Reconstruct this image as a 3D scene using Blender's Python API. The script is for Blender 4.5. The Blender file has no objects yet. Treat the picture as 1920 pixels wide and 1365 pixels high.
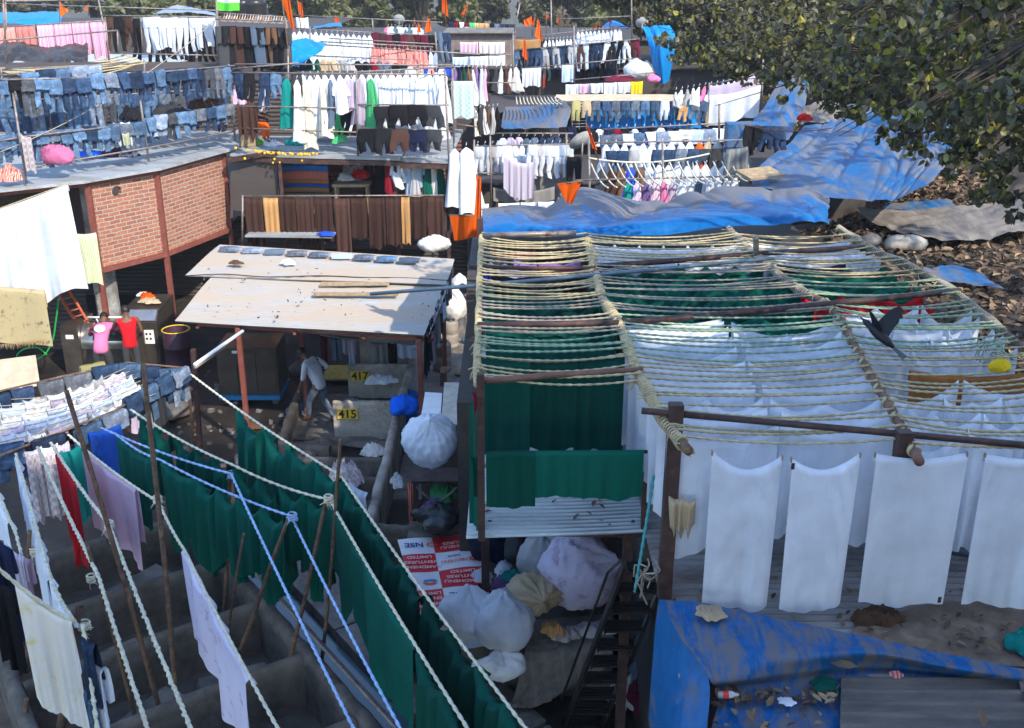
EXPO = 1.85
SHY, SHZ = -14.0, 28.5
import bpy, math, random
import numpy as np
from mathutils import Vector, Matrix
PI = math.pi
scene = bpy.context.scene
COL = scene.collection
rnd = random.Random(7)
nr = np.random.RandomState(11)
# ------------------------------------------------------------------ camera
H, TH, F = 9.4, math.radians(21.0), 2000.0
CT, ST = math.cos(TH), math.sin(TH)
def ray(px, py):
    x = (px - 960.0) / F; y = -(py - 682.5) / F
    return np.array([x, CT + y * ST, -ST + y * CT])
def Z(px, py, z):
    d = ray(px, py); k = (z - H) / d[2]
    return np.array([0, 0, H]) + d * k
def Yp(px, py, Y):
    d = ray(px, py); k = Y / d[1]
    return np.array([0, 0, H]) + d * k
cam = bpy.data.cameras.new('camera'); cam.sensor_width = 36; cam.lens = 36 * F / 1920
cam.clip_start = 0.1; cam.clip_end = 1200
co = bpy.data.objects.new('camera', cam); COL.objects.link(co)
co.location = (0, 0, H); co.rotation_euler = (PI / 2 - TH, 0, 0); scene.camera = co
scene.render.resolution_x = 1024; scene.render.resolution_y = 728
# ------------------------------------------------------------------ light
SUN_EL, SUN_AZ = math.radians(40), math.radians(38)      # azimuth measured from -Y towards +X
sdir = Vector((math.sin(SUN_AZ) * math.cos(SUN_EL), -math.cos(SUN_AZ) * math.cos(SUN_EL), math.sin(SUN_EL)))
w = bpy.data.worlds.new('World'); scene.world = w; w.use_nodes = True
nt = w.node_tree; sky = nt.nodes.new('ShaderNodeTexSky'); sky.sky_type = 'NISHITA'; sky.sun_disc = False
sky.sun_elevation = SUN_EL; sky.sun_rotation = math.atan2(sdir.x, sdir.y)
sky.air_density = 1.0; sky.dust_density = .5; sky.ozone_density = 1.6
nt.links.new(sky.outputs[0], nt.nodes['Background'].inputs[0]); nt.nodes['Background'].inputs[1].default_value = 0.15
sl = bpy.data.lights.new('sun', 'SUN'); sl.energy = 2.0; sl.angle = math.radians(0.6); sl.color = (1.0, 0.89, 0.74)
so = bpy.data.objects.new('sun', sl); COL.objects.link(so); so.rotation_euler = sdir.to_track_quat('Z', 'Y').to_euler()
scene.view_settings.view_transform = 'Standard'; scene.view_settings.look = 'None'
scene.view_settings.exposure = EXPO if 'EXPO' in globals() else 0.45; scene.view_settings.gamma = 1
# ------------------------------------------------------------------ materials
MC = {}
def nodes_mat(name):
    m = bpy.data.materials.new(name); m.use_nodes = True
    n = m.node_tree; return m, n, n.nodes['Principled BSDF'], n.nodes['Material Output']
def rampn(n, fac, stops):
    r = n.nodes.new('ShaderNodeValToRGB'); e = r.color_ramp.elements
    while len(e) < len(stops): e.new(0.5)
    for i, (p, c) in enumerate(stops): e[i].position = p; e[i].color = (*c, 1) if len(c) == 3 else c
    n.links.new(fac, r.inputs[0]); return r.outputs[0]
def noisen(n, scale, detail=4, rough=.6, vec=None, dist=0):
    t = n.nodes.new('ShaderNodeTexNoise'); t.inputs['Scale'].default_value = scale
    t.inputs['Detail'].default_value = detail; t.inputs['Roughness'].default_value = rough
    t.inputs['Distortion'].default_value = dist
    if vec is None:
        tc = n.nodes.new('ShaderNodeTexCoord'); vec = tc.outputs['Object']
    n.links.new(vec, t.inputs['Vector']); return t.outputs['Fac']
def mapn(n, sc=(1, 1, 1), src='Object'):
    tc = n.nodes.new('ShaderNodeTexCoord'); mp = n.nodes.new('ShaderNodeMapping')
    mp.inputs['Scale'].default_value = sc; n.links.new(tc.outputs[src], mp.inputs['Vector']); return mp.outputs[0]
def bumpn(n, bs, h, strength=.3, dist=.01):
    b = n.nodes.new('ShaderNodeBump'); b.inputs['Strength'].default_value = strength; b.inputs['Distance'].default_value = dist
    n.links.new(h, b.inputs['Height']); n.links.new(b.outputs[0], bs.inputs['Normal'])
def mixc(n, fac, a, b, mode='MIX'):
    x = n.nodes.new('ShaderNodeMix'); x.data_type = 'RGBA'; x.blend_type = mode
    for s, v in ((0, fac), (6, a), (7, b)):
        if hasattr(v, 'links') or hasattr(v, 'is_linked'): n.links.new(v, x.inputs[s])
        elif s == 0: x.inputs[0].default_value = v
        else: x.inputs[s].default_value = (*v, 1)
    return x.outputs[2]
def sc(c, k): return tuple(min(1, x * k) for x in c)
def simple(name, c, rough=.8, metal=0, var=.25, scale=6, bump=.2, spec=.3, bs=40, dirt=None, dscale=1.5, damt=.5):
    if name in MC: return MC[name]
    m, n, b, o = nodes_mat(name)
    f = noisen(n, scale, 5, .65)
    col = rampn(n, f, [(.3, sc(c, 1 - var)), (.7, sc(c, 1 + var))])
    if dirt:
        g = noisen(n, dscale, 6, .7)
        g2 = rampn(n, g, [(damt - .08, (0, 0, 0)), (damt + .1, (1, 1, 1))])
        col = mixc(n, g2, col, dirt)
    n.links.new(col, b.inputs['Base Color'])
    b.inputs['Roughness'].default_value = rough; b.inputs['Metallic'].default_value = metal
    b.inputs['Specular IOR Level'].default_value = spec
    if bump: bumpn(n, b, noisen(n, bs, 4, .7), bump, .01)
    MC[name] = m; return m
def cloth_mat(name, c, trans=.2, kind='plain', c2=None):
    key = 'cloth_' + name
    if key in MC: return MC[key]
    m, n, b, o = nodes_mat(key)
    oi = n.nodes.new('ShaderNodeObjectInfo')
    if kind == 'denim':
        f = noisen(n, 7, 6, .75)
        col = rampn(n, f, [(.3, sc(c, .35)), (.52, sc(c, .78)), (.74, sc(c, 1.8))])
    elif kind == 'stripe':
        tc = mapn(n, (1, 1, 1)); wv = n.nodes.new('ShaderNodeTexWave'); wv.inputs['Scale'].default_value = 9
        wv.inputs['Distortion'].default_value = 2.5; n.links.new(tc, wv.inputs[0])
        col = rampn(n, wv.outputs['Fac'], [(.35, c), (.6, c2)])
    elif kind == 'print':
        v = n.nodes.new('ShaderNodeTexVoronoi'); v.inputs['Scale'].default_value = 14
        tc = mapn(n); n.links.new(tc, v.inputs[0])
        col = rampn(n, v.outputs['Distance'], [(.18, c2), (.42, c)])
    elif kind == 'blotch':
        col = rampn(n, noisen(n, 5, 5, .7), [(.56, c), (.68, c2)])
    elif kind == 'check':
        wv = n.nodes.new('ShaderNodeTexChecker'); wv.inputs['Scale'].default_value = 14
        wv.inputs['Color1'].default_value = (*c, 1); wv.inputs['Color2'].default_value = (*c2, 1); n.links.new(mapn(n), wv.inputs[0]); col = wv.outputs[0]
    else:
        f = noisen(n, 2.2, 5, .6)
        col = rampn(n, f, [(.3, sc(c, .84)), (.7, sc(c, 1.07))])
    hs = n.nodes.new('ShaderNodeHueSaturation'); n.links.new(col, hs.inputs['Color'])
    mr = n.nodes.new('ShaderNodeMapRange'); mr.inputs['To Min'].default_value = .9 if min(c) > .6 else .66; mr.inputs['To Max'].default_value = 1.06 if min(c) > .6 else 1.2
    if kind == 'denim': mr.inputs['To Min'].default_value = .6; mr.inputs['To Max'].default_value = 1.5
    n.links.new(oi.outputs['Random'], mr.inputs['Value']); n.links.new(mr.outputs[0], hs.inputs['Value'])
    col = hs.outputs[0]
    n.links.new(col, b.inputs['Base Color']); b.inputs['Roughness'].default_value = .92
    b.inputs['Specular IOR Level'].default_value = .12
    # crumple bump (vertical-ish creases) + fine weave
    a1 = noisen(n, 6, 5, .62, mapn(n, (2.2, 2.2, .8)), 1.2)
    bp = n.nodes.new('ShaderNodeBump'); bp.inputs['Strength'].default_value = .27; bp.inputs['Distance'].default_value = .035
    n.links.new(a1, bp.inputs['Height'])
    a2 = noisen(n, 160, 2, .5)
    b2 = n.nodes.new('ShaderNodeBump'); b2.inputs['Strength'].default_value = .25; b2.inputs['Distance'].default_value = .003
    n.links.new(a2, b2.inputs['Height']); n.links.new(bp.outputs[0], b2.inputs['Normal'])
    n.links.new(b2.outputs[0], b.inputs['Normal'])
    if trans:
        t = n.nodes.new('ShaderNodeBsdfTranslucent'); n.links.new(col, t.inputs[0]); n.links.new(b2.outputs[0], t.inputs['Normal'])
        mx = n.nodes.new('ShaderNodeMixShader'); mx.inputs[0].default_value = trans
        n.links.new(b.outputs[0], mx.inputs[1]); n.links.new(t.outputs[0], mx.inputs[2]); n.links.new(mx.outputs[0], o.inputs[0])
    MC[key] = m; return m
CC = {  # colour word: (rgb, translucency, kind, second)
 'white': ((.73, .78, .86), .22, 'plain', None), 'cream': ((.74, .70, .58), .2, 'plain', None),
 'off white': ((.70, .69, .66), .2, 'plain', None), 'lilac': ((.55, .47, .62), .2, 'plain', None),
 'pale blue': ((.48, .60, .78), .18, 'plain', None), 'light blue denim': ((.08, .145, .25), 0, 'denim', None),
 'mid blue denim': ((.03, .06, .125), 0, 'denim', None), 'dark blue denim': ((.022, .04, .085), 0, 'denim', None),
 'faded denim': ((.165, .21, .29), 0, 'denim', None), 'grey denim': ((.09, .10, .12), 0, 'denim', None),
 'black': ((.012, .012, .015), 0, 'plain', None), 'charcoal': ((.045, .047, .052), 0, 'plain', None),
 'grey': ((.25, .26, .27), .05, 'plain', None), 'light grey': ((.45, .46, .48), .1, 'plain', None),
 'dark brown': ((.055, .028, .022), 0, 'plain', None), 'brown': ((.13, .07, .04), 0, 'plain', None),
 'tan': ((.48, .27, .11), .08, 'plain', None), 'beige': ((.52, .41, .27), .1, 'plain', None),
 'khaki': ((.38, .36, .16), .1, 'plain', None), 'orange brown': ((.42, .17, .05), .1, 'plain', None),
 'green': ((.003, .098, .07), .12, 'plain', None), 'dark green': ((.003, .062, .047), .08, 'plain', None),
 'light green': ((.08, .5, .2), .25, 'plain', None), 'lime green': ((.1, .62, .05), .15, 'plain', None),
 'teal': ((.01, .30, .27), .15, 'plain', None), 'red': ((.5, .012, .02), .15, 'plain', None),
 'coral red': ((.68, .13, .11), .2, 'stripe', (.78, .42, .38)), 'dark red': ((.22, .01, .025), .08, 'plain', None),
 'maroon': ((.10, .012, .03), .0, 'plain', None), 'pink': ((.75, .22, .42), .2, 'plain', None),
 'pink patterned': ((.80, .62, .72), .2, 'stripe', (.78, .22, .42)), 'pale pink': ((.70, .50, .63), .2, 'plain', None),
 'purple': ((.2, .12, .32), .1, 'plain', None), 'navy': ((.012, .018, .05), 0, 'plain', None),
 'royal blue': ((.02, .07, .45), .1, 'plain', None), 'bright blue': ((.01, .13, .75), .1, 'plain', None),
 'yellow': ((.72, .50, .02), .15, 'plain', None), 'orange': ((.85, .13, .01), .3, 'plain', None),
 'mint patterned': ((.42, .56, .55), .1, 'check', (.52, .66, .64)), 'slate blue': ((.09, .13, .19), .03, 'plain', None),
 'lilac floral': ((.72, .68, .86), .22, 'blotch', (.45, .30, .48)), 'lilac striped': ((.62, .58, .68), .15, 'stripe', (.42, .38, .5)),
 'green striped': ((.30, .42, .24), .1, 'stripe', (.62, .60, .45)), 'mottled beige': ((.36, .30, .17), 0, 'blotch', (.10, .08, .05)),
 'blue patterned': ((.02, .09, .42), .1, 'blotch', (.02, .02, .07)), 'white and grey patterned': ((.62, .58, .6), .1, 'check', (.45, .38, .42)),
 'grey green patterned': ((.2, .26, .23), .0, 'stripe', (.28, .2, .2)), 'cream stained': ((.72, .71, .66), .15, 'blotch', (.66, .58, .3)),
 'red striped': ((.6, .04, .06), 0, 'stripe', (.62, .35, .25)), 'blue plain': ((.02, .18, .6), 0, 'plain', None),
 'dark patterned': ((.05, .02, .04), 0, 'blotch', (.5, .45, .5)),
}
def CM(c):
    a = CC[c]; return cloth_mat(c.replace(' ', '_'), a[0], a[1], a[2], a[3])
def tarp_mat(name, c, dust=(.30, .27, .24), amt=.5, scale=1.0, rough=.45, grad=0):
    if name in MC: return MC[name]
    m, n, b, o = nodes_mat(name)
    f0 = noisen(n, scale, 8, .72, mapn(n, (2.4, .6, .8)), .6)
    if grad:   # dust lies on the flat top, the hanging hem stays blue
        tc = n.nodes.new('ShaderNodeTexCoord'); sx = n.nodes.new('ShaderNodeSeparateXYZ'); n.links.new(tc.outputs['Generated'], sx.inputs[0]); ma = n.nodes.new('ShaderNodeMath'); ma.operation = 'MULTIPLY_ADD'; ma.inputs[1].default_value = grad; ma.use_clamp = False; n.links.new(sx.outputs[1], ma.inputs[0]); n.links.new(f0, ma.inputs[2]); f0 = ma.outputs[0]
    g = rampn(n, f0, [(amt - .05, (0, 0, 0)), (amt + .09, (.88, .88, .88))])
    base = rampn(n, noisen(n, 9, 4, .6), [(.3, sc(c, .75)), (.7, sc(c, 1.15))])
    col = mixc(n, g, base, dust); n.links.new(col, b.inputs['Base Color'])
    rr = n.nodes.new('ShaderNodeMapRange'); n.links.new(g, rr.inputs[0]); rr.inputs['To Min'].default_value = rough; rr.inputs['To Max'].default_value = .85
    n.links.new(rr.outputs[0], b.inputs['Roughness'])
    a1 = noisen(n, 3, 7, .65, mapn(n, (1, 1, 1)), 1.5)
    b.inputs['Specular IOR Level'].default_value = .22; bumpn(n, b, a1, .2, .03); MC[name] = m; return m
def corr_mat(name, c, rust=(.16, .08, .045), amt=.6, rough=.45, metal=.25, scale=1.2, bump=.1, groove_shade=0):
    if name in MC: return MC[name]
    m, n, b, o = nodes_mat(name)
    g = rampn(n, noisen(n, scale, 9, .72, mapn(n, (.6, 2, 2)), .4), [(amt - .1, (0, 0, 0)), (amt + .14, (1, 1, 1))])
    base = rampn(n, noisen(n, 3, 6, .7, mapn(n, (.5, 3, 3))), [(.25, sc(c, .72)), (.75, sc(c, 1.12))])
    col = mixc(n, g, base, rust)
    sp = rampn(n, noisen(n, 28, 3, .5), [(.70, (0, 0, 0)), (.76, (1, 1, 1))]); col = mixc(n, sp, col, sc(rust, .8))
    if groove_shade:   # valleys of the sheet painted darker so the ridges read as shaded
        tc = n.nodes.new('ShaderNodeTexCoord'); sx = n.nodes.new('ShaderNodeSeparateXYZ'); n.links.new(tc.outputs['Object'], sx.inputs[0]); col = mixc(n, rampn(n, sx.outputs[2], [(.022, (.85, .85, .85)), (.046, (0, 0, 0))]), col, sc(rust, .45))
    n.links.new(col, b.inputs['Base Color'])
    b.inputs['Roughness'].default_value = rough; b.inputs['Metallic'].default_value = metal
    bumpn(n, b, noisen(n, 25, 5, .7), bump, .01); MC[name] = m; return m
def brick_mat():
    m, n, b, o = nodes_mat('brick')
    tc = n.nodes.new('ShaderNodeTexCoord'); sx = n.nodes.new('ShaderNodeSeparateXYZ'); cx = n.nodes.new('ShaderNodeCombineXYZ')
    n.links.new(tc.outputs['Object'], sx.inputs[0]); n.links.new(sx.outputs[0], cx.inputs[0]); n.links.new(sx.outputs[2], cx.inputs[1])
    nz = n.nodes.new('ShaderNodeTexNoise'); nz.inputs['Scale'].default_value = 5; n.links.new(cx.outputs[0], nz.inputs[0])
    wob = n.nodes.new('ShaderNodeVectorMath'); wob.operation = 'MULTIPLY_ADD'; wob.inputs[1].default_value = (.025, .035, 0)
    n.links.new(nz.outputs['Color'], wob.inputs[0]); n.links.new(cx.outputs[0], wob.inputs[2])
    br = n.nodes.new('ShaderNodeTexBrick'); n.links.new(wob.outputs[0], br.inputs[0])
    br.inputs['Color1'].default_value = (.36, .14, .085, 1); br.inputs['Color2'].default_value = (.22, .08, .055, 1)
    br.inputs['Mortar'].default_value = (.37, .30, .24, 1); br.inputs['Scale'].default_value = 1
    br.inputs['Brick Width'].default_value = .29; br.inputs['Row Height'].default_value = .098
    br.inputs['Mortar Size'].default_value = .015; br.inputs['Mortar Smooth'].default_value = .3; br.inputs['Bias'].default_value = -.1
    sp = rampn(n, noisen(n, 4, 7, .75), [(.55, (0, 0, 0)), (.72, (1, 1, 1))])
    col = mixc(n, sp, br.outputs['Color'], (.34, .27, .22))
    v2 = rampn(n, noisen(n, 14, 4, .7), [(.25, (.7, .7, .7)), (.75, (1.15, 1.15, 1.15))]); col = mixc(n, 1.0, col, v2, 'MULTIPLY')
    n.links.new(col, b.inputs['Base Color']); b.inputs['Roughness'].default_value = .93
    iv = n.nodes.new('ShaderNodeMath'); iv.operation = 'SUBTRACT'; iv.inputs[0].default_value = 1; n.links.new(br.outputs['Fac'], iv.inputs[1])
    ad = n.nodes.new('ShaderNodeMath'); ad.operation = 'MULTIPLY_ADD'; ad.inputs[1].default_value = .5
    n.links.new(noisen(n, 30, 4, .7), ad.inputs[0]); n.links.new(iv.outputs[0], ad.inputs[2])
    bumpn(n, b, ad.outputs[0], .9, .015); return m
def leaf_mat(name, stops, trans=.35, rough=.55):
    m, n, b, o = nodes_mat(name)
    g = n.nodes.new('ShaderNodeNewGeometry'); col = rampn(n, g.outputs['Random Per Island'], stops)
    n.links.new(col, b.inputs['Base Color']); b.inputs['Roughness'].default_value = rough
    if trans:
        t = n.nodes.new('ShaderNodeBsdfTranslucent'); c2 = mixc(n, 1.0, col, (1.3, 1.4, .45), 'MULTIPLY'); n.links.new(c2, t.inputs[0])
        mx = n.nodes.new('ShaderNodeMixShader'); mx.inputs[0].default_value = trans
        n.links.new(b.outputs[0], mx.inputs[1]); n.links.new(t.outputs[0], mx.inputs[2]); n.links.new(mx.outputs[0], o.inputs[0])
    return m
M = {}
M['steel'] = simple('painted_steel_dark', (.055, .034, .032), .6, .2, .4, 8, .3, dirt=(.12, .055, .035), dscale=9, damt=.58)
M['pipe'] = simple('galvanised_pipe', (.22, .20, .19), .5, .35, .3, 9, .15, dirt=(.13, .07, .045), dscale=6, damt=.56)
M['rustpipe'] = simple('rusty_pipe', (.16, .085, .06), .7, .15, .35, 9, .3)
M['blacksteel'] = simple('blackened_steel', (.03, .025, .024), .5, .3, .4, 8, .2)
M['redoxide'] = simple('red_oxide_steel', (.19, .06, .045), .65, .1, .25, 6, .2)
M['bluepipe'] = simple('grey_blue_pipe', (.10, .15, .19), .45, .2, .2)
M['bamboo'] = simple('bamboo', (.12, .075, .05), .75, 0, .5, 12, .4, dirt=(.28, .19, .11), dscale=4, damt=.62)
M['rope'] = simple('yellow_rope', (.44, .37, .22), .95, 0, .3, 14, .6, bs=220)
M['ropegreen'] = simple('green_rope', (.28, .37, .25), .95, 0, .3, 14, .6, bs=220)
M['ropegrey'] = simple('grey_rope', (.30, .27, .22), .95, 0, .3, 14, .6, bs=220)
M['ropecream'] = simple('cream_rope', (.62, .58, .44), .95, 0, .25, 14, .8, bs=160)
M['ropeblue'] = simple('blue_rope', (.28, .42, .66), .9, 0, .35, 20, .5, bs=160)
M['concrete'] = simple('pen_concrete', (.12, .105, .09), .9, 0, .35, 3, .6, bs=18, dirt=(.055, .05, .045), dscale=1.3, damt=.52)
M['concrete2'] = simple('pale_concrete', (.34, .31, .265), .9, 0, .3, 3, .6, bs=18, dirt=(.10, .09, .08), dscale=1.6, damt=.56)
M['stone'] = simple('wet_stone', (.10, .095, .09), .55, 0, .4, 4, .6, bs=20, dirt=(.19, .17, .15), dscale=2.5, damt=.55)
M['wetstone'] = simple('slab_stone', (.19, .175, .16), .7, 0, .35, 5, .6, bs=24, dirt=(.09, .08, .075), dscale=2, damt=.55)
M['inox'] = simple('brushed_steel', (.45, .43, .41), .28, .9, .15, 5, .05)
M['inoxd'] = simple('dull_steel', (.13, .112, .098), .32, .75, .3, 2.5, .06)
M['plyw'] = simple('plywood', (.42, .34, .26), .8, 0, .2, 4, .2)
M['whitepaint'] = simple('white_paint', (.72, .73, .74), .6, 0, .1, 4, .1)
M['blackp'] = simple('black_plastic', (.02, .02, .022), .3, 0, .2, 4, .2)
M['wood'] = simple('weathered_wood', (.30, .22, .13), .85, 0, .35, 9, .5)
M['yellowp'] = simple('yellow_paint', (.62, .42, .03), .8, 0, .15, 8, .1, dirt=(.3, .2, .03), dscale=12, damt=.62)
M['ink'] = simple('black_paint', (.015, .015, .015), .8, 0, .1, 8, 0)
M['skin'] = simple('brown_skin', (.14, .065, .04), .55, 0, .12, 8, .1)
M['hair'] = simple('black_hair', (.012, .010, .009), .5, 0, .3, 40, .4)
M['brick'] = brick_mat()
M['corr'] = corr_mat('corrugated_roof', (.50, .54, .56), (.17, .12, .09), .66)
M['corrdust'] = corr_mat('dusty_corrugated_roof', (.33, .36, .38), (.36, .30, .235), .42, .7, .08, .55)
M['corrdeck'] = corr_mat('terrace_corrugated_deck', (.48, .55, .56), (.15, .11, .08), .62, .5, .15, groove_shade=1)
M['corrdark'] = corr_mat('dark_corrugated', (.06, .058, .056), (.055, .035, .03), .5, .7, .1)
M['corrred'] = corr_mat('maroon_corrugated', (.17, .07, .06), (.10, .06, .05), .5, .7, .1)
M['fibre'] = corr_mat('fibre_cement_sheet', (.15, .125, .11), (.07, .065, .06), .5, .95, 0, 1.6, .4)
M['deck'] = corr_mat('terrace_sheet', (.33, .36, .38), (.18, .165, .15), .54, .6, .1)
M['tarp'] = tarp_mat('blue_tarp', (.01, .10, .38), (.18, .17, .17), .50, 1.0)
M['tarpb'] = tarp_mat('bright_blue_tarp', (.004, .19, .52), (.14, .20, .28), .70, 1.2)
M['tarpd'] = tarp_mat('dusty_blue_tarp', (.005, .10, .27), (.13, .125, .125), .46, .8, .35)
M['tarpstrip'] = tarp_mat('strip_tarp', (.004, .10, .30), (.15, .14, .135), .72, .9, .38, .55)
M['tarpslope'] = tarp_mat('sloped_blue_tarp', (.008, .10, .27), (.13, .14, .165), .47, .9)
M['tarpgrey'] = tarp_mat('grey_tarp', (.14, .13, .12), (.21, .185, .16), .5, 1.4, .8)
M['tarpblack'] = tarp_mat('black_tarp', (.03, .028, .028), (.12, .10, .09), .58, 1.4)
# ------------------------------------------------------------------ mesh builder
class MB:
    def __init__(s): s.v = []; s.f = []; s.m = []; s.s = []; s.n = 0
    def add(s, V, Fs, mat=0, smooth=True):
        V = np.asarray(V, float).reshape(-1, 3); s.v.append(V)
        k = s.n
        for f in Fs: s.f.append([i + k for i in f]); s.m.append(mat); s.s.append(smooth)
        s.n += len(V); return s
    def grid(s, P, cu=False, mat=0, smooth=True):
        a, b = P.shape[:2]; Fs = []
        for i in range(a - 1):
            for j in range(b if cu else b - 1):
                j2 = (j + 1) % b; Fs.append((i * b + j, i * b + j2, (i + 1) * b + j2, (i + 1) * b + j))
        return s.add(P, Fs, mat, smooth)
    def box(s, c, d, rz=0, mat=0, rx=0, jit=0):
        hx, hy, hz = d[0] / 2, d[1] / 2, d[2] / 2
        V = np.array([[x, y, z] for x in (-hx, hx) for y in (-hy, hy) for z in (-hz, hz)])
        if jit: V = V + nr.uniform(-jit, jit, V.shape)
        if rx: V = V @ np.array(Matrix.Rotation(rx, 3, 'X')).T
        if rz: V = V @ np.array(Matrix.Rotation(rz, 3, 'Z')).T
        return s.add(V + np.asarray(c, float), [(0, 1, 3, 2), (4, 6, 7, 5), (0, 4, 5, 1), (2, 3, 7, 6), (0, 2, 6, 4), (1, 5, 7, 3)], mat, False)
    def tube(s, pts, r, n=8, mat=0, lobes=0, lay=.09, amp=.3, cap=True):
        pts = np.asarray(pts, float); T = np.gradient(pts, axis=0); T /= np.linalg.norm(T, axis=1)[:, None] + 1e-9
        up = np.array([0, 0, 1.]) if abs(T[0][2]) < .9 else np.array([1., 0, 0])
        A = np.cross(T, up); A /= np.linalg.norm(A, axis=1)[:, None] + 1e-9; B = np.cross(A, T)
        th = np.arange(n) * 2 * PI / n; r = np.broadcast_to(np.asarray(r, float), (len(pts),))
        R = r[:, None] * np.ones(n)
        if lobes:
            d = np.r_[0, np.cumsum(np.linalg.norm(np.diff(pts, axis=0), axis=1))]
            R = R * (1 + amp * np.cos(lobes * (th[None, :] - d[:, None] * 2 * PI / (lay * lobes))))
        P = pts[:, None, :] + R[..., None] * (A[:, None, :] * np.cos(th)[None, :, None] + B[:, None, :] * np.sin(th)[None, :, None])
        s.grid(P, True, mat)
        if cap:
            k = s.n; s.v.append(np.array([pts[0], pts[-1]])); s.n += 2
            b0 = k - len(pts) * n; b1 = k - n
            for j in range(n):
                s.f.append([k, b0 + (j + 1) % n, b0 + j]); s.f.append([k + 1, b1 + j, b1 + (j + 1) % n]); s.m += [mat, mat]; s.s += [True, True]
        return s
    def bar(s, a, b, r, n=8, mat=0): return s.tube([a, b], r, n, mat)
    def sqbar(s, a, b, w, d=None, mat=0):
        a = np.asarray(a, float); b = np.asarray(b, float); t = b - a; t /= np.linalg.norm(t)
        up = np.array([0, 0, 1.]) if abs(t[2]) < .9 else np.array([0, 1., 0])
        A = np.cross(t, up); A /= np.linalg.norm(A); B = np.cross(A, t); d = d or w
        V = [p + A * x * w / 2 + B * y * d / 2 for p in (a, b) for x, y in ((-1, -1), (1, -1), (1, 1), (-1, 1))]
        return s.add(V, [(0, 1, 2, 3), (4, 7, 6, 5), (0, 4, 5, 1), (1, 5, 6, 2), (2, 6, 7, 3), (3, 7, 4, 0)], mat, False)
    def build(s, name, mat, parent=None, loc=None, rz=0, sub=0):
        V = np.concatenate(s.v) if s.v else np.zeros((0, 3))
        if loc is None:
            loc = np.array([V[:, 0].mean(), V[:, 1].mean(), V[:, 2].min()]); V = V - loc if parent is None else V - loc
        me = bpy.data.meshes.new(name); me.from_pydata(V.tolist(), [], s.f)
        for m in (mat if isinstance(mat, (list, tuple)) else [mat]): me.materials.append(m)
        me.polygons.foreach_set('material_index', s.m); me.polygons.foreach_set('use_smooth', s.s); me.update()
        o = bpy.data.objects.new(name, me); COL.objects.link(o)
        loc = Vector(tuple(float(x) for x in loc))
        if parent is not None:
            o.parent = parent; o.location = loc - parent.location     # parents are never rotated when used this way
        else: o.location = loc
        o.rotation_euler.z = rz
        if sub:
            md = o.modifiers.new('sub', 'SUBSURF'); md.levels = sub; md.render_levels = sub
        return o
def tag(o, label, cat=None, group=None, kind=None):
    o['label'] = label
    if cat: o['category'] = cat
    if group: o['group'] = group
    if kind: o['kind'] = kind
    return o
def struct(o, label=None):
    o['kind'] = 'structure'
    if label: o['label'] = label
    return o
def empty(name, loc, label, cat, group=None):
    o = bpy.data.objects.new(name, None); COL.objects.link(o); o.location = tuple(float(x) for x in loc); o.empty_display_size = .2
    return tag(o, label, cat, group)
ORD = 'first second third fourth fifth sixth seventh eighth ninth tenth eleventh twelfth thirteenth fourteenth fifteenth sixteenth seventeenth eighteenth nineteenth twentieth twenty-first twenty-second twenty-third twenty-fourth twenty-fifth twenty-sixth twenty-seventh twenty-eighth twenty-ninth thirtieth thirty-first thirty-second thirty-third thirty-fourth thirty-fifth'.split()
def ordlab(i, n, what, where, frm='from the left '):
    if n == 1: return f'{what} {where}'
    return f'{ORD[i]} {what} {frm}{where}'
class Line:
    def __init__(s, a, b, sag=0): s.a = np.asarray(a, float); s.b = np.asarray(b, float); s.sag = sag
    def at(s, t):
        t = np.asarray(t, float)[..., None]; p = s.a + (s.b - s.a) * t
        p = p + np.array([0, 0, -1.]) * s.sag * 4 * t * (1 - t); return p
    def pts(s, n): return s.at(np.linspace(0, 1, n))
    @property
    def L(s): return float(np.linalg.norm(s.b - s.a))
# rope as a real two-strand twist
def rope(mb, ln, r=.012, lay=.09, n=6, step=.02, mat=0, fuzz=0):
    k = max(6, int(ln.L / step)); p = ln.pts(k)
    if fuzz: p = p + nr.normal(0, fuzz, p.shape)
    mb.tube(p, r, n, mat, 2, lay, .32)
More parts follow.
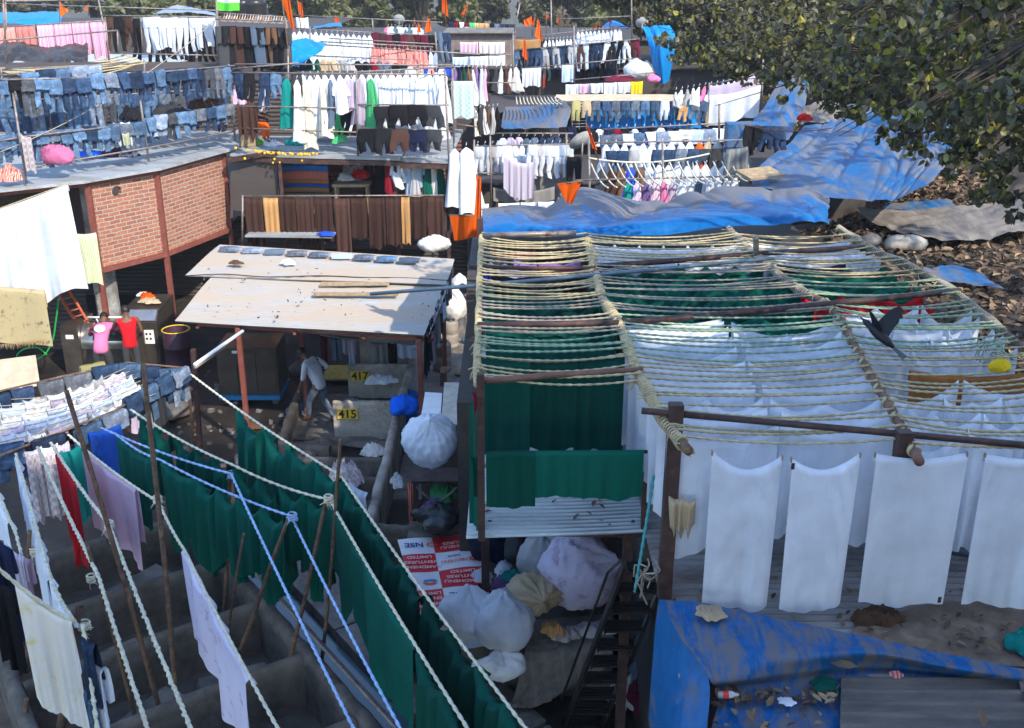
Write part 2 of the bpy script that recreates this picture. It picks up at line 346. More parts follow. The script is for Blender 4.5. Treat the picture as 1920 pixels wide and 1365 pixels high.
# ------------------------------------------------------------------ cloth over a line
def cloth(name, ln, t0, t1, drop, mat, back=0., pins=2, sag=.04, folds=4, amp=.035, nu=None, nv=14, flare=0., p=1.6, hem=.04, sway=0., rs=.015, label=None, cat='cloth', group=None, parent=None, jag=0):
    W = ln.L * abs(t1 - t0); nu = nu or int(min(70, max(14, folds * 7)))
    u = np.linspace(0, 1, nu + 1); T = ln.at(t0 + (t1 - t0) * u)
    h = ln.b - ln.a; h[2] = 0; h /= np.linalg.norm(h) + 1e-9; N = np.array([h[1], -h[0], 0.])   # -y side when line runs +x
    fr = (u * (pins - 1)) % 1.0; fr[-1] = 0 if pins > 1 else fr[-1]
    zt = -sag * (1 - np.abs(2 * fr - 1) ** p) if pins > 1 else 0 * u
    ph = nr.uniform(0, 2 * PI, 6); hemv = 1 + hem * np.sin(2 * PI * u * 1.3 + ph[3]) + hem * .5 * np.sin(2 * PI * u * folds * .7 + ph[4])
    if jag: hemv = hemv - jag * np.abs(np.sin(PI * u * 3 + ph[5]))
    def fold(u, v, A):
        w1 = u * folds * 2 * PI + ph[0] + .9 * np.sin(2.2 * u + ph[1]) + .5 * v
        w2 = u * folds * 1.63 * 2 * PI + ph[2] - .7 * v
        return A * (np.sin(w1) * .75 + .4 * np.sin(w2) + .25 * np.sin(u * folds * 3.1 * 2 * PI + ph[5]) * v)
    rows = []
    vs = np.linspace(0, 1, nv + 1)
    if back:
        for v in np.linspace(1, .08, max(4, nv // 2)):
            q = T.copy(); q[:, 2] += zt - back * v * (1 + hem * np.sin(3 * u + ph[2])) ; q += -N * (rs + np.abs(fold(u, v + .3, amp * v ** .5)))[:, None] * 1; rows.append(q)
    q = T.copy(); q[:, 2] += zt + rs; rows.append(q)
    for v in vs[1:]:
        q = T.copy(); a = amp * (.25 + .75 * v ** .7)
        q += h * ((u - .5) * W * flare * v)[:, None]
        q[:, 2] += zt * (1 - .55 * v) - drop * v * hemv + (0 if pins < 2 else 0)
        q += N * (rs + fold(u, v, a) + sway * v ** 1.6 + amp * .5)[:, None]
        if nv >= 34: q += N * (.009 * np.exp(-1.3 * v) * (1 + .8 * np.sin(4 * u + ph[2] + 3 * v)) * np.sin(2 * PI * (v * (3.2 + .5 * np.sin(ph[3])) + .1 * ph[5] - 1.5 * (2 * u - 1) ** 2 + .3 * np.sin(5 * u + ph[1]))) * (1 - (2 * u - 1) ** 4))[:, None]
        if pins > 1 and sag > .02:   # bowl drape between pins
            q += N * (-(zt) * .5 * np.exp(-v * 3.5) * v * 3)[:, None]
        rows.append(q)
    mb = MB(); mb.grid(np.array(rows)); o = mb.build(name, mat, parent)
    if label: tag(o, label, cat, group)
    return o
# flattened tubes for garments (local frame, x along the rail, -y to the viewer)
def gtube(mb, secs, n=12, k=0, amp=0., mat=0, ph=0.):
    th = np.arange(n) * 2 * PI / n; rows = []
    m = len(secs)
    for i, (z, cx, cy, w_, d_) in enumerate(secs):
        v = i / max(1, m - 1); c = np.cos(th); s_ = np.sin(th)
        rows.append(np.stack([cx + w_ / 2 * c, cy + d_ / 2 * s_ + amp * v * np.sin(k * th + ph), np.full(n, z) + (.012 * np.sin(2 * th + ph + i) if i else 0)], -1))
    mb.grid(np.array(rows), True, mat)
def g_trousers(L=1.02, W=.42, fine=1, mode='waist', ph=0.):
    mb = MB(); q = rnd.uniform
    if mode == 'waist':
        gtube(mb, [(0, 0, 0, W * .92, .07), (-.04, 0, 0, W * .93, .075), (-.14, 0, q(-.01, .01), W * 1.02, .10), (-.30, 0, 0, W * 1.06, .09)], 14)
        zt, cy0 = -.26, 0; legL = L
    elif mode == 'fold':
        f = q(.22, .36)
        gtube(mb, [(.02, 0, -.02, W * 1.02, .05), (-.05, 0, -.05, W * 1.04, .06), (-f * .5, 0, -.06 + q(-.01, .01), W * .98, .075), (-f + .045, q(-.01, .01), -.06, W * .93, .07), (-f + .04, 0, -.06, W * .96, .09), (-f, 0, -.06, W * .95, .085)], 16, 5, .012, ph=ph)
        zt, cy0 = .02, .03; legL = L - f
    elif mode == 'knee':    # draped at the knee, hems in front, hips behind
        f = q(.4, .55)
        for s in (-1, 1): gtube(mb, [(.02, s * .1, -.02, .19, .04), (-f * .5, s * .105, -.05, .18, .05), (-f, s * (.11 + q(-.02, .02)), -.05, .17, .05)], 8)
        gtube(mb, [(.02, 0, .03, .4, .04), (-.15, 0, .04, W, .06), (-L + f, 0, .04, W * .92, .06)], 12, 4, .01)
        return mb
    for s in (-1, 1):
        a = q(-.03, .03); dx = q(-.02, .04)
        gtube(mb, [(zt, s * W * .26, cy0, W * .52, .07), (zt + (-legL - zt) * .35, s * (W * .27 + dx * .4), cy0 + a * .5, W * .47, .07),
                   (zt + (-legL - zt) * .7, s * (W * .28 + dx), cy0 + a, W * .40, .055), (-legL + q(0, .05), s * (W * .29 + dx * 1.3), cy0 + a * .7, W * .40, .05)], 10, 3, .014, ph=ph + s)
    return mb
def g_shirt(L=.7, W=.44, sleeve=.3, ph=0.):
    mb = MB(); q = rnd.uniform
    gtube(mb, [(-.01, 0, 0, .1, .05), (-.035, 0, 0, .17, .07), (-.09, 0, 0, W * .92, .10), (-.2, 0, 0, W * .9, .12), (-L * .65, q(-.01, .01), 0, W * 1.02, .13), (-L, q(-.02, .02), 0, W * 1.12, .15)], 16, 5, .028, ph=ph)
    if sleeve:
        for s in (-1, 1):
            gtube(mb, [(-.09, s * W * .40, 0, .12, .09), (-.12 - sleeve * .4, s * W * .50, 0, .14, .07), (-.1 - sleeve, s * (W * .54 + q(0, .03)), q(-.02, .02), .12, .06)], 8)
    return mb
def g_dress(L=1.2, W=.36, hem=.6, k=7, ph=0., n=20):
    mb = MB(); q = rnd.uniform
    gtube(mb, [(0, 0, 0, .05, .03), (-.07, 0, 0, W * .62, .07), (-.14, 0, 0, W, .10), (-.3, 0, 0, W * 1.0, .13), (-L * .6, q(-.02, .02), 0, (W + hem) / 2, .19), (-L, q(-.03, .03), 0, hem, .26)], n, k, .035, ph=ph)
    return mb
def hanger(mb, mat=1, w_=.34):
    mb.tube([(0, 0, .09), (.02, 0, .11), (.03, 0, .085), (0, 0, .06), (0, 0, .0)], .006, 5, mat)
NOUN = {'jeans': ('jeans', 'jeans'), 'trousers': ('trousers', 'trousers'), 'knee': ('trousers', 'trousers'), 'shirt': ('shirt', 'shirt'),
        'dress': ('dress', 'dress'), 'gown': ('gown', 'gown'), 'towel': ('towel', 'towel'), 'sheet': ('sheet', 'sheet'), 'cloth': ('cloth', 'cloth'), 'shorts': ('shorts', 'shorts')}
REG = []
def row(a, b, items, where, group, sag=0., hang=True, spread=1.0, jitter=.01, size=1.0, lineobj=None, turn=0.):
    """items: (kind, colour, width weight, length); None leaves a gap"""
    ln = Line(a, b, sag); tot = sum((it[2] if it else .5) for it in items); t = 0
    cnt = {}
    for it in items:
        if it: cnt[(it[1], NOUN[it[0]][0])] = cnt.get((it[1], NOUN[it[0]][0]), 0) + 1
    seen = {}; d = ln.b - ln.a; rz = math.atan2(d[1], d[0])
    for it in items:
        if not it: t += .5 / tot; continue
        kd, c, wgt, L = it; key = (c, NOUN[kd][0]); i = seen.get(key, 0); seen[key] = i + 1
        noun = NOUN[kd][0]
        lab = ordlab(i, cnt[key], f'{c} {noun}', where)
        tw = wgt / tot; tc = t + tw / 2 + rnd.uniform(-jitter, jitter) * tw; W = ln.L * tw
        P = ln.at(np.array(tc)); mat = CM(c)
        if kd in ('towel', 'sheet', 'cloth'):
            o = cloth(noun, ln, t + tw * .03, t + tw * .97, L * rnd.uniform(.84, 1.12), mat, back=L * rnd.uniform(.3, .8), folds=max(2, W / .16) * rnd.uniform(.6, 1.2), amp=.05 if kd == 'towel' else .05, pins=2, sag=.015, nv=8, nu=max(10, int(W / .035)))
        else:
            ph = rnd.uniform(0, 6)
            if kd == 'jeans': mb = g_trousers(L * rnd.uniform(.84, 1.12), min(.48, max(.33, W * rnd.uniform(.95, 1.25))) * size, mode='fold', ph=ph)
            elif kd == 'shorts': mb = g_trousers(L, min(.5, W) * size, mode='waist', ph=ph)
            elif kd == 'trousers': mb = g_trousers(L * rnd.uniform(.84, 1.12), min(.46, max(.3, W)) * size, mode='waist', ph=ph)
            elif kd == 'knee': mb = g_trousers(L, min(.46, max(.3, W)) * size, mode='knee', ph=ph)
            elif kd == 'shirt': mb = g_shirt(L * rnd.uniform(.84, 1.12), min(.5, max(.26, W)) * size, .3, ph)
            elif kd == 'gown': mb = g_dress(L * rnd.uniform(.95, 1.06), min(.40, W * .85) * size, min(.75, W * 1.9) * size, 6, ph)
            else: mb = g_dress(L * rnd.uniform(.95, 1.05), min(.38, W * .85) * size, min(.85, W * 1.75) * size, 7, ph)
            o = mb.build(noun, mat, None, P, rz + rnd.uniform(-.28, .28) + turn)
            if hang and kd in ('shirt', 'dress', 'gown'):
                o.location.z -= .09; hb = MB(); hanger(hb, 0)
                ho = hb.build('hanger', M['whitepaint'], o, np.array(o.location)); ho.rotation_euler.z = 0
        if kd not in ('towel', 'sheet', 'cloth'):
            me = o.data; co_ = np.empty(len(me.vertices) * 3); me.vertices.foreach_get('co', co_); co_ = co_.reshape(-1, 3); f = np.clip(-co_[:, 2] / max(L, .3), 0, 1.2); a = nr.uniform(0, 6.3, 5); k1 = nr.normal(0, .055); k2 = nr.normal(0, .07)
            co_[:, 0] += f * k1 + .022 * f * np.sin(co_[:, 2] * 9 + a[0]) + .018 * np.sin(co_[:, 2] * 17 + co_[:, 1] * 9 + a[1]) * f; co_[:, 1] += f * k2 + .035 * f * np.sin(co_[:, 2] * 7 + co_[:, 0] * 8 + a[2]) + .014 * np.sin(co_[:, 0] * 34 + co_[:, 2] * 12 + a[3]) * (f > .02)
            co_[:, 2] += f * .03 * np.sin(co_[:, 0] * 16 + a[4]) + nr.normal(0, .012) - .5 * abs(k1) * f * np.sign(k1) * co_[:, 0]
            me.vertices.foreach_set('co', co_.ravel()); me.update()
        tag(o, lab, noun, group); t += tw
    return ln
def rack(name, label, cat, posts, rails, rp=.028, rr=.02, mat=None, rmat=None, group=None, sq=False):
    mat = mat or M['pipe']; rmat = rmat or M['pipe']; p0 = posts[0][0] if posts else rails[0][0]
    e = empty(name, p0, label, cat, group)
    for a, b in posts:
        mb = MB(); (mb.sqbar(a, b, rp * 2) if sq else mb.bar(a, b, rp, 8)); mb.build('post', mat, e)
    for r_ in rails:
        mb = MB(); mb.tube(np.asarray(r_, float), rr, 8); mb.build('rail', rmat, e)
    return e
def CR(c, n, m):
    """Catmull-Rom surface through a control grid of points"""
    c = np.asarray(c, float)
    def one(A, k):
        a = A.shape[0]; P = np.concatenate([[2 * A[0] - A[1]], A, [2 * A[-1] - A[-2]]]); out = []
        for t in np.linspace(0, a - 1, k):
            i = min(int(t), a - 2); f = t - i; p0, p1, p2, p3 = P[i], P[i + 1], P[i + 2], P[i + 3]
            out.append(.5 * (2 * p1 + (p2 - p0) * f + (2 * p0 - 5 * p1 + 4 * p2 - p3) * f * f + (3 * p1 - p0 - 3 * p2 + p3) * f ** 3))
        return np.array(out)
    s = one(c, n); return np.swapaxes(one(np.swapaxes(s, 0, 1), m), 0, 1)
def wrinkle(P, amp, sc_=1.0, seed=0, k=7):
    r = np.random.RandomState(seed); x, y, z = P[..., 0], P[..., 1], P[..., 2]; out = 0
    wx = .35 * np.sin(1.7 * x * sc_ + 2.1 * y * sc_ + r.rand() * 6); wy = .35 * np.sin(2.3 * y * sc_ - 1.1 * x * sc_ + r.rand() * 6)
    for i in range(k):
        a = r.rand() * PI; f = sc_ * (1.2 + 1.6 * i) ; g = np.sin((x + wx) * math.cos(a) * f + (y + wy) * math.sin(a) * f + z * f * .5 + r.rand() * 6)
        out = out + (1 - 2 * np.abs(g) ** .8) / (1 + .8 * i)
    return out * amp
def tarp(name, ctrl, mat, n=50, m=50, amp=.03, sc_=1.2, seed=0, label=None, cat='tarpaulin', group=None, parent=None, edge=True, run=0):
    P = CR(ctrl, n, m); D1 = np.gradient(P, axis=0); D2 = np.gradient(P, axis=1); N = np.cross(D2, D1); N /= np.linalg.norm(N, axis=2)[..., None] + 1e-9
    P = P + N * wrinkle(P, amp * (.04 if run else .5), sc_, seed)[..., None]
    if run:   # long creases running down the sheet, each starting and fading somewhere
        r = np.random.RandomState(seed + 5); v, u = np.meshgrid(np.linspace(0, 1, n), np.linspace(0, 1, m), indexing='ij'); hgt = 0
        for k in range(int(run * 2.2)):
            c0, sl, wd, v0, vl = r.rand(), r.normal(0, .16), r.uniform(.25, .8) / run * .5, r.uniform(-.1, .9), r.uniform(.3, .8)
            d = (u - c0 - sl * (v - v0) - .02 * np.sin(6 * v + k)) / wd; hgt = hgt + r.uniform(.4, 1) * (np.exp(-np.abs(d)) - .35 * np.exp(-(d / 2.4) ** 2)) * np.clip(1 - ((v - v0) / vl) ** 2, 0, 1)
        P = P + N * (amp * hgt)[..., None]
    if edge:  # uneven edges
        q1, q2 = np.linspace(0, 1, P.shape[1]), np.linspace(0, 1, P.shape[0]); L1 = np.linalg.norm(P[0, 0] - P[0, -1]); L2 = np.linalg.norm(P[0, 0] - P[-1, 0])
        for ax, q, LL in ((0, q1, L1), (1, q2, L2)):
            for sd in (0, -1):
                e = .03 * np.sin(q * LL * 3 + seed) + .018 * np.sin(q * LL * 8.3 + seed * 2 + sd); D = (P[1] - P[0]) if ax == 0 else (P[:, 1] - P[:, 0]); D = D / (np.linalg.norm(D, axis=1)[:, None] + 1e-9) * e[:, None]
                if ax == 0: P[sd] += D * .4
                else: P[:, sd] += D * .4
    mb = MB(); mb.grid(P); o = mb.build(name, mat, parent)
    if label: tag(o, label, cat, group)
    return o
def corr(name, P00, U, V, mat, pitch=.077, amp=.02, nu=6, label=None, cat='roof sheet', group=None, parent=None, jag=.03):
    """ridges run along U; profile across V"""
    P00, U, V = (np.asarray(a, float) for a in (P00, U, V)); LV = np.linalg.norm(V); k = int(LV / pitch * 6)
    N = np.cross(U, V); N /= np.linalg.norm(N); N = N if N[2] > 0 else -N
    s = np.linspace(0, 1, k + 1); t = np.linspace(0, 1, nu + 1)
    P = P00 + U * t[:, None, None] + V * s[None, :, None] + N * (amp * np.sin(s * LV / pitch * 2 * PI))[None, :, None]
    P = P + N * (.012 * np.sin(t * 5 + 1)[:, None] * np.sin(s * 3 + 2)[None, :])[..., None]
    mb = MB(); mb.grid(P); Q = P.copy(); Q[..., 2] -= .012; mb.grid(Q[::-1])
    o = mb.build(name, mat, parent)
    if label: tag(o, label, cat, group)
    return o
def blob(mb, c, r, seed=0, knot=True, k=9, n=44, m=28, amp=.06, squash=.8, mat=0, dirv=None, lump=.10):
    """cloth bundle gathered to a knot at the top (local +z), pleats radiating"""
    rs_ = np.random.RandomState(seed); th = np.linspace(0, 2 * PI, n, endpoint=False); ph = np.linspace(.02, PI - .02, m)
    TH_, PH = np.meshgrid(th, ph); R = np.ones_like(TH_); f1, f2 = rs_.rand(2) * 6
    R += lump * np.sin(2 * TH_ + f1) * np.sin(PH) + lump * .7 * np.sin(3 * TH_ + 2 * PH + f2)
    R += amp * np.sin(k * TH_ + 2 * np.sin(2 * PH + f1)) * np.exp(-((PH) / 1.0) ** 2) * 1.6 * np.sin(PH)
    R += amp * .3 * np.sin((k + 5) * TH_ + 3 * PH + f2)
    if knot: R += .22 * np.exp(-(PH / .28) ** 2)
    x = R * np.sin(PH) * np.cos(TH_) * r[0]; y = R * np.sin(PH) * np.sin(TH_) * r[1]; z = R * np.cos(PH) * r[2]
    z = np.where(z < -r[2] * squash, -r[2] * squash + (z + r[2] * squash) * .15, z)
    P = np.stack([x, y, z], -1)
    if dirv is not None:
        q = Vector((0, 0, 1)).rotation_difference(Vector(dirv)).to_matrix(); P = P @ np.array(q).T
        zz = P[..., 2]; zm = -r[2] * squash; P[..., 2] = np.where(zz < zm, zm + (zz - zm) * .15, zz)
    mb.grid(P + np.asarray(c, float), True, mat); return mb
def bundle(P, r, colour, label, seed=0, cat='bundle', name='laundry_bundle', group=None, **kw):
    mb = MB(); blob(mb, (0, 0, r[2] * kw.get('squash', .8)), r, seed, **kw); V = mb.v[0]; q = np.linalg.norm(V, axis=1)[:, None] + 1e-6; f = 2.2 / max(r); mb.v[0] = V + V / q * (wrinkle(V * f, .035 * max(r), 1., seed, 5) + wrinkle(V * f, .03 * max(r), 2.7, seed + 9, 4))[:, None]; o = mb.build(name, CM(colour), None, np.asarray(P, float))
    return tag(o, label, cat, group)
def pile(P, size, colour, label, seed=0, cat='cloth', name='crumpled_cloth', group=None, n=34):
    """crumpled heap of cloth"""
    g = np.linspace(-1, 1, n); X, Y_ = np.meshgrid(g, g); R = np.sqrt(X ** 2 + Y_ ** 2); a = np.arctan2(Y_, X)
    rs_ = np.random.RandomState(seed); ed = .8 + .15 * np.sin(2 * a + rs_.rand() * 6) + .12 * np.sin(5 * a + rs_.rand() * 6)
    k = np.minimum(1, ed / (R + 1e-6)); X2 = X * np.where(R > ed, k, 1); Y2 = Y_ * np.where(R > ed, k, 1)
    h = np.clip(1 - (R / ed) ** 2, 0, 1) ** .6
    P3 = np.stack([X2 * size[0] / 2, Y2 * size[1] / 2, h * size[2] * .55], -1)
    P3[..., 2] += h ** .5 * np.clip(wrinkle(P3 * 1.0, size[2] * .16, 9 / max(size[0], .2) * .5, seed, 6) + .1 * size[2], -.1 * size[2], size[2]) + .01
    P3[..., 0] += wrinkle(P3, .03 * size[0], 6, seed + 1, 3) * h; mb = MB(); mb.grid(P3)
    o = mb.build(name, CM(colour), None, np.asarray(P, float)); return tag(o, label, cat, group)
def text(body, size, mat, parent, M4, name='lettering', depth=.0):
    cu = bpy.data.curves.new(name, 'FONT'); cu.body = body; cu.size = size; cu.align_x = 'CENTER'; cu.align_y = 'CENTER'; cu.extrude = .001; cu.offset = size * .02
    t = bpy.data.objects.new('tmp', cu); COL.objects.link(t); dg = bpy.context.evaluated_depsgraph_get()
    me = bpy.data.meshes.new_from_object(t.evaluated_get(dg)); COL.objects.unlink(t); bpy.data.objects.remove(t)
    me.materials.clear(); me.materials.append(mat); me.transform(M4)
    o = bpy.data.objects.new(name, me); COL.objects.link(o)
    if parent is not None: o.parent = parent
    return o
# ================================================================== SETTING
gm = simple('dark_wet_ground', (.02, .017, .015), .5, 0, .5, 1.3, .6, bs=6, dirt=(.06, .05, .042), dscale=1.1, damt=.58)
mb = MB(); g = np.linspace(0, 1, 60); X, Y_ = np.meshgrid(np.linspace(-300, 300, 60), np.linspace(-60, 500, 60)); mb.grid(np.stack([X, Y_, X * 0], -1))
struct(mb.build('ground', gm, None, (0, 0, 0)), 'dark littered earth and concrete ground between the wash pens')
lane = simple('lane_concrete', (.20, .18, .16), .85, 0, .35, 2.5, .6, bs=14, dirt=(.09, .08, .075), dscale=1.6, damt=.5)
mb = MB(); P = CR([[(-2.2, 17.5, .004), (-.6, 17.5, .004)], [(-2.1, 24, .004), (-.9, 24, .004)], [(-2.0, 34, .004), (-.9, 34, .004)]], 20, 4); mb.grid(P)
struct(mb.build('path', lane, None, (0, 0, 0)), 'narrow grey concrete lane between the roof and the rope rack')
# far ground level behind everything: pale dusty yard is hidden by the racks
# ================================================================== LEFT BRICK BUILDING
W_ = [(-9.8, 24.5), (-8.67, 26.0), (-7.7, 28.6)]
zb, zt_ = 2.34, 4.42
bb = empty('brick_building', (-8.67, 26, 0), 'two storey brick room on maroon steel posts with jeans drying on its terrace', 'building')
def wall_local(name, a, b, z0, z1, mat, parent, th=.11, hole=None):
    a = np.array(a); b = np.array(b); L = np.linalg.norm(b - a); rz = math.atan2(b[1] - a[1], b[0] - a[0])
    mb = MB()
    if hole is None: mb.box((L / 2, th / 2, (z1 - z0) / 2), (L, th, z1 - z0))
    else:
        hx, hz, hr = hole; hh = z1 - z0   # octagonal opening cut through the wall
        th_ = np.linspace(0, 2 * PI, 25)[:-1]; cir = [(hx + hr * math.cos(t), hz + hr * math.sin(t)) for t in th_]
        def edge(t):
            c, s = math.cos(t), math.sin(t); k = 1e9
            if c > 1e-6: k = min(k, (L - hx) / c)
            if c < -1e-6: k = min(k, -hx / c)
            if s > 1e-6: k = min(k, (hh - hz) / s)
            if s < -1e-6: k = min(k, -hz / s)
            return (hx + k * c, hz + k * s)
        V = []; n = 24
        for y in (0, th):
            for (x, z) in cir: V.append((x, y, z))
            for t in th_: x, z = edge(t); V.append((x, y, z))
        for (x, z) in ((0, 0), (L, 0), (L, hh), (0, hh)): V.append((x, 0, z))
        F_ = []
        for i in range(n):
            j = (i + 1) % n; F_.append((i, n + i, n + j, j)); F_.append((i, j, 2 * n + j, 2 * n + i))
        # corner fillers
        ed = [edge(t) for t in th_]; base = 4 * n
        for ci, (cx, cz) in enumerate(((0, 0), (L, 0), (L, hh), (0, hh))):
            for i in range(n):
                j = (i + 1) % n; p, q = ed[i], ed[j]
                if abs(p[0] - q[0]) > 1e-4 and abs(p[1] - q[1]) > 1e-4 and min(abs(p[0] - cx), abs(q[0] - cx)) < 1e-4 and min(abs(p[1] - cz), abs(q[1] - cz)) < 1e-4: F_.append((n + i, base + ci, n + j))
        mb.add(V, F_, 0, False)
    o = mb.build(name, mat, parent, (a[0], a[1], z0)); o.rotation_euler.z = rz; return o
wall_local('brick_wall', W_[0], W_[1], zb + .1, zt_, M['brick'], bb, .11, (.72, 1.72, .13))
wall_local('brick_wall', W_[1], W_[2], zb + .1, zt_, M['brick'], bb)
for (x, y) in W_:
    mb = MB(); mb.box((x, y - .03, zt_ / 2), (.12, .12, zt_)); mb.build('post', M['redoxide'], bb)
for z_, nm in ((zb + .04, 'floor_beam'), (zt_ + .04, 'roof_beam')):
    for a, b in zip(W_[:-1], W_[1:]):
        mb = MB(); mb.sqbar((a[0], a[1] - .055, z_), (b[0], b[1] - .055, z_), .1, .1); mb.build(nm, M['redoxide'], bb)
mb = MB(); mb.sqbar((-11.6, 23.25, zt_ + .04), (W_[0][0], W_[0][1] - .055, zt_ + .04), .1, .1); mb.build('roof_beam', M['redoxide'], bb)
# terrace slab
def slab(name, pts, z, th, mat, parent=None):
    n = len(pts); V = [(x, y, z + th) for x, y in pts] + [(x, y, z) for x, y in pts]
    F_ = [list(range(n)), list(range(2 * n - 1, n - 1, -1))] + [(i, n + i, n + (i + 1) % n, (i + 1) % n)[::-1] for i in range(n)]
    mb = MB(); mb.add(V, F_, 0, False); return mb.build(name, mat, parent)
slab('terrace', [(-12.0, 22.7), (-9.75, 24.2), (-8.5, 25.8), (-7.4, 28.7), (-7.6, 33), (-16, 36), (-17, 22.8)], zt_ + .1, .07, M['deck'], bb)
slab('floor', [(-9.75, 24.6), (-8.7, 26.1), (-7.75, 28.6), (-7.9, 32), (-14, 33), (-14, 25.5)], zb, .09, M['corrdark'], bb)
mb = MB(); mb.box((-9.78, 24.52, 1.2), (.06, .06, 2.3)); mb.build('drain_pipe', M['bluepipe'], bb)
# dim rooms behind and below
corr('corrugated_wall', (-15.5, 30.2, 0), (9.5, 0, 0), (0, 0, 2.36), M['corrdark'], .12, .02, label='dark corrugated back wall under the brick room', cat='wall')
wl = empty('side_shed', (-10.6, 25.6, 0), 'narrow grey rendered shed wall with door gap left of the brick wall', 'shed')
mb = MB(); mb.box((-10.05, 25.3, 2.4), (.55, .12, 4.0)); mb.build('wall', simple('shed_render', (.35, .36, .36), .85, 0, .3, 3, .3, dirt=(.15, .14, .13), dscale=2), wl)
mb = MB(); mb.box((-10.5, 25.5, 3.1), (.36, .08, 2.2)); mb.build('door', simple('dark_door', (.06, .03, .03), .7), wl)
corr('corrugated_wall', (-15, 25.6, 0), (4.3, 0, 0), (0, 0, 4.4), M['corrdark'], .12, .02, label='dark corrugated shed wall behind the hanging white sheet', cat='wall')
# sheets hanging left
ln = Line(Yp(-30, 402, 23.2), Yp(127, 346, 23.2)); R0 = ln
cloth('sheet', ln, 0, 1, 2.35, CM('white'), back=.15, pins=2, sag=.03, folds=2.4, amp=.09, nv=30, nu=50, flare=.12, hem=.03, label='large white bedsheet hanging under the left terrace beside the brick wall', cat='sheet')
cloth('cloth', Line(Yp(92, 440, 23.6), Yp(180, 437, 24.2)), 0, 1, 1.2, CM('green striped'), back=.2, pins=3, sag=.03, folds=5, amp=.06, nv=20, label='pale green striped cloth hanging in folds between white sheet and brick wall', cat='cloth')
ru = cloth('rug', Line(Yp(-40, 535, 22.9), Yp(84, 545, 22.9)), 0, 1, 1.32, CM('mottled beige'), back=.4, pins=2, sag=0, folds=1.4, amp=.03, nv=16, hem=.01, label='mottled beige rug with fringed edge below the large white sheet', cat='rug')
mb = MB()
for i in range(46):
    p = Line(Yp(-40, 652, 22.84), Yp(84, 634, 22.84)).at(np.array(i / 45.)); mb.bar(p, p + np.array([rnd.uniform(-.02, .02), 0, -rnd.uniform(.06, .2)]), .008, 4)
mb.build('fringe', simple('fringe', (.33, .24, .12), .9), ru)
mb = MB(); rope(mb, Line(Yp(-40, 405, 23.2), Yp(135, 342, 23.2)), .012); tag(mb.build('rope', M['rope']), 'short rope holding the large white sheet under the terrace', 'rope')
# terrace rack
def YP(l, Y): return [Yp(x, y, Y) for x, y in l]
rack('terrace_rack', 'galvanised pipe drying rack around the edge of the left terrace', 'drying rack',
     [(Yp(50, 345, 23.6), Yp(22, 160, 23.9)), (Yp(279, 302, 26.1), Yp(257, 146, 26.1)), (Yp(441, 264, 28.5), Yp(429, 120, 28.5)), (Yp(172, 252, 29.5), Yp(160, 128, 29.5)), (Yp(12, 120, 27), Yp(4, -40, 27))],
     [[Yp(-20, 340, 23.6), Yp(50, 315, 23.8), Yp(278, 277, 26), Yp(441, 246, 28.5)], [Yp(-20, 268, 23.6), Yp(40, 257, 23.9), Yp(268, 231, 26)], [Yp(270, 224, 26.1), Yp(440, 197, 28.5)],
      [Yp(-20, 150, 23.6), Yp(168, 146, 24.6)], [Yp(165, 140, 24.9), Yp(310, 134, 26.6), Yp(440, 123, 28.5)], [Yp(-20, 142, 25.6), Yp(190, 126, 27)], [Yp(-20, 192, 27), Yp(430, 165, 30)],
      [Yp(0, 76, 26), Yp(220, 57, 28)], [Yp(220, 57, 28), Yp(222, 100, 28)], [Yp(10, 2, 27), Yp(180, 0, 30)]])
G1 = 'jeans drying on the left terrace rack'
J = ['light blue denim', 'mid blue denim', 'faded denim', 'light blue denim', 'dark blue denim', 'mid blue denim', 'light blue denim', 'grey denim']
def jr(cols, kd='jeans', w_=1, L=.95): return [(kd, c, w_, L) if c else None for c in cols]
F_, L_, Mm, D_, K_, G_ = 'faded denim', 'light blue denim', 'mid blue denim', 'dark blue denim', 'black', 'grey denim'
row(Yp(-10, 258, 23.7), Yp(267, 230, 26), jr([L_, L_, Mm, L_, F_, L_, L_, Mm, L_, L_, F_, L_]), 'on the lower left terrace rail', G1)
row(Yp(272, 222, 26.1), Yp(436, 197, 28.4), jr([L_, F_, G_, L_, L_, G_, Mm, L_, G_], L=.8), 'on the lower right terrace rail', G1)
row(Yp(-15, 150, 23.7), Yp(166, 146, 24.6), jr([L_, K_, G_, L_, L_, D_, Mm], L=.95), 'on the upper left terrace rail', G1)
row(Yp(166, 140, 24.9), Yp(308, 133, 26.6), jr([L_, F_, Mm, D_, Mm, L_], L=.98), 'on the upper middle terrace rail', G1)
row(Yp(310, 132, 26.7), Yp(432, 124, 28.4), jr([Mm, D_, Mm], L=.9) + jr([D_, G_, G_, L_], 'trousers', L=.85), 'on the upper right terrace rail', G1)
row(Yp(40, 137, 25.8), Yp(186, 124, 27), jr([L_, Mm, L_, F_, F_], L=.7), 'on the rail behind the left terrace', G1)
row(Yp(-10, 188, 27), Yp(420, 168, 30), jr([L_, Mm, F_, D_, L_, L_, F_, G_, L_, Mm, L_, F_, G_, D_, L_, D_], 'trousers', L=1.15), 'on the left terrace inner rail', G1)
row(Yp(-10, 148, 28.6), Yp(420, 128, 31.5), jr([G_, D_, K_, D_, G_, Mm, D_, K_, D_, G_, D_, Mm], 'trousers', L=1.1), 'on the left terrace back rail', G1)
cloth('shirt', Line(Yp(212, 231, 25.6), Yp(243, 229, 25.8)), 0, 1, .55, CM('white'), back=.3, folds=3, amp=.04, pins=3, sag=.03, jag=.25, label='white garment slung over the jeans on the lower terrace rail', cat='garment')
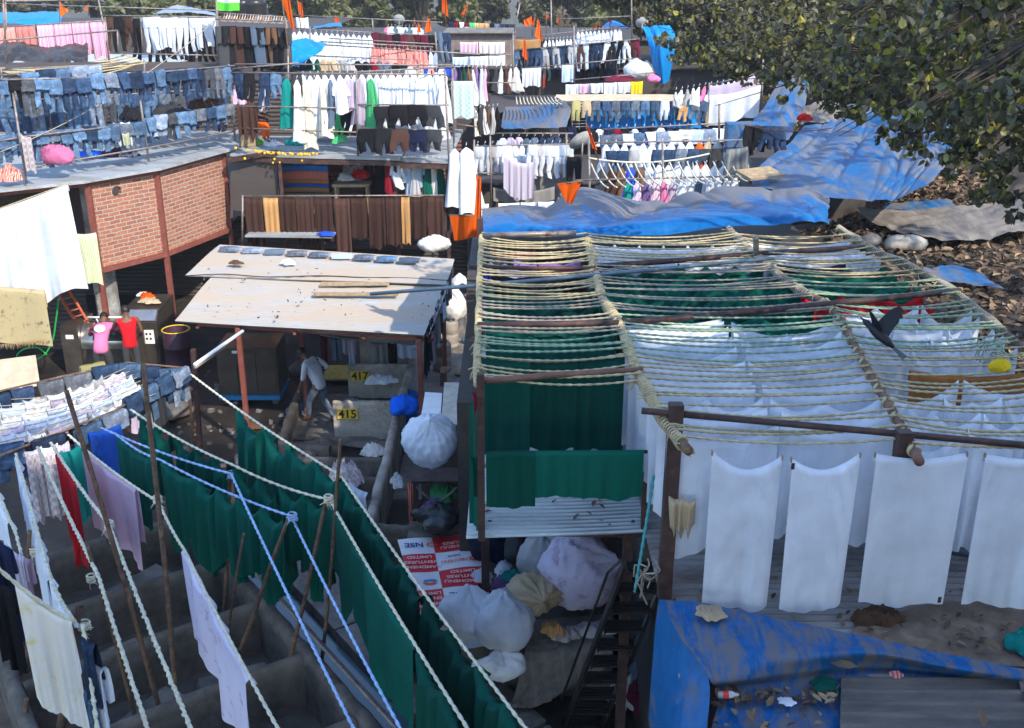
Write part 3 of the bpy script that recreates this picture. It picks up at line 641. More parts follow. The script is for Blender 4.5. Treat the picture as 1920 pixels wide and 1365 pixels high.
cloth('scarf', Line(Yp(228, 250, 25.5), Yp(241, 249, 25.6)), 0, 1, .28, CM('green striped'), folds=2, amp=.03, label='small green and white scarf under the white garment on terrace rail', cat='scarf')
ts = empty('terrace_backdrop', (-12, 31.5, 4.5), 'dark backdrop added for the shade behind the jeans on the left terrace', 'shed')  # dark backing added so the gaps between the jeans read as shade
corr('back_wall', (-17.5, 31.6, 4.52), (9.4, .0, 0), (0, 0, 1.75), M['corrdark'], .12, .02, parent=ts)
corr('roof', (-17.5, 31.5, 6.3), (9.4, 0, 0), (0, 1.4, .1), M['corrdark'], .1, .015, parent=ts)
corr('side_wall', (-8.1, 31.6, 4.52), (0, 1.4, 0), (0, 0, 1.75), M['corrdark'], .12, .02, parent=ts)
mt_ = empty('deck_backdrop', (-4.6, 31.5, 4.5), 'dark corrugated backdrop added for the shade at the back of the middle deck', 'shed')  # dark wall added to stand for the shaded depth of the deck
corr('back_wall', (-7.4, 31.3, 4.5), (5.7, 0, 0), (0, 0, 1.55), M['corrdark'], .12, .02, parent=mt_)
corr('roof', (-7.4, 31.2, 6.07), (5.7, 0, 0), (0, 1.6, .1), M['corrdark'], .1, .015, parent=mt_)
for k, (x, y, c, sz) in enumerate(((20, 246, 'navy', 1.2), (95, 238, 'charcoal', 1.0), (160, 232, 'slate blue', 1.1), (245, 222, 'black', 1.0), (320, 212, 'charcoal', 1.2), (385, 204, 'dark brown', 1.0))): pile(Yp(x, y, 28.6), (sz, .6, .45), c, f'{c} heap of unsorted clothes under the inner terrace jeans, {ORD[k]} from the left', 280 + k)
for k, (x, y, c, sz) in enumerate(((600, 243, 'dark brown', .9), (640, 240, 'charcoal', .8), (475, 235, 'maroon', .8))): pile(Yp(x, y, 30.4), (sz, .6, .5), c, ('dark brown heap behind the cream dresses on the deck', 'charcoal heap behind the light green dress on the deck', 'maroon heap at the left back of the middle deck')[k], 290 + k)
# things lying on the terrace
o = bundle(Yp(108, 305, 24.3), (.40, .32, .26), 'pink', 'bright pink cloth bundle lying on the left terrace edge', 3, squash=.6, knot=False)
pile(Yp(226, 294, 26.2), (1.0, .5, .32), 'dark patterned', 'dark heap of garments on the terrace behind the front rail', 5)
pile(Yp(20, 338, 23.6), (.7, .5, .5), 'red striped', 'red patterned cloth bundle at the far left terrace corner', 6)
pile(Yp(172, 292, 27), (.9, .4, .2), 'bright blue', 'flat bright blue cloth lying on the left terrace', 7)
cloth('scarf', Line(Yp(38, 252, 23.5), Yp(58, 258, 23.6)), 0, 1, .75, CM('white and grey patterned'), folds=2, amp=.03, label='floral scarf tied to the leftmost terrace post', cat='scarf')
def wire(a, b, sag, r, label, mat=None, cat='cord'):
    mb = MB(); mb.tube(Line(a, b, sag).pts(24), r, 5); return tag(mb.build('cord', mat or M['ropegrey']), label, cat)
wire(Yp(0, 285, 23.5), Yp(300, 120, 26.4), .15, .012, 'pale cord slanting across the hanging jeans of the left terrace')
wire(Yp(300, 120, 26.4), Yp(400, 40, 30), .05, .012, 'pale cord rising from jeans rack to white trousers')
# ================================================================== BEHIND THE LEFT TERRACE
def far_shed(name, P0, P1, z0, z1, dep, roof, label, wallm=None, cat='shed'):
    """an open shed with plate roof standing behind racks"""
    a = np.array([P0[0], P0[1], 0.]); b = np.array([P1[0], P1[1], 0.]); e = empty(name, (a[0], a[1], 0), label, cat)
    d = (b - a); d[2] = 0; n_ = np.array([-d[1], d[0], 0.]) / np.linalg.norm(d)
    mb = MB(); V = [(*a[:2], z0), (*b[:2], z0), (*b[:2], z1), (*a[:2], z1)]; mb.add(V + [tuple(np.array(v) + n_ * .08) for v in V], [(0, 1, 2, 3), (7, 6, 5, 4), (0, 4, 5, 1), (1, 5, 6, 2), (2, 6, 7, 3), (3, 7, 4, 0)], 0, False)
    mb.build('wall', wallm or M['corrdark'], e)
    mb = MB(); q = [a[:2] - n_[:2] * .25, b[:2] - n_[:2] * .25, b[:2] + n_[:2] * dep, a[:2] + n_[:2] * dep]
    V = [(*p, z1 + .012) for p in q] + [(*p, z1 + .06) for p in q]; mb.add(V, [(3, 2, 1, 0), (4, 5, 6, 7), (0, 1, 5, 4), (1, 2, 6, 5), (2, 3, 7, 6), (3, 0, 4, 7)], 0, False); mb.build('roof', roof, e)
    return e
far_shed('tin_shed', (-22, 38.6), (-12.4, 38.6), 0, 5.6, 6, M['corr'], 'long tin roofed shed behind the pink cloth row')
row(Yp(-10, 52, 36), Yp(66, 47, 36), [('cloth', 'coral red', 1, .95)] * 2, 'above the black tarpaulin far left', 'pink cloths on the far left rail')
row(Yp(68, 47, 36), Yp(200, 40, 36), [('cloth', 'pink patterned', 1, 1.05)] * 4, 'above the black tarpaulin far left', 'pink cloths on the far left rail')
rack('pipe_rack', 'pipe rack carrying the pink cloths at the upper left', 'drying rack', [(Yp(14, 100, 36), Yp(10, -5, 36)), (Yp(205, 100, 36), Yp(183, -8, 36)), (Yp(66, 100, 36), Yp(64, 46, 36))], [[Yp(-20, 52, 36), Yp(205, 38, 36)], [Yp(-20, 6, 36), Yp(420, 20, 36)]])
c = [[Yp(x, y, Y) + np.array([0, 0, h]) for x, h in ((-20, 0), (30, .1), (80, -.05), (120, .05), (165, 0))] for y, Y, h0 in ((84, 37, 0), (98, 34.5, .1), (124, 33, 0))]
tarp('tarpaulin', c, M['tarpblack'], 24, 50, .12, 1.4, 3, 'black crumpled tarpaulin beneath the pink cloth row')
G2 = 'white trousers on the far left rack'
row(Yp(266, 32, 34), Yp(404, 34, 34), [('trousers', 'white', 1, 1.0)] * 8, 'on the rail under the blue tent', G2, size=1.05)
row(Yp(196, 32, 34.6), Yp(264, 34, 34.6), [('trousers', 'dark brown', 1, .95), ('trousers', 'black', 1, .95), ('trousers', 'dark brown', 1, .9), ('trousers', 'black', 1, 1.1)], 'left of the white trousers rail', 'dark trousers by the white ones')
row(Yp(272, 50, 36.5), Yp(404, 50, 36.5), [('trousers', 'black', 1, 1.15)] * 8, 'behind the row of white trousers', 'dark trousers behind the white ones')
rack('pipe_rack', 'pipe rack carrying the white trousers below the blue tent', 'drying rack', [(Yp(206, 130, 34), Yp(197, 32, 34)), (Yp(412, 122, 34), Yp(406, -4, 34)), (Yp(268, 100, 34.2), Yp(264, 32, 34.2))], [[Yp(190, 29, 34), Yp(415, 32, 34)], [Yp(210, 100, 34), Yp(410, 104, 34)]])
row(Yp(410, 50, 31.5), Yp(540, 56, 31.5), [('knee', c, 1, 1.5) for c in ['charcoal', 'black', 'dark brown', 'black', 'black', 'slate blue', 'black', 'brown', 'black', 'charcoal']], 'on the frame beside the tricolour flag', 'dark trousers beside the tricolour flag', size=1.1)
row(Yp(416, 56, 33), Yp(536, 60, 33), jr([K_, D_, K_, K_, D_, K_, K_, K_], 'trousers', L=1.1), 'on the second rail beside the tricolour flag', 'dark trousers beside the tricolour flag')
e = rack('cord_rack', 'tilted pipe frame strung with pale and orange cords behind the tricolour flag', 'drying frame', [(Yp(545, 120, 31.5), Yp(536, 38, 31.5))], [[Yp(405, 36, 31.5), Yp(540, 40, 31.5)], [Yp(408, 24, 35.5), Yp(536, 32, 35.5)], [Yp(405, 36, 31.5), Yp(408, 24, 35.5)]])
for i in range(26):
    mb = MB(); t = i / 25.; mb.tube(Line(Yp(408 + 128 * t, 37 + 4 * t, 31.5), Yp(412 + 122 * min(1, t + .08), 25 + 7 * t, 35.5), .12).pts(8), .014, 5); mb.build('cord', M['ropecream'] if i % 3 else simple('orange_cord', (.6, .2, .06), .9), e)
for i, (x, c_) in enumerate(((455, 0), (478, 0))):
    P = Yp(x, 28, 42); e = empty('water_tank', P, f'black ribbed water tank {"left" if i == 0 else "right"} of the pair behind the tricolour flag', 'water tank')
    mb = MB(); pr = [(0, .45), (.05, .48), (.15, .45), (.2, .48), (.3, .45), (.35, .48), (.5, .46), (.55, .40), (.62, .2), (.7, .18), (.7, .001)]
    th = np.arange(20) * 2 * PI / 20; mb.grid(np.array([[(r_ * math.cos(t), r_ * math.sin(t), z_) for t in th] for z_, r_ in pr]), True); mb.build('tank_body', M['blackp'], e, P)
    mb = MB(); mb.box(P + np.array([0, 0, -.06]), (1.1, 1.1, .08)); mb.build('stand', M['pipe'], e)
tarp('tarpaulin', [[Yp(x, y - (10 if 20 < x < 380 else 0) * 0, Y) for x in xs] for xs, y, Y in (((-20, 30, 70, 116), 24, 46), ((-20, 30, 70, 116), 33, 44), ((-20, 30, 70, 114), 46, 43))], M['tarpb'], 14, 24, .06, 1, 4, 'blue tarpaulin tent roof at the far upper left edge')
tarp('tarpaulin', [[Yp(290, 27, 44), Yp(335, 12, 45), Yp(398, 24, 45)], [Yp(288, 27, 41), Yp(345, 24, 42), Yp(410, 32, 42)]], tarp_mat('pale_tarp', (.16, .26, .42), (.3, .31, .34), .5), 12, 24, .05, 1, 5, 'pale blue tarpaulin ridge roof above the white trousers')
e = rack('rope_mat', 'sagging mat of yellow ropes stretched behind the left terrace jeans', 'drying frame', [(Yp(5, 160, 29), Yp(2, 128, 29)), (Yp(272, 150, 31), Yp(270, 112, 31))], [[Yp(0, 130, 29), Yp(272, 118, 31)]])
for i in range(14):
    mb = MB(); t = i / 13.; mb.tube(Line(Yp(-10, 131 - 5 * t, 29 + 4 * t), Yp(275 - 40 * t, 118 - 16 * t, 31 + 4 * t), .1 + .12 * (i % 3)).pts(14), .016, 5); mb.build('cord', M['rope'], e)
# ================================================================== MIDDLE BUILDING
Yf = 28.0
mbd = empty('laundry_building', (-4.6, Yf, 0), 'two level open laundry building with steel deck behind the low metal roof', 'building')
slab('deck', [(-7.45, Yf + .3), (-2.9, Yf - .35), (-2.9, 33), (-7.6, 33)], 4.42, .06, M['deck'], mbd)
slab('deck', [(-2.88, Yf - .2), (-1.62, Yf - .45), (-1.5, 33), (-2.88, 33)], 4.36, .06, M['deck'], mbd)
for a, b in (((-7.45, Yf + .25, 4.34), (-2.9, Yf - .3, 4.34)), ((-2.9, Yf - .3, 4.28), (-1.62, Yf - .4, 4.28)), ((-7.3, Yf + .1, 2.05), (-1.7, Yf, 2.05))):
    mb = MB(); mb.sqbar(a, b, .1, .12); mb.build('beam', M['steel'], mbd)
for x, y0 in ((523, 360), (740, 360), (838, 390)):
    p = Yp(x, 288, Yf); mb = MB(); mb.sqbar((p[0], Yf, 0), (p[0], Yf, 4.33), .09); mb.build('post', M['steel'], mbd)
slab('floor', [(-7.4, Yf + .1), (-1.7, Yf), (-1.7, 32.4), (-7.5, 32.4)], 2.1, .08, M['corrdark'], mbd)
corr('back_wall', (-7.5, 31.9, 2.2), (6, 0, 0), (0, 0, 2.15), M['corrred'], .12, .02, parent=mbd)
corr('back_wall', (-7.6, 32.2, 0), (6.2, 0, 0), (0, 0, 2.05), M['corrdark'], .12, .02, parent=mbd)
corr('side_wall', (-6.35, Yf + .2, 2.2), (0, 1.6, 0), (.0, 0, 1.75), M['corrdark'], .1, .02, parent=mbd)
mb = MB(); V = [Yp(432, 322, Yf + .15), Yp(520, 300, Yf + .15), Yp(520, 385, Yf + .15), Yp(432, 410, Yf + .15)]; V += [v + np.array([0, .05, 0]) for v in V]
mb.add(V, [(0, 3, 2, 1), (4, 5, 6, 7), (0, 1, 5, 4), (1, 2, 6, 5), (2, 3, 7, 6), (3, 0, 4, 7)], 0, False); mb.build('side_panel', M['corrdark'], mbd)
mb = MB(); mb.sqbar(Yp(430, 300, Yf + .1), Yp(520, 285, Yf + .1), .12); mb.build('brace', M['steel'], mbd)
rack('pipe_rack', 'tall pipe drying rack on the middle building deck', 'drying rack',
     [(Yp(671, 292, Yf - .3), Yp(668, 133, Yf - .3)), (Yp(846, 385, Yf - .4), Yp(834, 132, Yf - .4)), (Yp(852, 300, Yf + 1.5), Yp(848, 122, Yf + 1.5)), (Yp(541, 200, 31), Yp(540, 92, 31))],
     [[Yp(436, 129, Yf + .4), Yp(560, 118, Yf + .2)], [Yp(432, 136, Yf + .3), Yp(838, 140, Yf - .4)], [Yp(440, 199, Yf), Yp(672, 203, Yf - .3)], [Yp(440, 240, Yf), Yp(672, 248, Yf - .3)],
      [Yp(668, 196, Yf - .3), Yp(842, 197, Yf - .4)], [Yp(668, 240, Yf - .3), Yp(842, 245, Yf - .4)], [Yp(668, 264, Yf - .3), Yp(842, 280, Yf - .4)], [Yp(670, 135, Yf - .3), Yp(852, 125, Yf + 1.5)], [Yp(440, 120, 31), Yp(850, 122, 31)]])
G3 = 'garments on the tall rack of the middle building'
WU = 'on the tall middle rack'
row(Yp(437, 138, Yf + .3), Yp(566, 139, Yf + .1), [('trousers', D_, 1, .62), ('trousers', K_, 1, .75), None, ('trousers', D_, 1.1, .85), ('trousers', L_, .9, .75), ('dress', 'teal', 1, 1.25), ('trousers', 'charcoal', 1, .62)], WU + ' left end', G3)
row(Yp(548, 143, Yf), Yp(612, 142, Yf), [('dress', 'off white', 1, 1.6), ('dress', 'cream', 1, 1.65), ('dress', 'white', 1, 1.5), ('dress', 'cream', 1, 1.4)], WU + ' left of centre', G3)
row(Yp(612, 143, Yf - .1), Yp(705, 142, Yf - .3), [('dress', 'slate blue', .7, 1.15), ('shirt', 'white', 1.2, .75), ('shirt', 'lilac', 1, .85), ('dress', 'lilac', .9, 1.15), ('dress', 'light green', 1.1, 1.55)], WU + ' near its centre post', G3)
row(Yp(708, 142, Yf + .2), Yp(836, 140, Yf + .1), [('gown', 'white', 1, 1.5)] * 11, WU + ' right half', G3, size=1.3)
row(Yp(560, 135, Yf + 1.3), Yp(838, 130, Yf + 1.3), [('gown', 'white', 1, 1.35)] * 20, 'on the second line of the middle rack', 'white gowns on the second line of the middle rack', size=1.25)
row(Yp(625, 205, Yf + .5), Yp(668, 205, Yf + .5), [('dress', 'light green', 1, .75), ('trousers', K_, .8, .7), ('trousers', 'dark brown', .8, .7)], 'low behind the middle rack centre post', G3)
row(Yp(700, 197, Yf - .55), Yp(826, 197, Yf - .6), [('trousers', K_, 1, .58), ('trousers', K_, 1, .62), ('trousers', K_, 1, .6), ('trousers', 'charcoal', 1, .58)], 'on the upper black trousers rail', 'black trousers on the middle rack', size=1.15)
row(Yp(672, 242, Yf - .62), Yp(828, 245, Yf - .66), [('trousers', K_, 1, .55), ('trousers', K_, 1, .6), ('trousers', 'dark brown', 1, .55), ('trousers', 'navy', 1, .62), ('trousers', 'charcoal', 1, .5)], 'on the lower black trousers rail', 'black trousers on the middle rack', size=1.15)
row(Yp(722, 290, Yf + .1), Yp(830, 294, Yf), [('dress', 'dark red', 1, .95), ('shirt', 'white', .8, .65), ('shirt', 'white', .8, .65), ('dress', 'pale blue', .9, .95), ('dress', 'light grey', .9, .95), ('shirt', 'pale blue', .7, .7), ('dress', 'green', .9, .98), ('dress', 'off white', .7, .95), ('dress', 'green', 1, 1.0)], 'under the middle building deck', 'garments under the middle deck')
row(Yp(640, 300, 30), Yp(740, 296, 30), [('dress', 'white and grey patterned', 1, .6), ('shirt', 'lilac', 1, .6), ('dress', K_, 1, 1.1), ('dress', K_, 1, 1.1), ('dress', 'brown', 1, 1.1)], 'in the shade under the middle deck', 'garments under the middle deck')
items = [('towel', 'dark brown', 1.1, 1.15), ('towel', 'tan', .9, 1.0), ('towel', 'dark brown', 1.0, 1.05), ('towel', 'dark brown', 1.0, 1.15), ('towel', 'dark brown', 1.1, 1.05), ('towel', 'dark brown', 1, 1.35), ('towel', 'dark brown', 1, 1.15), ('towel', 'dark brown', 1, 1.35), ('towel', 'dark brown', .9, 1.2), ('towel', 'tan', .5, 1.15), ('towel', 'dark brown', 1, 1.2), ('towel', 'dark brown', 1, 1.2)]
row(Yp(456, 370, Yf - .35), Yp(834, 367, Yf - .4), items, 'on the middle building low rail', 'brown towels on the low rail', sag=.05)
rack('pipe_rack', 'low rail rack carrying the brown towels in front of the middle building', 'drying rack', [(Yp(454, 460, Yf - .35), Yp(455, 366, Yf - .35))], [[Yp(454, 368, Yf - .35), Yp(838, 366, Yf - .4)]])
# marigold string
mb = MB(); ln = Line(Yp(440, 276, Yf - .1), Yp(600, 286, Yf - .4), .06)
e = tag(mb.tube(ln.pts(20), .006, 5).build('garland', M['rope']), 'string of yellow marigold garlands hanging under the middle deck edge', 'garland')
for i in range(46):
    p = ln.at(np.array(rnd.random())); p = p + np.array([0, -.02, -rnd.uniform(0, .05)]) + (np.array([0, 0, -rnd.uniform(0, .25)]) if i % 9 == 0 else 0)
    r_ = rnd.uniform(.02, .045); th = np.arange(8) * PI / 4
    mb = MB(); mb.grid(np.array([[(p[0] + r_ * math.sin(a) * math.cos(t), p[1] + r_ * math.sin(a) * math.sin(t), p[2] + r_ * math.cos(a)) for t in th] for a in (.1, .8, 1.6, 2.4, 3.0)]), True); mb.build('flower', simple('marigold', (.75, .42, .02), .8), e)
# things on the deck
zt2 = 4.48
pile(Z(470, 272, zt2), (.75, .45, .3), 'lime green', 'bright green cloth heap on the left of the middle deck', 11)
pile(Z(508, 274, zt2), (.42, .35, .3), 'white', 'small white cloth heap between green and teal cloths on deck', 12)
pile(Z(556, 271, zt2), (.85, .5, .34), 'teal', 'teal cloth heap on the middle deck beside the white one', 13)
pile(Z(545, 281, zt2), (1.3, .5, .06), 'light grey', 'flat grey cloth under the heaps on the middle deck', 14)
pile(Yp(452, 195, 29.6), (.6, .4, .9), 'pale pink', 'pale pink laundry heap at the left back of middle deck', 15)
cloth('towel', Line(Yp(444, 196, Yf), Yp(482, 194, Yf)), 0, 1, .95, CM('dark brown'), back=.4, folds=3, amp=.06, pins=3, sag=.05, jag=.2, label='dark brown towel bunched over the left end of the deck rail', cat='towel')
# inside the lower level
mt = empty('mattress_stack', Z(565, 372, 2.2), 'stack of folded blue and red striped mattresses in the open lower room', 'mattresses')
P0 = Yp(565, 362, 29.2)
for i, (c, h) in enumerate((('tan', .16), ('bright blue', .08), ('orange brown', .12), ('red striped', .24), ('blue plain', .16))):
    zz = P0[2] + sum(x for x in (.16, .08, .12, .24, .16)[:i]); mb = MB(); a = CR([[(-.78, 0, 0), (0, 0, .03), (.78, 0, 0)], [(-.78, .6, .02), (0, .6, .03), (.78, .6, .02)]], 8, 20)
    Q = np.stack([a + np.array([0, 0, h * f]) for f in (0, 1)]); mb.grid(np.concatenate([a[:1] + np.array([0, -.0, 0]), a[:1] + np.array([0, -.04, h * .3]), a[:1] + np.array([0, -.04, h * .8]), a[:1] + np.array([0, .02, h]), a[1:] + np.array([0, 0, h])]))
    mb.build('mattress', CM(c), mt, (P0[0], P0[1], zz))
mb = MB(); mb.box((P0[0], P0[1] + .3, P0[2] - .3), (1.6, .6, .55)); mb.build('base', M['wood'], mt)
pile(Yp(470, 364, 28.6), (1.0, .5, .6), 'light grey', 'grey white cloth heap on the shelf left of the mattresses', 17)
pile(Yp(648, 338, 28.8), (.6, .4, .3), 'light grey', 'small grey cloth bag on the table under the deck', 18)
pile(Yp(676, 334, 29), (.6, .4, .4), 'red', 'red and cream bundle on the table under the deck', 19)
tb = empty('table', Yp(660, 345, 28.9), 'small brown wooden table in the open lower room', 'table'); c_ = Yp(660, 345, 28.9)
mb = MB(); mb.box(c_, (1.0, .5, .08)); mb.build('table_top', M['wood'], tb)
for sx in (-.42, .42):
    for sy in (-.2, .2):
        mb = MB(); mb.box(c_ + np.array([sx, sy, -.4]), (.06, .06, .72)); mb.build('leg', M['wood'], tb)
pile(Yp(612, 440, 27.2), (.6, .4, .12), 'royal blue', 'royal blue cloth lying on a plank below the brown towels', 20)
pk = empty('plank_shelf', Yp(560, 440, 27.3), 'pale plank shelf sticking out below the brown towels', 'shelf')
mb = MB(); mb.box(Yp(545, 440, 27.4), (2.3, .5, .04), rz=-.05); mb.build('board', M['deck'], pk)
for q in (-.8, .8):
    mb = MB(); p = Yp(545, 440, 27.4); mb.box(p + np.array([q, .1, -p[2] / 2]), (.06, .06, p[2] - .05)); mb.build('leg', M['steel'], pk)
bundle(Yp(815, 470, 26.6), (.42, .34, .22), 'off white', 'off white sack lying beyond the far corner of the low roof', 21)
# white gowns hanging on the lane side
row(Yp(842, 272, Yf - .5), Yp(886, 268, Yf - .2), [('dress', 'white', 1, 1.55), ('dress', 'white', 1.3, 1.6)], 'at the right end post of the middle building', 'white gowns by the lane', size=1.3)
# ================================================================== BEHIND THE MIDDLE BUILDING
far_shed('tin_shed', (-9.5, 42.5), (-1.5, 42.5), 0, 5.4, 5, M['corrdark'], 'low dark shed behind the far white and red rows')
row(Yp(546, 54, 40), Yp(698, 62, 40), [('gown', 'white', 1, 1.2)] * 15, 'on the far rack behind the middle building', 'white garments on the far rack', size=1.3)
row(Yp(620, 76, 37), Yp(696, 80, 37), [('gown', 'white', 1, .8)] * 7, 'under the far white row', 'white garments on the far rack', size=1.25)
row(Yp(696, 82, 37), Yp(800, 88, 37), [('gown', 'coral red', 1, .75)] * 13, 'on hangers behind the middle building', 'coral red garments on hangers', size=1.5)
row(Yp(556, 104, 34), Yp(764, 112, 34), [('dress', Mm, 1, .8), ('dress', 'green', 1, .8), ('dress', 'green', 1, .9), ('shirt', 'beige', 1, .6), ('shirt', 'beige', 1, .6), ('shirt', 'light grey', 1, .6), ('shirt', 'light grey', 1, .6), ('shirt', K_, 1, .6), ('shirt', K_, 1, .6), ('shirt', 'dark red', .7, .6), ('shirt', 'slate blue', 1, .55), ('shirt', 'slate blue', 1, .55), ('shirt', K_, 1, .6), ('shirt', K_, 1, .6)], 'on the line above the white gowns', 'shirts above the white gowns')
row(Yp(764, 118, 32), Yp(842, 122, 32), [('shirt', c, 1, .6) for c in ('off white', 'slate blue', 'beige', 'royal blue', 'coral red', 'navy', 'off white', 'royal blue')], 'just above the right white gowns', 'shirts above the white gowns')
row(Yp(697, 62, 41), Yp(815, 66, 41), [('trousers', c, 1, .8) for c in ('maroon', 'dark brown', 'maroon', K_, 'maroon', 'dark brown', 'maroon', 'maroon', K_)], 'in the shade behind the coral red row', 'dark garments behind the coral row')
row(Yp(802, 92, 36), Yp(822, 92, 36), [('gown', 'white', 1, .8), ('gown', 'pale blue', 1, .8)], 'right of the coral red row', 'garments right of the coral row')
row(Yp(824, 62, 38), Yp(840, 62, 38), [('trousers', 'slate blue', 1, 1.1), ('trousers', D_, 1, 1.0)], 'beside the grey tin hut', 'trousers beside the tin hut')
row(Yp(842, 122, 31.5), Yp(914, 124, 31.5), [('dress', c, 1, .95) for c in ('royal blue', 'purple', 'navy', 'green', 'brown', 'off white', 'purple', 'pale blue', 'pink patterned')], 'on the line above the mint cloth', 'coloured dresses above the mint cloth')
rack('pipe_rack', 'group of thin pipe racks behind the middle building', 'drying rack', [(Yp(582, 105, 37), Yp(581, 50, 37)), (Yp(640, 100, 37), Yp(638, 75, 37)), (Yp(820, 115, 36), Yp(816, 60, 36)), (Yp(700, 66, 41), Yp(698, 36, 41)), (Yp(654, 100, 40), Yp(652, 55, 40))],
     [[Yp(540, 52, 40), Yp(700, 61, 40)], [Yp(600, 78, 36), Yp(812, 88, 37)], [Yp(575, 82, 35), Yp(900, 102, 34)], [Yp(545, 28, 44), Yp(830, 42, 44)], [Yp(550, 103, 34), Yp(770, 112, 34)], [Yp(618, 72, 38), Yp(822, 83, 38)], [Yp(696, 60, 41), Yp(818, 67, 41)]])
tarp('tarpaulin', [[Yp(540, 78, 33), Yp(575, 74, 34), Yp(612, 82, 34)], [Yp(528, 95, 32.4), Yp(560, 92, 33), Yp(600, 98, 33)], [Yp(530, 125, 32), Yp(545, 124, 32), Yp(556, 122, 32.6)]], M['tarpb'], 20, 24, .07, 2, 8, 'bright blue tarpaulin folded over the rail end behind the white gowns')
tarp('tarpaulin', [[Yp(590, 50, 48), Yp(625, 44, 50), Yp(640, 44, 50)], [Yp(585, 55, 44), Yp(625, 50, 45), Yp(642, 52, 44)]], M['tarpb'], 8, 12, .04, 1, 9, 'small blue tent roof beyond the far white row')
cloth('cloth', Line(Yp(846, 153, 31), Yp(888, 153, 31)), 0, 1, 1.0, CM('mint patterned'), back=.5, folds=3, amp=.02, pins=2, sag=0, label='mint patterned cloth hanging right of the middle building', cat='cloth')
cloth('sheet', Line(Yp(555, 33, 45), Yp(578, 33, 45)), 0, 1, .4, CM('white'), folds=2, amp=.03, label='small white sheet beside the flags above the far rack', cat='sheet')
# ================================================================== RIGHT HALF, FAR ROWS
def flag(pts, label, col='orange', cat='flag', pole=None, Y=30, folds=2, amp=.04, n=14):
    """pts: pixel quad [hoist top, fly top, fly bottom, hoist bottom] at depth Y; pole: two pixels"""
    a, b, c, d = [Yp(x, y, Y) for x, y in pts]; e = empty('flag', Yp(*pole[0], Y) if pole else a, label, cat)
    u = np.linspace(0, 1, n)[None, :, None]; v = np.linspace(0, 1, n)[:, None, None]
    P = (a * (1 - u) + b * u) * (1 - v) + (d * (1 - u) + c * u) * v
    s = np.linalg.norm(b - a); P[..., 1] += (amp + .04 * s) * (u * np.sin(folds * 6.3 * u + 3 * v + pts[0][0]))[..., 0]; P[..., 2] += (.02 * s * np.sin(9 * u + 2 * v))[..., 0]
    mb = MB(); mb.grid(P); mb.build('cloth', CM(col), e)
    if pole:
        mb = MB(); mb.bar(Yp(*pole[0], Y + .02), Yp(*pole[1], Y + .02), .018, 6); mb.build('pole', M['bamboo'], e)
    return e
def dish(P, r, label, yaw=0., pitch=.6):
    e = empty('satellite_dish', P, label, 'satellite dish'); mb = MB(); th = np.arange(18) * 2 * PI / 18
    R_ = Matrix.Rotation(yaw, 3, 'Z') @ Matrix.Rotation(-PI / 2 + pitch, 3, 'X')
    Q = np.array([[(k * r * math.cos(t), k * r * math.sin(t), .3 * r * k * k) for t in th] for k in (.02, .3, .6, .85, 1)]); Q2 = Q @ np.array(R_).T + P; mb.grid(Q2, True)
    mb.grid(Q2[::-1] - np.array([0, -.01, .01]), True); mb.build('reflector', simple('dish_grey', (.38, .38, .38), .6), e)
    f = P + np.array(R_) @ np.array([0, 0, r * .9]); mb = MB(); mb.bar(Q2[4][14], f, .012, 5); mb.bar(f, f + (P - f) * .12, .035, 8); mb.build('feed_arm', M['pipe'], e)
    mb = MB(); mb.bar(P, P - np.array([0, 0, r * 1.4]), .025, 6); mb.build('mast', M['pipe'], e); return e
# supports: sheds under every far rack, so nothing floats
far_shed('tin_shed', (-1.2, 31.3), (3.2, 31.3), 0, 3.1, 4.5, M['corrdark'], 'dark shed under the long row of white trousers')
far_shed('tin_shed', (3.6, 28.6), (9.6, 28.6), 0, 3.9, 4.0, M['corrdark'], 'dark shed under the rows of pointed white garments')
far_shed('tin_shed', (-.8, 37.4), (9.2, 37.4), 0, 4.3, 4.5, M['corrdark'], 'shed behind the blue tarpaulin wall')
far_shed('tin_shed', (-1.3, 43.2), (8.5, 43.2), 0, 5.2, 6, M['corrdark'], 'shed under the far row of jeans')
far_shed('tin_shed', (-14, 54), (16, 54), 0, 5.5, 9, M['corrdark'], 'long low sheds at the far side of the laundry')
far_shed('tin_shed', (-34, 62), (-10, 62), 0, 5.6, 9, M['corrdark'], 'low sheds far behind the tricolour flag')
# white trousers row
G4 = 'white trousers on the long row right of the lane'
row(Yp(890, 275, 30), Yp(958, 273, 30), jr(['white', 'white', 'light grey', 'white', 'white'], 'trousers', L=.82), 'at the lane end of the row', G4)
row(Yp(992, 273, 30), Yp(1072, 270, 30), jr(['white', 'light grey', 'white', 'white', 'pale blue', 'white'], 'trousers', L=.85), 'at the right end of the white trousers row', G4)
row(Yp(888, 266, 30.5), Yp(1070, 264, 30.5), [('gown', 'white', 1, .5)] * 13, 'pointed on the line over the white trousers', 'pointed white garments over the trousers row')
cloth('towel', Line(Yp(944, 286, 29.7), Yp(1001, 303, 29.7), .12), 0, 1, 1.05, CM('lilac striped'), back=.4, folds=5, amp=.04, nv=14, label='lilac striped blanket hanging in front of the white trousers row', cat='blanket')
cloth('blanket', Line(Yp(1000, 328, 30.4), Yp(1066, 320, 30.4)), 0, 1, .75, CM('grey green patterned'), back=.3, folds=3, amp=.03, label='grey green patterned blanket below the right white trousers', cat='blanket')
cloth('blanket', Line(Yp(925, 352, 30), Yp(1040, 350, 30), .1), 0, 1, .35, CM('grey green patterned'), back=.3, folds=4, amp=.05, label='grey green blanket low below the lilac striped one', cat='blanket')
row(Yp(1062, 292, 30), Yp(1090, 292, 30), [('trousers', K_, 1, .85)], 'right of the long white trousers row', 'black trousers by the dish')
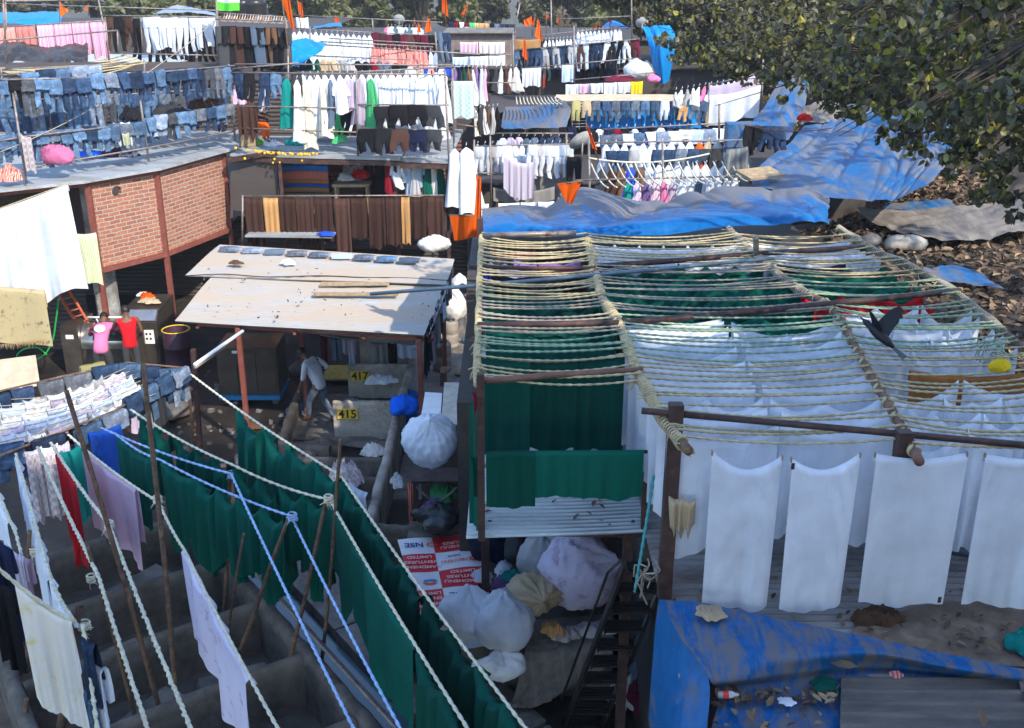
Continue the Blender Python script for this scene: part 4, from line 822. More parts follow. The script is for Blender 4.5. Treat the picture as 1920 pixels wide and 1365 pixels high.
row(Yp(935, 252, 31.5), Yp(1070, 252, 31.5), jr(['white', 'lilac', 'lilac', 'slate blue', 'slate blue', D_, D_, D_, 'charcoal'], 'shirt', L=.55), 'on the line behind the white trousers', 'shirts behind the white trousers')
row(Yp(1000, 240, 33), Yp(1080, 238, 33), jr([K_, K_, 'charcoal', K_, 'navy'], 'trousers', L=.6), 'in the gap below the blue tarpaulins', 'dark trousers below the blue tarpaulins')
row(Yp(885, 384, 26), Yp(1040, 378, 26), [('cloth', 'off white', 1, .3), None, ('cloth', 'cream', 1.3, .25), ('cloth', 'off white', 1, .28), ('cloth', 'white', 1, .25)], 'low on the line behind the blue strip', 'pale cloths behind the blue strip')
rack('pipe_rack', 'pipe rack of the long white trousers row', 'drying rack', [(Yp(921, 385, 29.8), Yp(919, 255, 29.8)), (Yp(1062, 360, 30), Yp(1062, 250, 30)), (Yp(888, 350, 30), Yp(889, 262, 30))],
     [[Yp(886, 274, 30), Yp(1076, 270, 30)], [Yp(930, 250, 31.5), Yp(1075, 250, 31.5)], [Yp(880, 324, 29.8), Yp(925, 325, 29.8)]])
dish(Yp(1092, 268, 27.5), .33, 'white satellite dish right of the long white trousers row', .6, .7)
# pointed white rows on the right
J2 = [F_, F_, 'white', L_, 'white', F_, 'white', 'white', 'pale blue', F_, 'white', 'pale blue', F_]
row(Yp(1128, 256, 27.6), Yp(1404, 238, 27.6), jr(J2, 'jeans', L=.55), 'over the rail above the pointed whites', 'pale jeans above the pointed whites', size=1.15)
row(Yp(1100, 235, 29), Yp(1330, 232, 29), jr([K_, 'white', 'navy', 'dark red', K_, 'pale blue', 'navy', K_, 'white', 'navy', K_, 'charcoal', K_, 'navy'], 'shirt', L=.45), 'in the shade under the blue wall', 'dark garments under the blue wall')
whites = ['white', 'white', 'white', 'white', 'white', 'white', 'white', 'off white', 'white', 'white', 'orange', 'beige', 'light grey', 'pale pink', 'white', 'white']
row(Yp(1128, 264, 26.5), Yp(1408, 256, 26.5), [('gown', c, 1, .78) for c in whites], 'on the upper pointed row', 'pointed garments on the right racks', size=1.15)
row(Yp(1134, 284, 26.2), Yp(1400, 276, 26.2), jr([Mm, Mm, 'light grey', 'white', Mm, Mm, F_, Mm, 'slate blue', 'charcoal', 'slate blue', Mm], 'trousers', L=.5), 'between the two pointed rows', 'jeans between the pointed rows')
row(Yp(1122, 308, 25.2), Yp(1385, 300, 25.2), [('gown', c, 1, .92) for c in ('charcoal', 'dark brown', 'brown', 'royal blue', 'brown', 'white', 'white', 'off white', 'white', 'white', 'white', 'white', 'white', 'white', 'white')], 'on the lower pointed row', 'pointed garments on the right racks', size=1.2)
row(Yp(1170, 334, 24), Yp(1388, 326, 24), [('dress', c, 1, .8) for c in ('teal', 'lilac', 'purple', 'pale pink', 'pink', 'lilac', 'white', 'white', 'slate blue', 'white', 'white', 'white', 'white')], 'on the nearest pointed row behind the blue strip', 'dresses behind the blue strip')
e = rack('rope_rack', 'pipe rack with slanting ropes behind the blue tarpaulin strip', 'drying rack', [(Yp(1106, 380, 24), Yp(1104, 262, 24.6)), (Yp(1244, 372, 24), Yp(1242, 266, 24.6)), (Yp(1404, 350, 24.5), Yp(1400, 240, 26)), (Yp(1348, 260, 26.5), Yp(1349, 195, 26.5))],
     [[Yp(1100, 268, 24.6), Yp(1416, 262, 25)], [Yp(1080, 338, 23.4), Yp(1390, 330, 23.8)], [Yp(1128, 243, 27), Yp(1410, 228, 27)]])
for i in range(17):
    t = i / 16.; mb = MB(); rope(mb, Line(Yp(1108 + 262 * t, 306 - 4 * t, 24.6), Yp(1140 + 262 * t, 352 - 12 * t, 22.6), .1), .016, .12, step=.06); mb.build('cord', M['ropecream'], e)
mb = MB(); mb.tube(Line(Yp(1104, 296, 24.4), Yp(1330, 288, 25), .15).pts(20), .02, 6); mb.build('cord', M['ropecream'], e)
cloth('cloth', Line(Yp(1362, 280, 24.3), Yp(1402, 276, 24.3)), 0, 1, 1.15, CM('grey'), back=.4, folds=3, amp=.08, pins=2, sag=.02, nv=16, flare=.3, hem=.12, label='grey cloth draped over the right end of the rope rack', cat='cloth')
mb = MB(); mb.box(Yp(1392, 252, 26.3), (.8, .5, .55)); tag(mb.build('water_tank', M['tarpd']), 'square blue covered tank at the right end of the pale jeans rail', 'tank')
row(Yp(1398, 236, 24.5), Yp(1468, 238, 24.5), jr([K_, K_, D_, D_], 'trousers', L=.62), 'between the two blue sloping tarpaulins', 'dark trousers by the sloping tarpaulins')
wire(Yp(1395, 234, 24.5), Yp(1560, 240, 24), .1, .012, 'thin line carrying dark trousers near the sloping tarpaulin', M['steel'], 'line')
# blue tarps behind
tarp('tarpaulin', [[Yp(948, 200, 37), Yp(1000, 198, 37), Yp(1045, 182, 36)], [Yp(940, 232, 34.5), Yp(1000, 226, 34.5), Yp(1070, 205, 35)], [Yp(944, 242, 33), Yp(1010, 240, 33), Yp(1060, 242, 34)]], M['tarpd'], 36, 50, .05, 1.2, 21, run=5, label= 'dusty blue tarpaulin slope left of the blue wall')
fr = empty('frame_roof', Yp(1190, 200, 35.5), 'long tan topped frame roof with a blue tarpaulin wall under it', 'shelter')
tarp('roof', [[Yp(1043, 178, 37), Yp(1180, 177, 37), Yp(1330, 178, 37)], [Yp(1040, 190, 35.6), Yp(1180, 189, 35.6), Yp(1336, 190, 35.6)]], simple('tan_sheet', (.52, .40, .28), .85, 0, .2, 3, .3), 6, 30, .02, 1, 22, parent=fr)
tarp('wall', [[Yp(1100, 191, 35.9), Yp(1210, 191, 35.9), Yp(1330, 190, 35.9)], [Yp(1100, 242, 35.8), Yp(1210, 240, 35.8), Yp(1322, 240, 35.8)]], M['tarpb'], 12, 50, .03, 2, 23, parent=fr)
for x in (1046, 1325):
    mb = MB(); mb.sqbar(Yp(x, 188, 35.7), Yp(x, 242, 35.7), .09); mb.build('post', M['wood'], fr)
row(Yp(1044, 189, 35.3), Yp(1330, 190, 35.3), jr([F_, None, 'khaki', 'beige', F_, Mm, F_, L_, F_, L_, L_, 'white', D_, 'tan', F_, L_], 'trousers', L=.62), 'along the front of the frame roof', 'trousers along the frame roof', size=.95)
mb = MB(); a = Yp(1082, 195, 35.6); e = empty('wire_grid', a, 'pale wire grid panel left of the blue tarpaulin wall', 'grid')
for k in range(9):
    mb = MB(); mb.bar(Yp(1072, 194 + k * 5.5, 35.6), Yp(1100, 193 + k * 5.5, 35.6), .012, 5); mb.build('wire', M['whitepaint'], e)
for k in range(3):
    mb = MB(); mb.bar(Yp(1073 + k * 13, 192, 35.62), Yp(1073 + k * 13, 242, 35.62), .014, 5); mb.build('wire', M['whitepaint'], e)
row(Yp(1060, 159, 38.5), Yp(1206, 153, 38.5), [('cloth', 'white', 1, .35), ('cloth', 'pale pink', .8, .35), ('cloth', 'white', 1, .35), ('cloth', 'white', 1, .38), ('cloth', 'white', 1, .38), ('cloth', 'yellow', .9, .38)], 'on the line above the frame roof', 'cloths above the frame roof')
row(Yp(1110, 164, 38.8), Yp(1180, 161, 38.8), jr([L_, Mm, Mm], 'trousers', L=.3), 'peeping below cloths above the frame roof', 'jeans above the frame roof')
# far jeans row
G5 = 'trousers on the far jeans rack'
row(Yp(966, 96, 42), Yp(1076, 84, 42), jr([L_, K_, Mm, Mm, Mm, 'light grey', Mm, 'light grey', Mm, Mm, 'light grey'], 'trousers', L=.85), 'on the left half of far rack', G5)
row(Yp(1076, 84, 42), Yp(1196, 74, 42), jr(['pale blue', 'dark brown', 'pale blue', K_, Mm, Mm, K_, 'white', K_, 'pale blue', K_, 'white', 'dark brown', 'maroon'], 'trousers', L=.9), 'on the right half of far rack', G5)
row(Yp(980, 106, 43), Yp(1180, 98, 43), jr([K_, D_, K_, 'light grey', K_, D_, K_, K_, 'dark brown', K_, D_, K_, K_, D_, K_, K_], 'trousers', L=.9), 'in shade behind the far rack', G5)
row(Yp(1080, 56, 46), Yp(1166, 50, 46), [('gown', 'white', 1, .9)] * 11, 'on the far rack above the jeans', 'white garments above the far jeans', size=1.2)
row(Yp(1020, 72, 45), Yp(1080, 68, 45), [('gown', 'white', 1, .5)] * 9, 'left of the far white rack', 'white garments above the far jeans', size=1.2)
cloth('sheet', Line(Yp(966, 74, 44.5), Yp(1014, 73, 44.5)), 0, 1, .35, CM('tan'), folds=2, amp=.02, label='tan sheet hanging left above the far jeans rack', cat='sheet')
row(Yp(978, 128, 40), Yp(1016, 127, 40), [('towel', 'white', 1, .72)], 'below the left half of far jeans', 'white towels below the far jeans')
row(Yp(1053, 122, 40), Yp(1076, 121, 40), [('towel', 'pale blue', 1, .68)], 'below the middle of the far jeans', 'white towels below the far jeans')
row(Yp(960, 122, 41), Yp(975, 122, 41), [('dress', 'off white', 1, .9)], 'at left foot of the far jeans rack', 'far garments')
rack('pipe_rack', 'pipe rack of the far jeans row', 'drying rack', [(Yp(963, 180, 41), Yp(962, 58, 41)), (Yp(1077, 160, 41), Yp(1076, 48, 41)), (Yp(1185, 78, 45), Yp(1184, -8, 45)), (Yp(1035, 120, 41), Yp(1033, -10, 41))],
     [[Yp(962, 94, 41.9), Yp(1200, 73, 41.9)], [Yp(960, 72, 45), Yp(1180, 48, 46)], [Yp(978, 128, 40), Yp(1230, 106, 40)], [Yp(1070, 150, 39.5), Yp(1230, 136, 39.5)], [Yp(1050, 36, 45), Yp(1185, 30, 45)]])
tarp('tarpaulin', [[Yp(x, y, Y) for x, y, Y in r_] for r_ in (((1204, 50, 40), (1230, 47, 40), (1256, 47, 40.2)), ((1212, 70, 39.6), (1240, 66, 39.4), (1266, 70, 40)), ((1222, 110, 39.6), (1242, 108, 39.3), (1264, 105, 40)), ((1232, 156, 39.8), (1244, 157, 39.6), (1254, 152, 40)))], M['tarpb'], 40, 60, .09, 1.5, 31, run=6, label= 'tall bright blue tarpaulin hanging at the right end of far jeans')
bundle(Yp(1192, 146, 39.8), (.42, .3, .34), 'white', 'white laundry sack at the foot of the tall blue tarpaulin', 41)
bundle(Yp(1212, 146, 39.8), (.28, .25, .3), 'off white', 'smaller off white sack touching the tall blue tarpaulin', 42)
bundle(Yp(1225, 154, 39.4), (.25, .2, .14), 'pink', 'pink bundle below the sacks by the tall blue tarpaulin', 43)
pile(Yp(1162, 152, 39.6), (1.6, .5, .35), 'maroon', 'maroon heap of clothes left of the white sacks', 44)
# far middle: hut and rows
ht = far_shed('tin_hut', (-2.7, 44.0), (.15, 44.0), 0, 6.5, 2.5, M['tarpgrey'], 'small hut with grey sheet roof and white front cloths', simple('hut_wall', (.16, .13, .12), .9), 'hut')
row(Yp(861, 79, 43.7), Yp(948, 79, 43.7), [('cloth', 'pale pink', 1, .42), ('cloth', 'off white', 1.4, .42)], 'across the front of the small hut', 'cloths on the hut front')
row(Yp(842, 41, 48), Yp(965, 46, 48), [('cloth', c, 1, .5) for c in ('navy', 'dark red', 'white', 'maroon', 'light green', 'khaki', 'tan', 'tan', K_, 'slate blue', D_, K_, D_)], 'on the roof line of the small hut', 'cloths above the small hut')
row(Yp(846, 52, 47.6), Yp(965, 55, 47.6), [('shorts', c, 1, .4) for c in (D_, K_, D_, Mm, K_, D_, K_, 'slate blue', K_, D_, K_)], 'low on the roof line of the hut', 'dark trousers above the small hut')
row(Yp(724, 46, 50), Yp(790, 48, 50), [('shirt', c, 1, .5) for c in ('pink', 'white', 'slate blue', 'pale blue', 'white', 'pale blue', 'slate blue', 'white', 'light grey', 'pale blue')], 'on the farthest line above the coral row', 'shirts on the farthest line', size=1.2)
row(Yp(848, 108, 36.5), Yp(948, 104, 36.5), [('cloth', 'pale blue', 1, .3), ('cloth', 'white', 1.2, .35), ('cloth', 'white', 1, .35)], 'on the net line below the hut', 'cloths below the hut')
row(Yp(900, 124, 36), Yp(962, 122, 36), [('dress', c, 1, .75) for c in ('pale pink', 'charcoal', 'black', 'charcoal', 'white', 'dark brown', 'off white')], 'on the line below the small hut', 'dark dresses below the hut')
row(Yp(888, 200, 34), Yp(936, 195, 34), [('dress', c, 1, .8) for c in ('off white', 'charcoal', 'white', 'brown', 'light grey', 'black')], 'beside the lane below the mint cloth', 'garments beside the lane')
rack('pipe_rack', 'pipe racks round the small far hut', 'drying rack', [(Yp(855, 300, 33), Yp(852, 125, 33)), (Yp(893, 240, 34), Yp(893, 125, 34)), (Yp(962, 70, 44), Yp(975, 5, 44)), (Yp(936, 180, 36), Yp(940, 118, 36))],
     [[Yp(840, 98, 36), Yp(958, 103, 36)], [Yp(848, 122, 34), Yp(930, 124, 34)], [Yp(850, 232, 33), Yp(895, 238, 33)], [Yp(895, 155, 35), Yp(965, 155, 35)]])
e = tag(slab('plank', [Yp(845, 222, 33)[:2], Yp(895, 222, 33)[:2], Yp(895, 214, 35)[:2], Yp(845, 214, 35)[:2]], Yp(850, 222, 33)[2], .06, M['deck']), 'pale sheet platform beside the lane below the mint cloth', 'platform')
mb = MB()
for i in range(12): mb.tube(Line(Yp(968 + i * 6.5, 182, 36), Yp(970 + i * 7.5, 195, 34.4), .05).pts(5), .02, 5)
tag(mb.build('rope_mat', M['ropecream']), 'small mat of pale ropes left of the frame roof', 'ropes', None)
# right: white sheet and sloping tarps
ln = Line(Yp(1330, 162, 31), Yp(1424, 138, 31), .05)
cloth('bedsheet', ln, 0, 1, .85, CM('lilac'), folds=3, amp=.04, pins=2, label='lilac bedsheet hanging above the white one beside the tree', cat='bedsheet')
cloth('bedsheet', Line(Yp(1331, 180, 30.8), Yp(1426, 160, 30.8), .03), 0, 1, .82, CM('white'), folds=3, amp=.06, pins=2, label='white bedsheet hanging lower right of the frame roof', cat='bedsheet')
row(Yp(1262, 166, 33), Yp(1405, 142, 33), [('gown', c, 1, .45) for c in ('light grey', 'white', 'light grey', 'white', 'white', 'pink', 'white', 'pale pink', 'pale blue', 'white', 'lilac', 'white', 'white')], 'pointed on the line above the lilac bedsheet', 'pointed garments above the lilac bedsheet')
rack('pipe_rack', 'pipe rack holding the lilac and white bedsheets', 'drying rack', [(Yp(1427, 225, 31), Yp(1431, 110, 31)), (Yp(1330, 230, 31), Yp(1330, 155, 31))], [[Yp(1328, 160, 31), Yp(1430, 135, 31)]])
tarp('tarpaulin', [[Yp(x, y, Y) for x, y, Y in r_] for r_ in (((1462, 146, 31), (1490, 146, 31), (1520, 155, 31)), ((1440, 190, 28.5), (1475, 190, 28), (1510, 195, 28)), ((1412, 228, 27), (1450, 236, 26.5), (1492, 235, 26.5)), ((1404, 262, 26), (1440, 268, 25.6), (1480, 262, 25.6)))], M['tarpd'], 40, 50, .06, 1.2, 51, run=4, label= 'narrow blue tarpaulin sloping down beside the dark trousers')
tarp('tarpaulin', [[Yp(x, y, Y) for x, y, Y in r_] for r_ in (
    ((1520, 222, 28), (1590, 196, 29), (1660, 205, 28.5), (1740, 205, 27.5), (1800, 240, 26)),
    ((1480, 268, 25.2), (1560, 262, 25), (1650, 255, 24.5), (1730, 260, 23.8), (1785, 290, 22.6)),
    ((1430, 306, 23.4), (1520, 315, 22.6), (1620, 318, 21.8), (1710, 318, 20.8), (1765, 318, 20.4)),
    ((1406, 348, 22), (1500, 364, 21), (1600, 374, 19.8), (1680, 372, 19.2), (1740, 345, 19.2)))], M['tarpslope'], 90, 150, .10, 1.0, 52, run=9, label= 'huge dusty blue tarpaulin sloping below the tree on the right')
tarp('tarpaulin', [[Yp(x, y, Y) for x, y, Y in r_] for r_ in (((1505, 205, 29), (1540, 195, 29), (1575, 200, 29)), ((1500, 240, 27), (1535, 232, 27), (1570, 235, 27)))], M['tarpgrey'], 14, 14, .1, 2, 53, 'grey cloth bundled at the top edge of the huge tarpaulin')
mb = MB(); mb.box(Yp(1425, 325, 21.9), (.9, .5, .05), rz=.5, rx=.2); tag(mb.build('board', M['wood']), 'loose wooden board at the foot of the huge blue tarpaulin', 'board')
pile(Yp(1508, 226, 26.4), (.4, .3, .25), 'red', 'small red cloth beside the huge blue tarpaulin', 54)
# supports under the right tarps
mb = MB(); g1, g2 = np.meshgrid(np.linspace(0, 1, 40), np.linspace(0, 1, 40))
emb = CR([[(5.95, 7.0, 4.25), (9, 7.0, 4.3), (16, 7, 4.8), (40, 7, 5)], [(5.9, 16.5, 4.3), (9, 16.5, 4.35), (16, 16, 4.9), (40, 16, 5)], [(5.2, 21, 4.3), (9, 21, 4.4), (16, 24, 5.0), (40, 25, 5)], [(9.8, 25, 3.6), (12, 27, 4.6), (18, 32, 5.2), (40, 40, 5.4)], [(14, 60, 4), (20, 60, 4.6), (30, 60, 5.4), (60, 60, 5.4)]], 60, 50)
emb[..., 2] += wrinkle(emb, .03, 1.2, 61, 4); mb.grid(emb); mb.grid(np.stack([emb[:, 0], emb[:, 0] * np.array([1, 1, 0])]))
struct(mb.build('embankment', simple('leafy_soil', (.095, .07, .05), .95, 0, .45, 4, .7, bs=14, dirt=(.05, .04, .035), dscale=2), None, (0, 0, 0)), 'raised brown earth bank covered in fallen leaves right of the racks')
def litter(name, pts, size, mat, label, tilt=.5):
    mb = MB(); V = []; Fs = []; k = 0
    for p in pts:
        s = size * rnd.uniform(.6, 1.3); a = rnd.uniform(0, 6.28); R_ = np.array(Matrix.Rotation(a, 3, 'Z') @ Matrix.Rotation(rnd.gauss(0, tilt), 3, 'X') @ Matrix.Rotation(rnd.gauss(0, tilt), 3, 'Y')).T
        c = rnd.uniform(.15, .5)
        q = np.array([(-1, 0, .0), (-.3, -.5, c), (.5, -.42, c * .8), (1.1, 0, .1), (.5, .42, c * .8), (-.3, .5, c)]) * s * .5
        V.append(q @ R_ + p + np.array([0, 0, s * .12])); Fs += [(k, k + 1, k + 2, k + 3), (k, k + 3, k + 4, k + 5)]; k += 6
    mb.add(np.concatenate(V), Fs, 0, False); return tag(mb.build(name, mat), label, 'leaves', None, 'stuff')
LEAFD = leaf_mat('dry_leaves', [(0, (.05, .033, .022)), (.4, (.10, .066, .043)), (.75, (.17, .115, .07)), (1, (.30, .22, .13))], 0, .9)
lp = []
for i in range(9500):
    a, b = rnd.random(), rnd.random(); Y = 10 + 16 * b; X = (5.95 if Y < 20 else 5.5 + (Y - 20) * .9) + a ** 1.3 * 8
    lp.append((X, Y, 4.33 + max(0, (X - 8)) * .05 + rnd.uniform(0, .05)))
litter('leaf_litter', [np.array(p) for p in lp], .17, LEAFD, 'thick layer of dry brown fallen leaves on the right bank')
tarp('ground_sheet', [[Z(x, y, z) for x, y, z in r_] for r_ in (((1610, 392, 4.6), (1720, 395, 4.6), (1850, 385, 4.7), (1960, 360, 4.9)), ((1620, 410, 4.55), (1720, 425, 4.55), (1830, 430, 4.6), (1960, 405, 4.8)), ((1650, 425, 4.5), (1730, 448, 4.5), (1800, 455, 4.5), (1960, 430, 4.7)))], M['tarpgrey'], 30, 60, .06, 1.6, 62, 'grey crumpled ground sheet lying over dry leaves under the tree', 'ground sheet')
tarp('plastic_sheet', [[Z(1730, 505, 4.48), Z(1780, 500, 4.48), Z(1840, 515, 4.5)], [Z(1735, 520, 4.46), Z(1800, 530, 4.47), Z(1880, 545, 4.47)]], M['tarpd'], 12, 20, .04, 2, 63, 'blue plastic scrap half buried in leaves at the right', 'plastic scrap')
tarp('plastic_sheet', [[Z(1655, 385, 4.6), Z(1720, 380, 4.6), Z(1780, 375, 4.6)], [Z(1655, 395, 4.56), Z(1730, 398, 4.56), Z(1790, 390, 4.58)]], M['tarpd'], 12, 20, .04, 2, 64, 'blue plastic scrap behind the grey ground sheet', 'plastic scrap')
mb = MB(); blob(mb, (0, 0, .1), (.34, .26, .16), 5, False, 4, 14, 9, .03, .6, lump=.2); tag(mb.build('rock', M['concrete2'], None, Z(1694, 468, 4.36)), 'pale flat rock lying among the dry leaves', 'rock')
mb = MB(); blob(mb, (0, 0, .1), (.24, .2, .14), 6, False, 4, 14, 9, .03, .6, lump=.2); tag(mb.build('rock', M['stone'], None, Z(1632, 462, 4.36)), 'dark grey rock at the back corner of the rope rack', 'rock')
# flags
fl = [('orange flag streaming down from a pole behind the white gowns', [(527, -5), (543, -5), (552, 58), (546, 52)], 31, ((544, 130), (527, -20))),
      ('small orange flag just right of the tallest orange flag', [(558, 2), (566, 6), (569, 33), (562, 33)], 44, ((565, 60), (557, -3))),
      ('orange flag drooping above the left far white garments', [(628, 30), (634, 33), (636, 48), (628, 45)], 50, ((628, 56), (628, 28))),
      ('large orange flag drooping in front of the far trees', [(829, -4), (837, -2), (841, 33), (828, 22)], 46, ((839, 60), (829, -8))),
      ('orange flag fluttering right of the large drooping one', [(877, 4), (874, 10), (864, 28), (871, 27)], 46, ((868, 60), (878, 2))),
      ('orange triangular flag on the hut side of the coral row', [(802, 33), (806, 36), (809, 58), (796, 62)], 44, ((803, 75), (802, 30))),
      ('short orange flag left of the triangular one', [(784, 44), (788, 48), (789, 61), (782, 60)], 48, ((784, 66), (784, 42))),
      ('tiny orange flag furthest left of the flags above coral row', [(777, 36), (779, 40), (780, 46), (777, 45)], 55, ((777, 52), (777, 35))),
      ('wide orange flag at the left of the far flag cluster', [(996, 31), (982, 38), (984, 50), (998, 45)], 46, ((998, 70), (996, 29))),
      ('narrow orange flag in the middle of the far flag cluster', [(1003, 29), (1001, 34), (997, 48), (1000, 48)], 46.5, ((998, 70), (1004, 27))),
      ('bright orange flag drooping in front of the flag cluster', [(1008, 37), (1012, 42), (1018, 78), (1003, 68)], 43, ((1020, 100), (1008, 35))),
      ('small orange flag right of the far flag cluster', [(1024, 27), (1031, 32), (1028, 34), (1025, 38)], 48, ((1024, 75), (1024, 25))),
      ('thin orange flag right of the flag cluster near a far tree', [(1046, 31), (1048, 36), (1049, 46), (1044, 42)], 48, ((1048, 60), (1046, 29))),
      ('thin orange flag above the far white garments rack', [(1143, 24), (1145, 33), (1148, 45), (1143, 42)], 50, ((1144, 60), (1143, 20))),
      ('leftmost of three tiny orange flags by the blue tent', [(1113, 43), (1116, 44), (1114, 53), (1111, 52)], 52, ((1112, 60), (1114, 42))),
      ('middle one of three tiny orange flags by the blue tent', [(1121, 43), (1124, 44), (1122, 53), (1119, 52)], 52, ((1120, 60), (1122, 42))),
      ('rightmost of three tiny orange flags by the blue tent', [(1128, 42), (1130, 44), (1129, 52), (1126, 52)], 52, ((1127, 60), (1128, 41))),
      ('orange flag hanging in front of the left far jeans', [(982, 72), (986, 78), (991, 118), (979, 104)], 40, ((984, 130), (982, 68))),
      ('narrow orange flag below the far jeans near white towel', [(1019, 141), (1022, 141), (1022, 163), (1018, 166)], 39.5, ((1018, 175), (1019, 138))),
      ('small orange flag above the blue tent at far left', [(112, 2), (118, 12), (128, 20), (113, 32)], 42, ((112, 45), (112, 0))),
      ('faint orange flag behind the pipe posts at far left', [(165, 9), (161, 14), (155, 18), (164, 20)], 60, ((166, 30), (166, 6)))]
for lab, q, Y, pole in fl: flag(q, lab, 'orange', pole=pole, Y=Y)
e = flag([(1098, 231), (1104, 238), (1120, 282), (1111, 278)], 'orange flag leaning beside the satellite dish', pole=((1122, 300), (1098, 230)), Y=22.5)
flag([(894, 330), (902, 334), (903, 440), (888, 432)], 'tall narrow orange flag hanging at the corner of the rope rack', pole=((904, 470), (894, 326)), Y=17.6, amp=.05)
flag([(843, 405), (893, 405), (897, 444), (852, 452)], 'wide orange flag with ragged edge beside the tall narrow one', pole=((842, 404), (895, 404)), Y=18, amp=.04)
flag([(1045, 345), (1092, 340), (1072, 382), (1060, 378)], 'orange pennant on a stick behind the blue tarpaulin strip', pole=((1044, 346), (1094, 339)), Y=16.7)
e = empty('tricolour_flag', Yp(408, 20, 33), 'green white and saffron tricolour flag flying above dark trousers', 'flag')
for (y0, y1, c) in ((-16, -8, 'orange'), (-8, 2, 'white'), (2, 17, 'green')):
    u = np.linspace(0, 1, 14); P = np.array([[Yp(406 + 42 * t, y + 5 * t + 2 * math.sin(5 * t), 33) + np.array([0, .1 * math.sin(7 * t), 0]) for t in u] for y in np.linspace(y0, y1, 4)])
    mb = MB(); mb.grid(P); mb.build('stripe', CM('lime green' if c == 'green' else c), e)
mb = MB(); mb.bar(Yp(408, 120, 33), Yp(405, -18, 33), .025, 6); mb.build('pole', M['pipe'], e)
dish(Yp(748, 38, 50), .26, 'pale satellite dish above the far shirts line'); dish(Yp(873, 63, 46.5), .28, 'satellite dish on the roof of the small hut', .5); dish(Yp(1204, 44, 41), .24, 'satellite dish beside the top of the tall blue tarpaulin')
tarp('tarpaulin', [[Yp(1130, 50, 54), Yp(1148, 40, 55), Yp(1172, 50, 54)], [Yp(1128, 55, 51), Yp(1150, 50, 51), Yp(1180, 55, 51)]], M['tarpb'], 10, 14, .05, 1, 71, 'small blue tent roof below the far thin orange flag')
# ================================================================== BLUE STRIP, ROPE NET AND DECK
xs = (903, 960, 1030, 1092, 1180, 1260, 1340, 1430, 1505, 1556)
rows_ = ((20.5, (392, 385, 382, 352, 372, 366, 352, 352, 353, 366)), (19, (402, 396, 400, 372, 390, 385, 366, 366, 366, 380)), (17.9, (412, 404, 414, 402, 408, 398, 386, 384, 382, 392)), (17, (425, 418, 424, 424, 416, 412, 404, 400, 398, 404)), (16.7, (440, 442, 440, 444, 442, 440, 428, 422, 416, 414)))
tarp('tarpaulin', [[Yp(x, y, Y) for x, y in zip(xs, ys)] for Y, ys in rows_], M['tarpstrip'], 60, 190, .16, .8, 81, run=8, label= 'long crumpled blue tarpaulin strip behind the rope rack')
sh = empty('store_room', (3, 17.5, 0), 'dark store room under the blue tarpaulin strip', 'store room')
mb = MB(); mb.box((2.4, 19.0, 2.2), (6.3, 4.2, 4.4)); mb.build('wall', M['corrdark'], sh)
ZN = 5.3
PL = [[(903, 443), (900, 500), (897, 610), (893, 722)], [(1100, 443), (1114, 500), (1130, 560), (1160, 605), (1190, 685), (1215, 735), (1245, 790), (1292, 846)],
      [(1362, 425), (1420, 482), (1500, 545), (1560, 578), (1625, 690), (1690, 800), (1724, 866)], [(1572, 427), (1640, 470), (1710, 500), (1790, 548), (1870, 612), (1930, 665), (2010, 760), (2080, 860)]]
PW = [np.array([Z(x, y, ZN) for x, y in l]) for l in PL]
def px_at(i, Y):
    a = PW[i]; o = np.argsort(a[:, 1]); return np.interp(Y, a[o, 1], a[o, 0])
net = empty('rope_rack', (1.5, 9, 3.5), 'big flat drying rack of pipes and posts carrying the rope net over white sheets', 'drying rack')
def node(px, py, z=ZN): return Z(px, py, z)
def post(a, b, w_=.1, nm='post', mat=None):
    mb = MB(); mb.sqbar(a, b, w_); mb.build(nm, mat or M['steel'], net)
def pipe(pts, r=.03, mat=None, nm='pipe'):
    mb = MB(); mb.tube(np.array(pts), r, 10); mb.build(nm, mat or M['steel'], net)
for i, a in enumerate(PW):
    mb = MB(); d = CR([a, a + .001], 2, 40)[0]; mb.tube(d, (.03, .045, .045, .04)[i], 10); pl = mb.build('side_pole', M['rope'] if i == 0 else M['bamboo'] if i != 2 else M['rustpipe'], net)
    # rope lashings wound round the side pole
    segs = {0: [(0, .98)], 1: [(.03, .25), (.28, .98)], 2: [(0, .45)], 3: [(0, .6), (.75, 1)]}[i]
    L = np.r_[0, np.cumsum(np.linalg.norm(np.diff(d, axis=0), axis=1))]; tot = L[-1]
    for s0, s1 in segs:
        n_ = int((s1 - s0) * tot / .0065); t = np.linspace(s0 * tot, s1 * tot, n_); c_ = np.stack([np.interp(t, L, d[:, k]) for k in range(3)], -1)
        r_ = (.034, .052, .05, .045)[i] * (1 + .25 * np.sin(t * 7 + i) * np.sin(t * 2.3)); an = t * 2 * PI / .052
        c_ = c_ + np.stack([r_ * np.cos(an), r_ * .2 * np.cos(an), r_ * np.sin(an)], -1); mb = MB(); mb.tube(c_, .0135, 5); mb.build('rope_wrap', M['ropegrey'] if i in (2, 3) else M['rope'], net)
    if i == 2:   # single rope turns with gaps on the rusty pipe
        for t in np.arange(.47, 1, .042):
            c0 = np.array([np.interp(t * tot, L, d[:, k]) for k in range(3)]); an = np.linspace(0, 4 * PI, 26)
            mb = MB(); mb.tube(c0 + np.stack([.05 * np.cos(an), np.linspace(-.02, .02, 26), .05 * np.sin(an)], -1), .015, 5); mb.build('rope_turn', M['rope'], net)
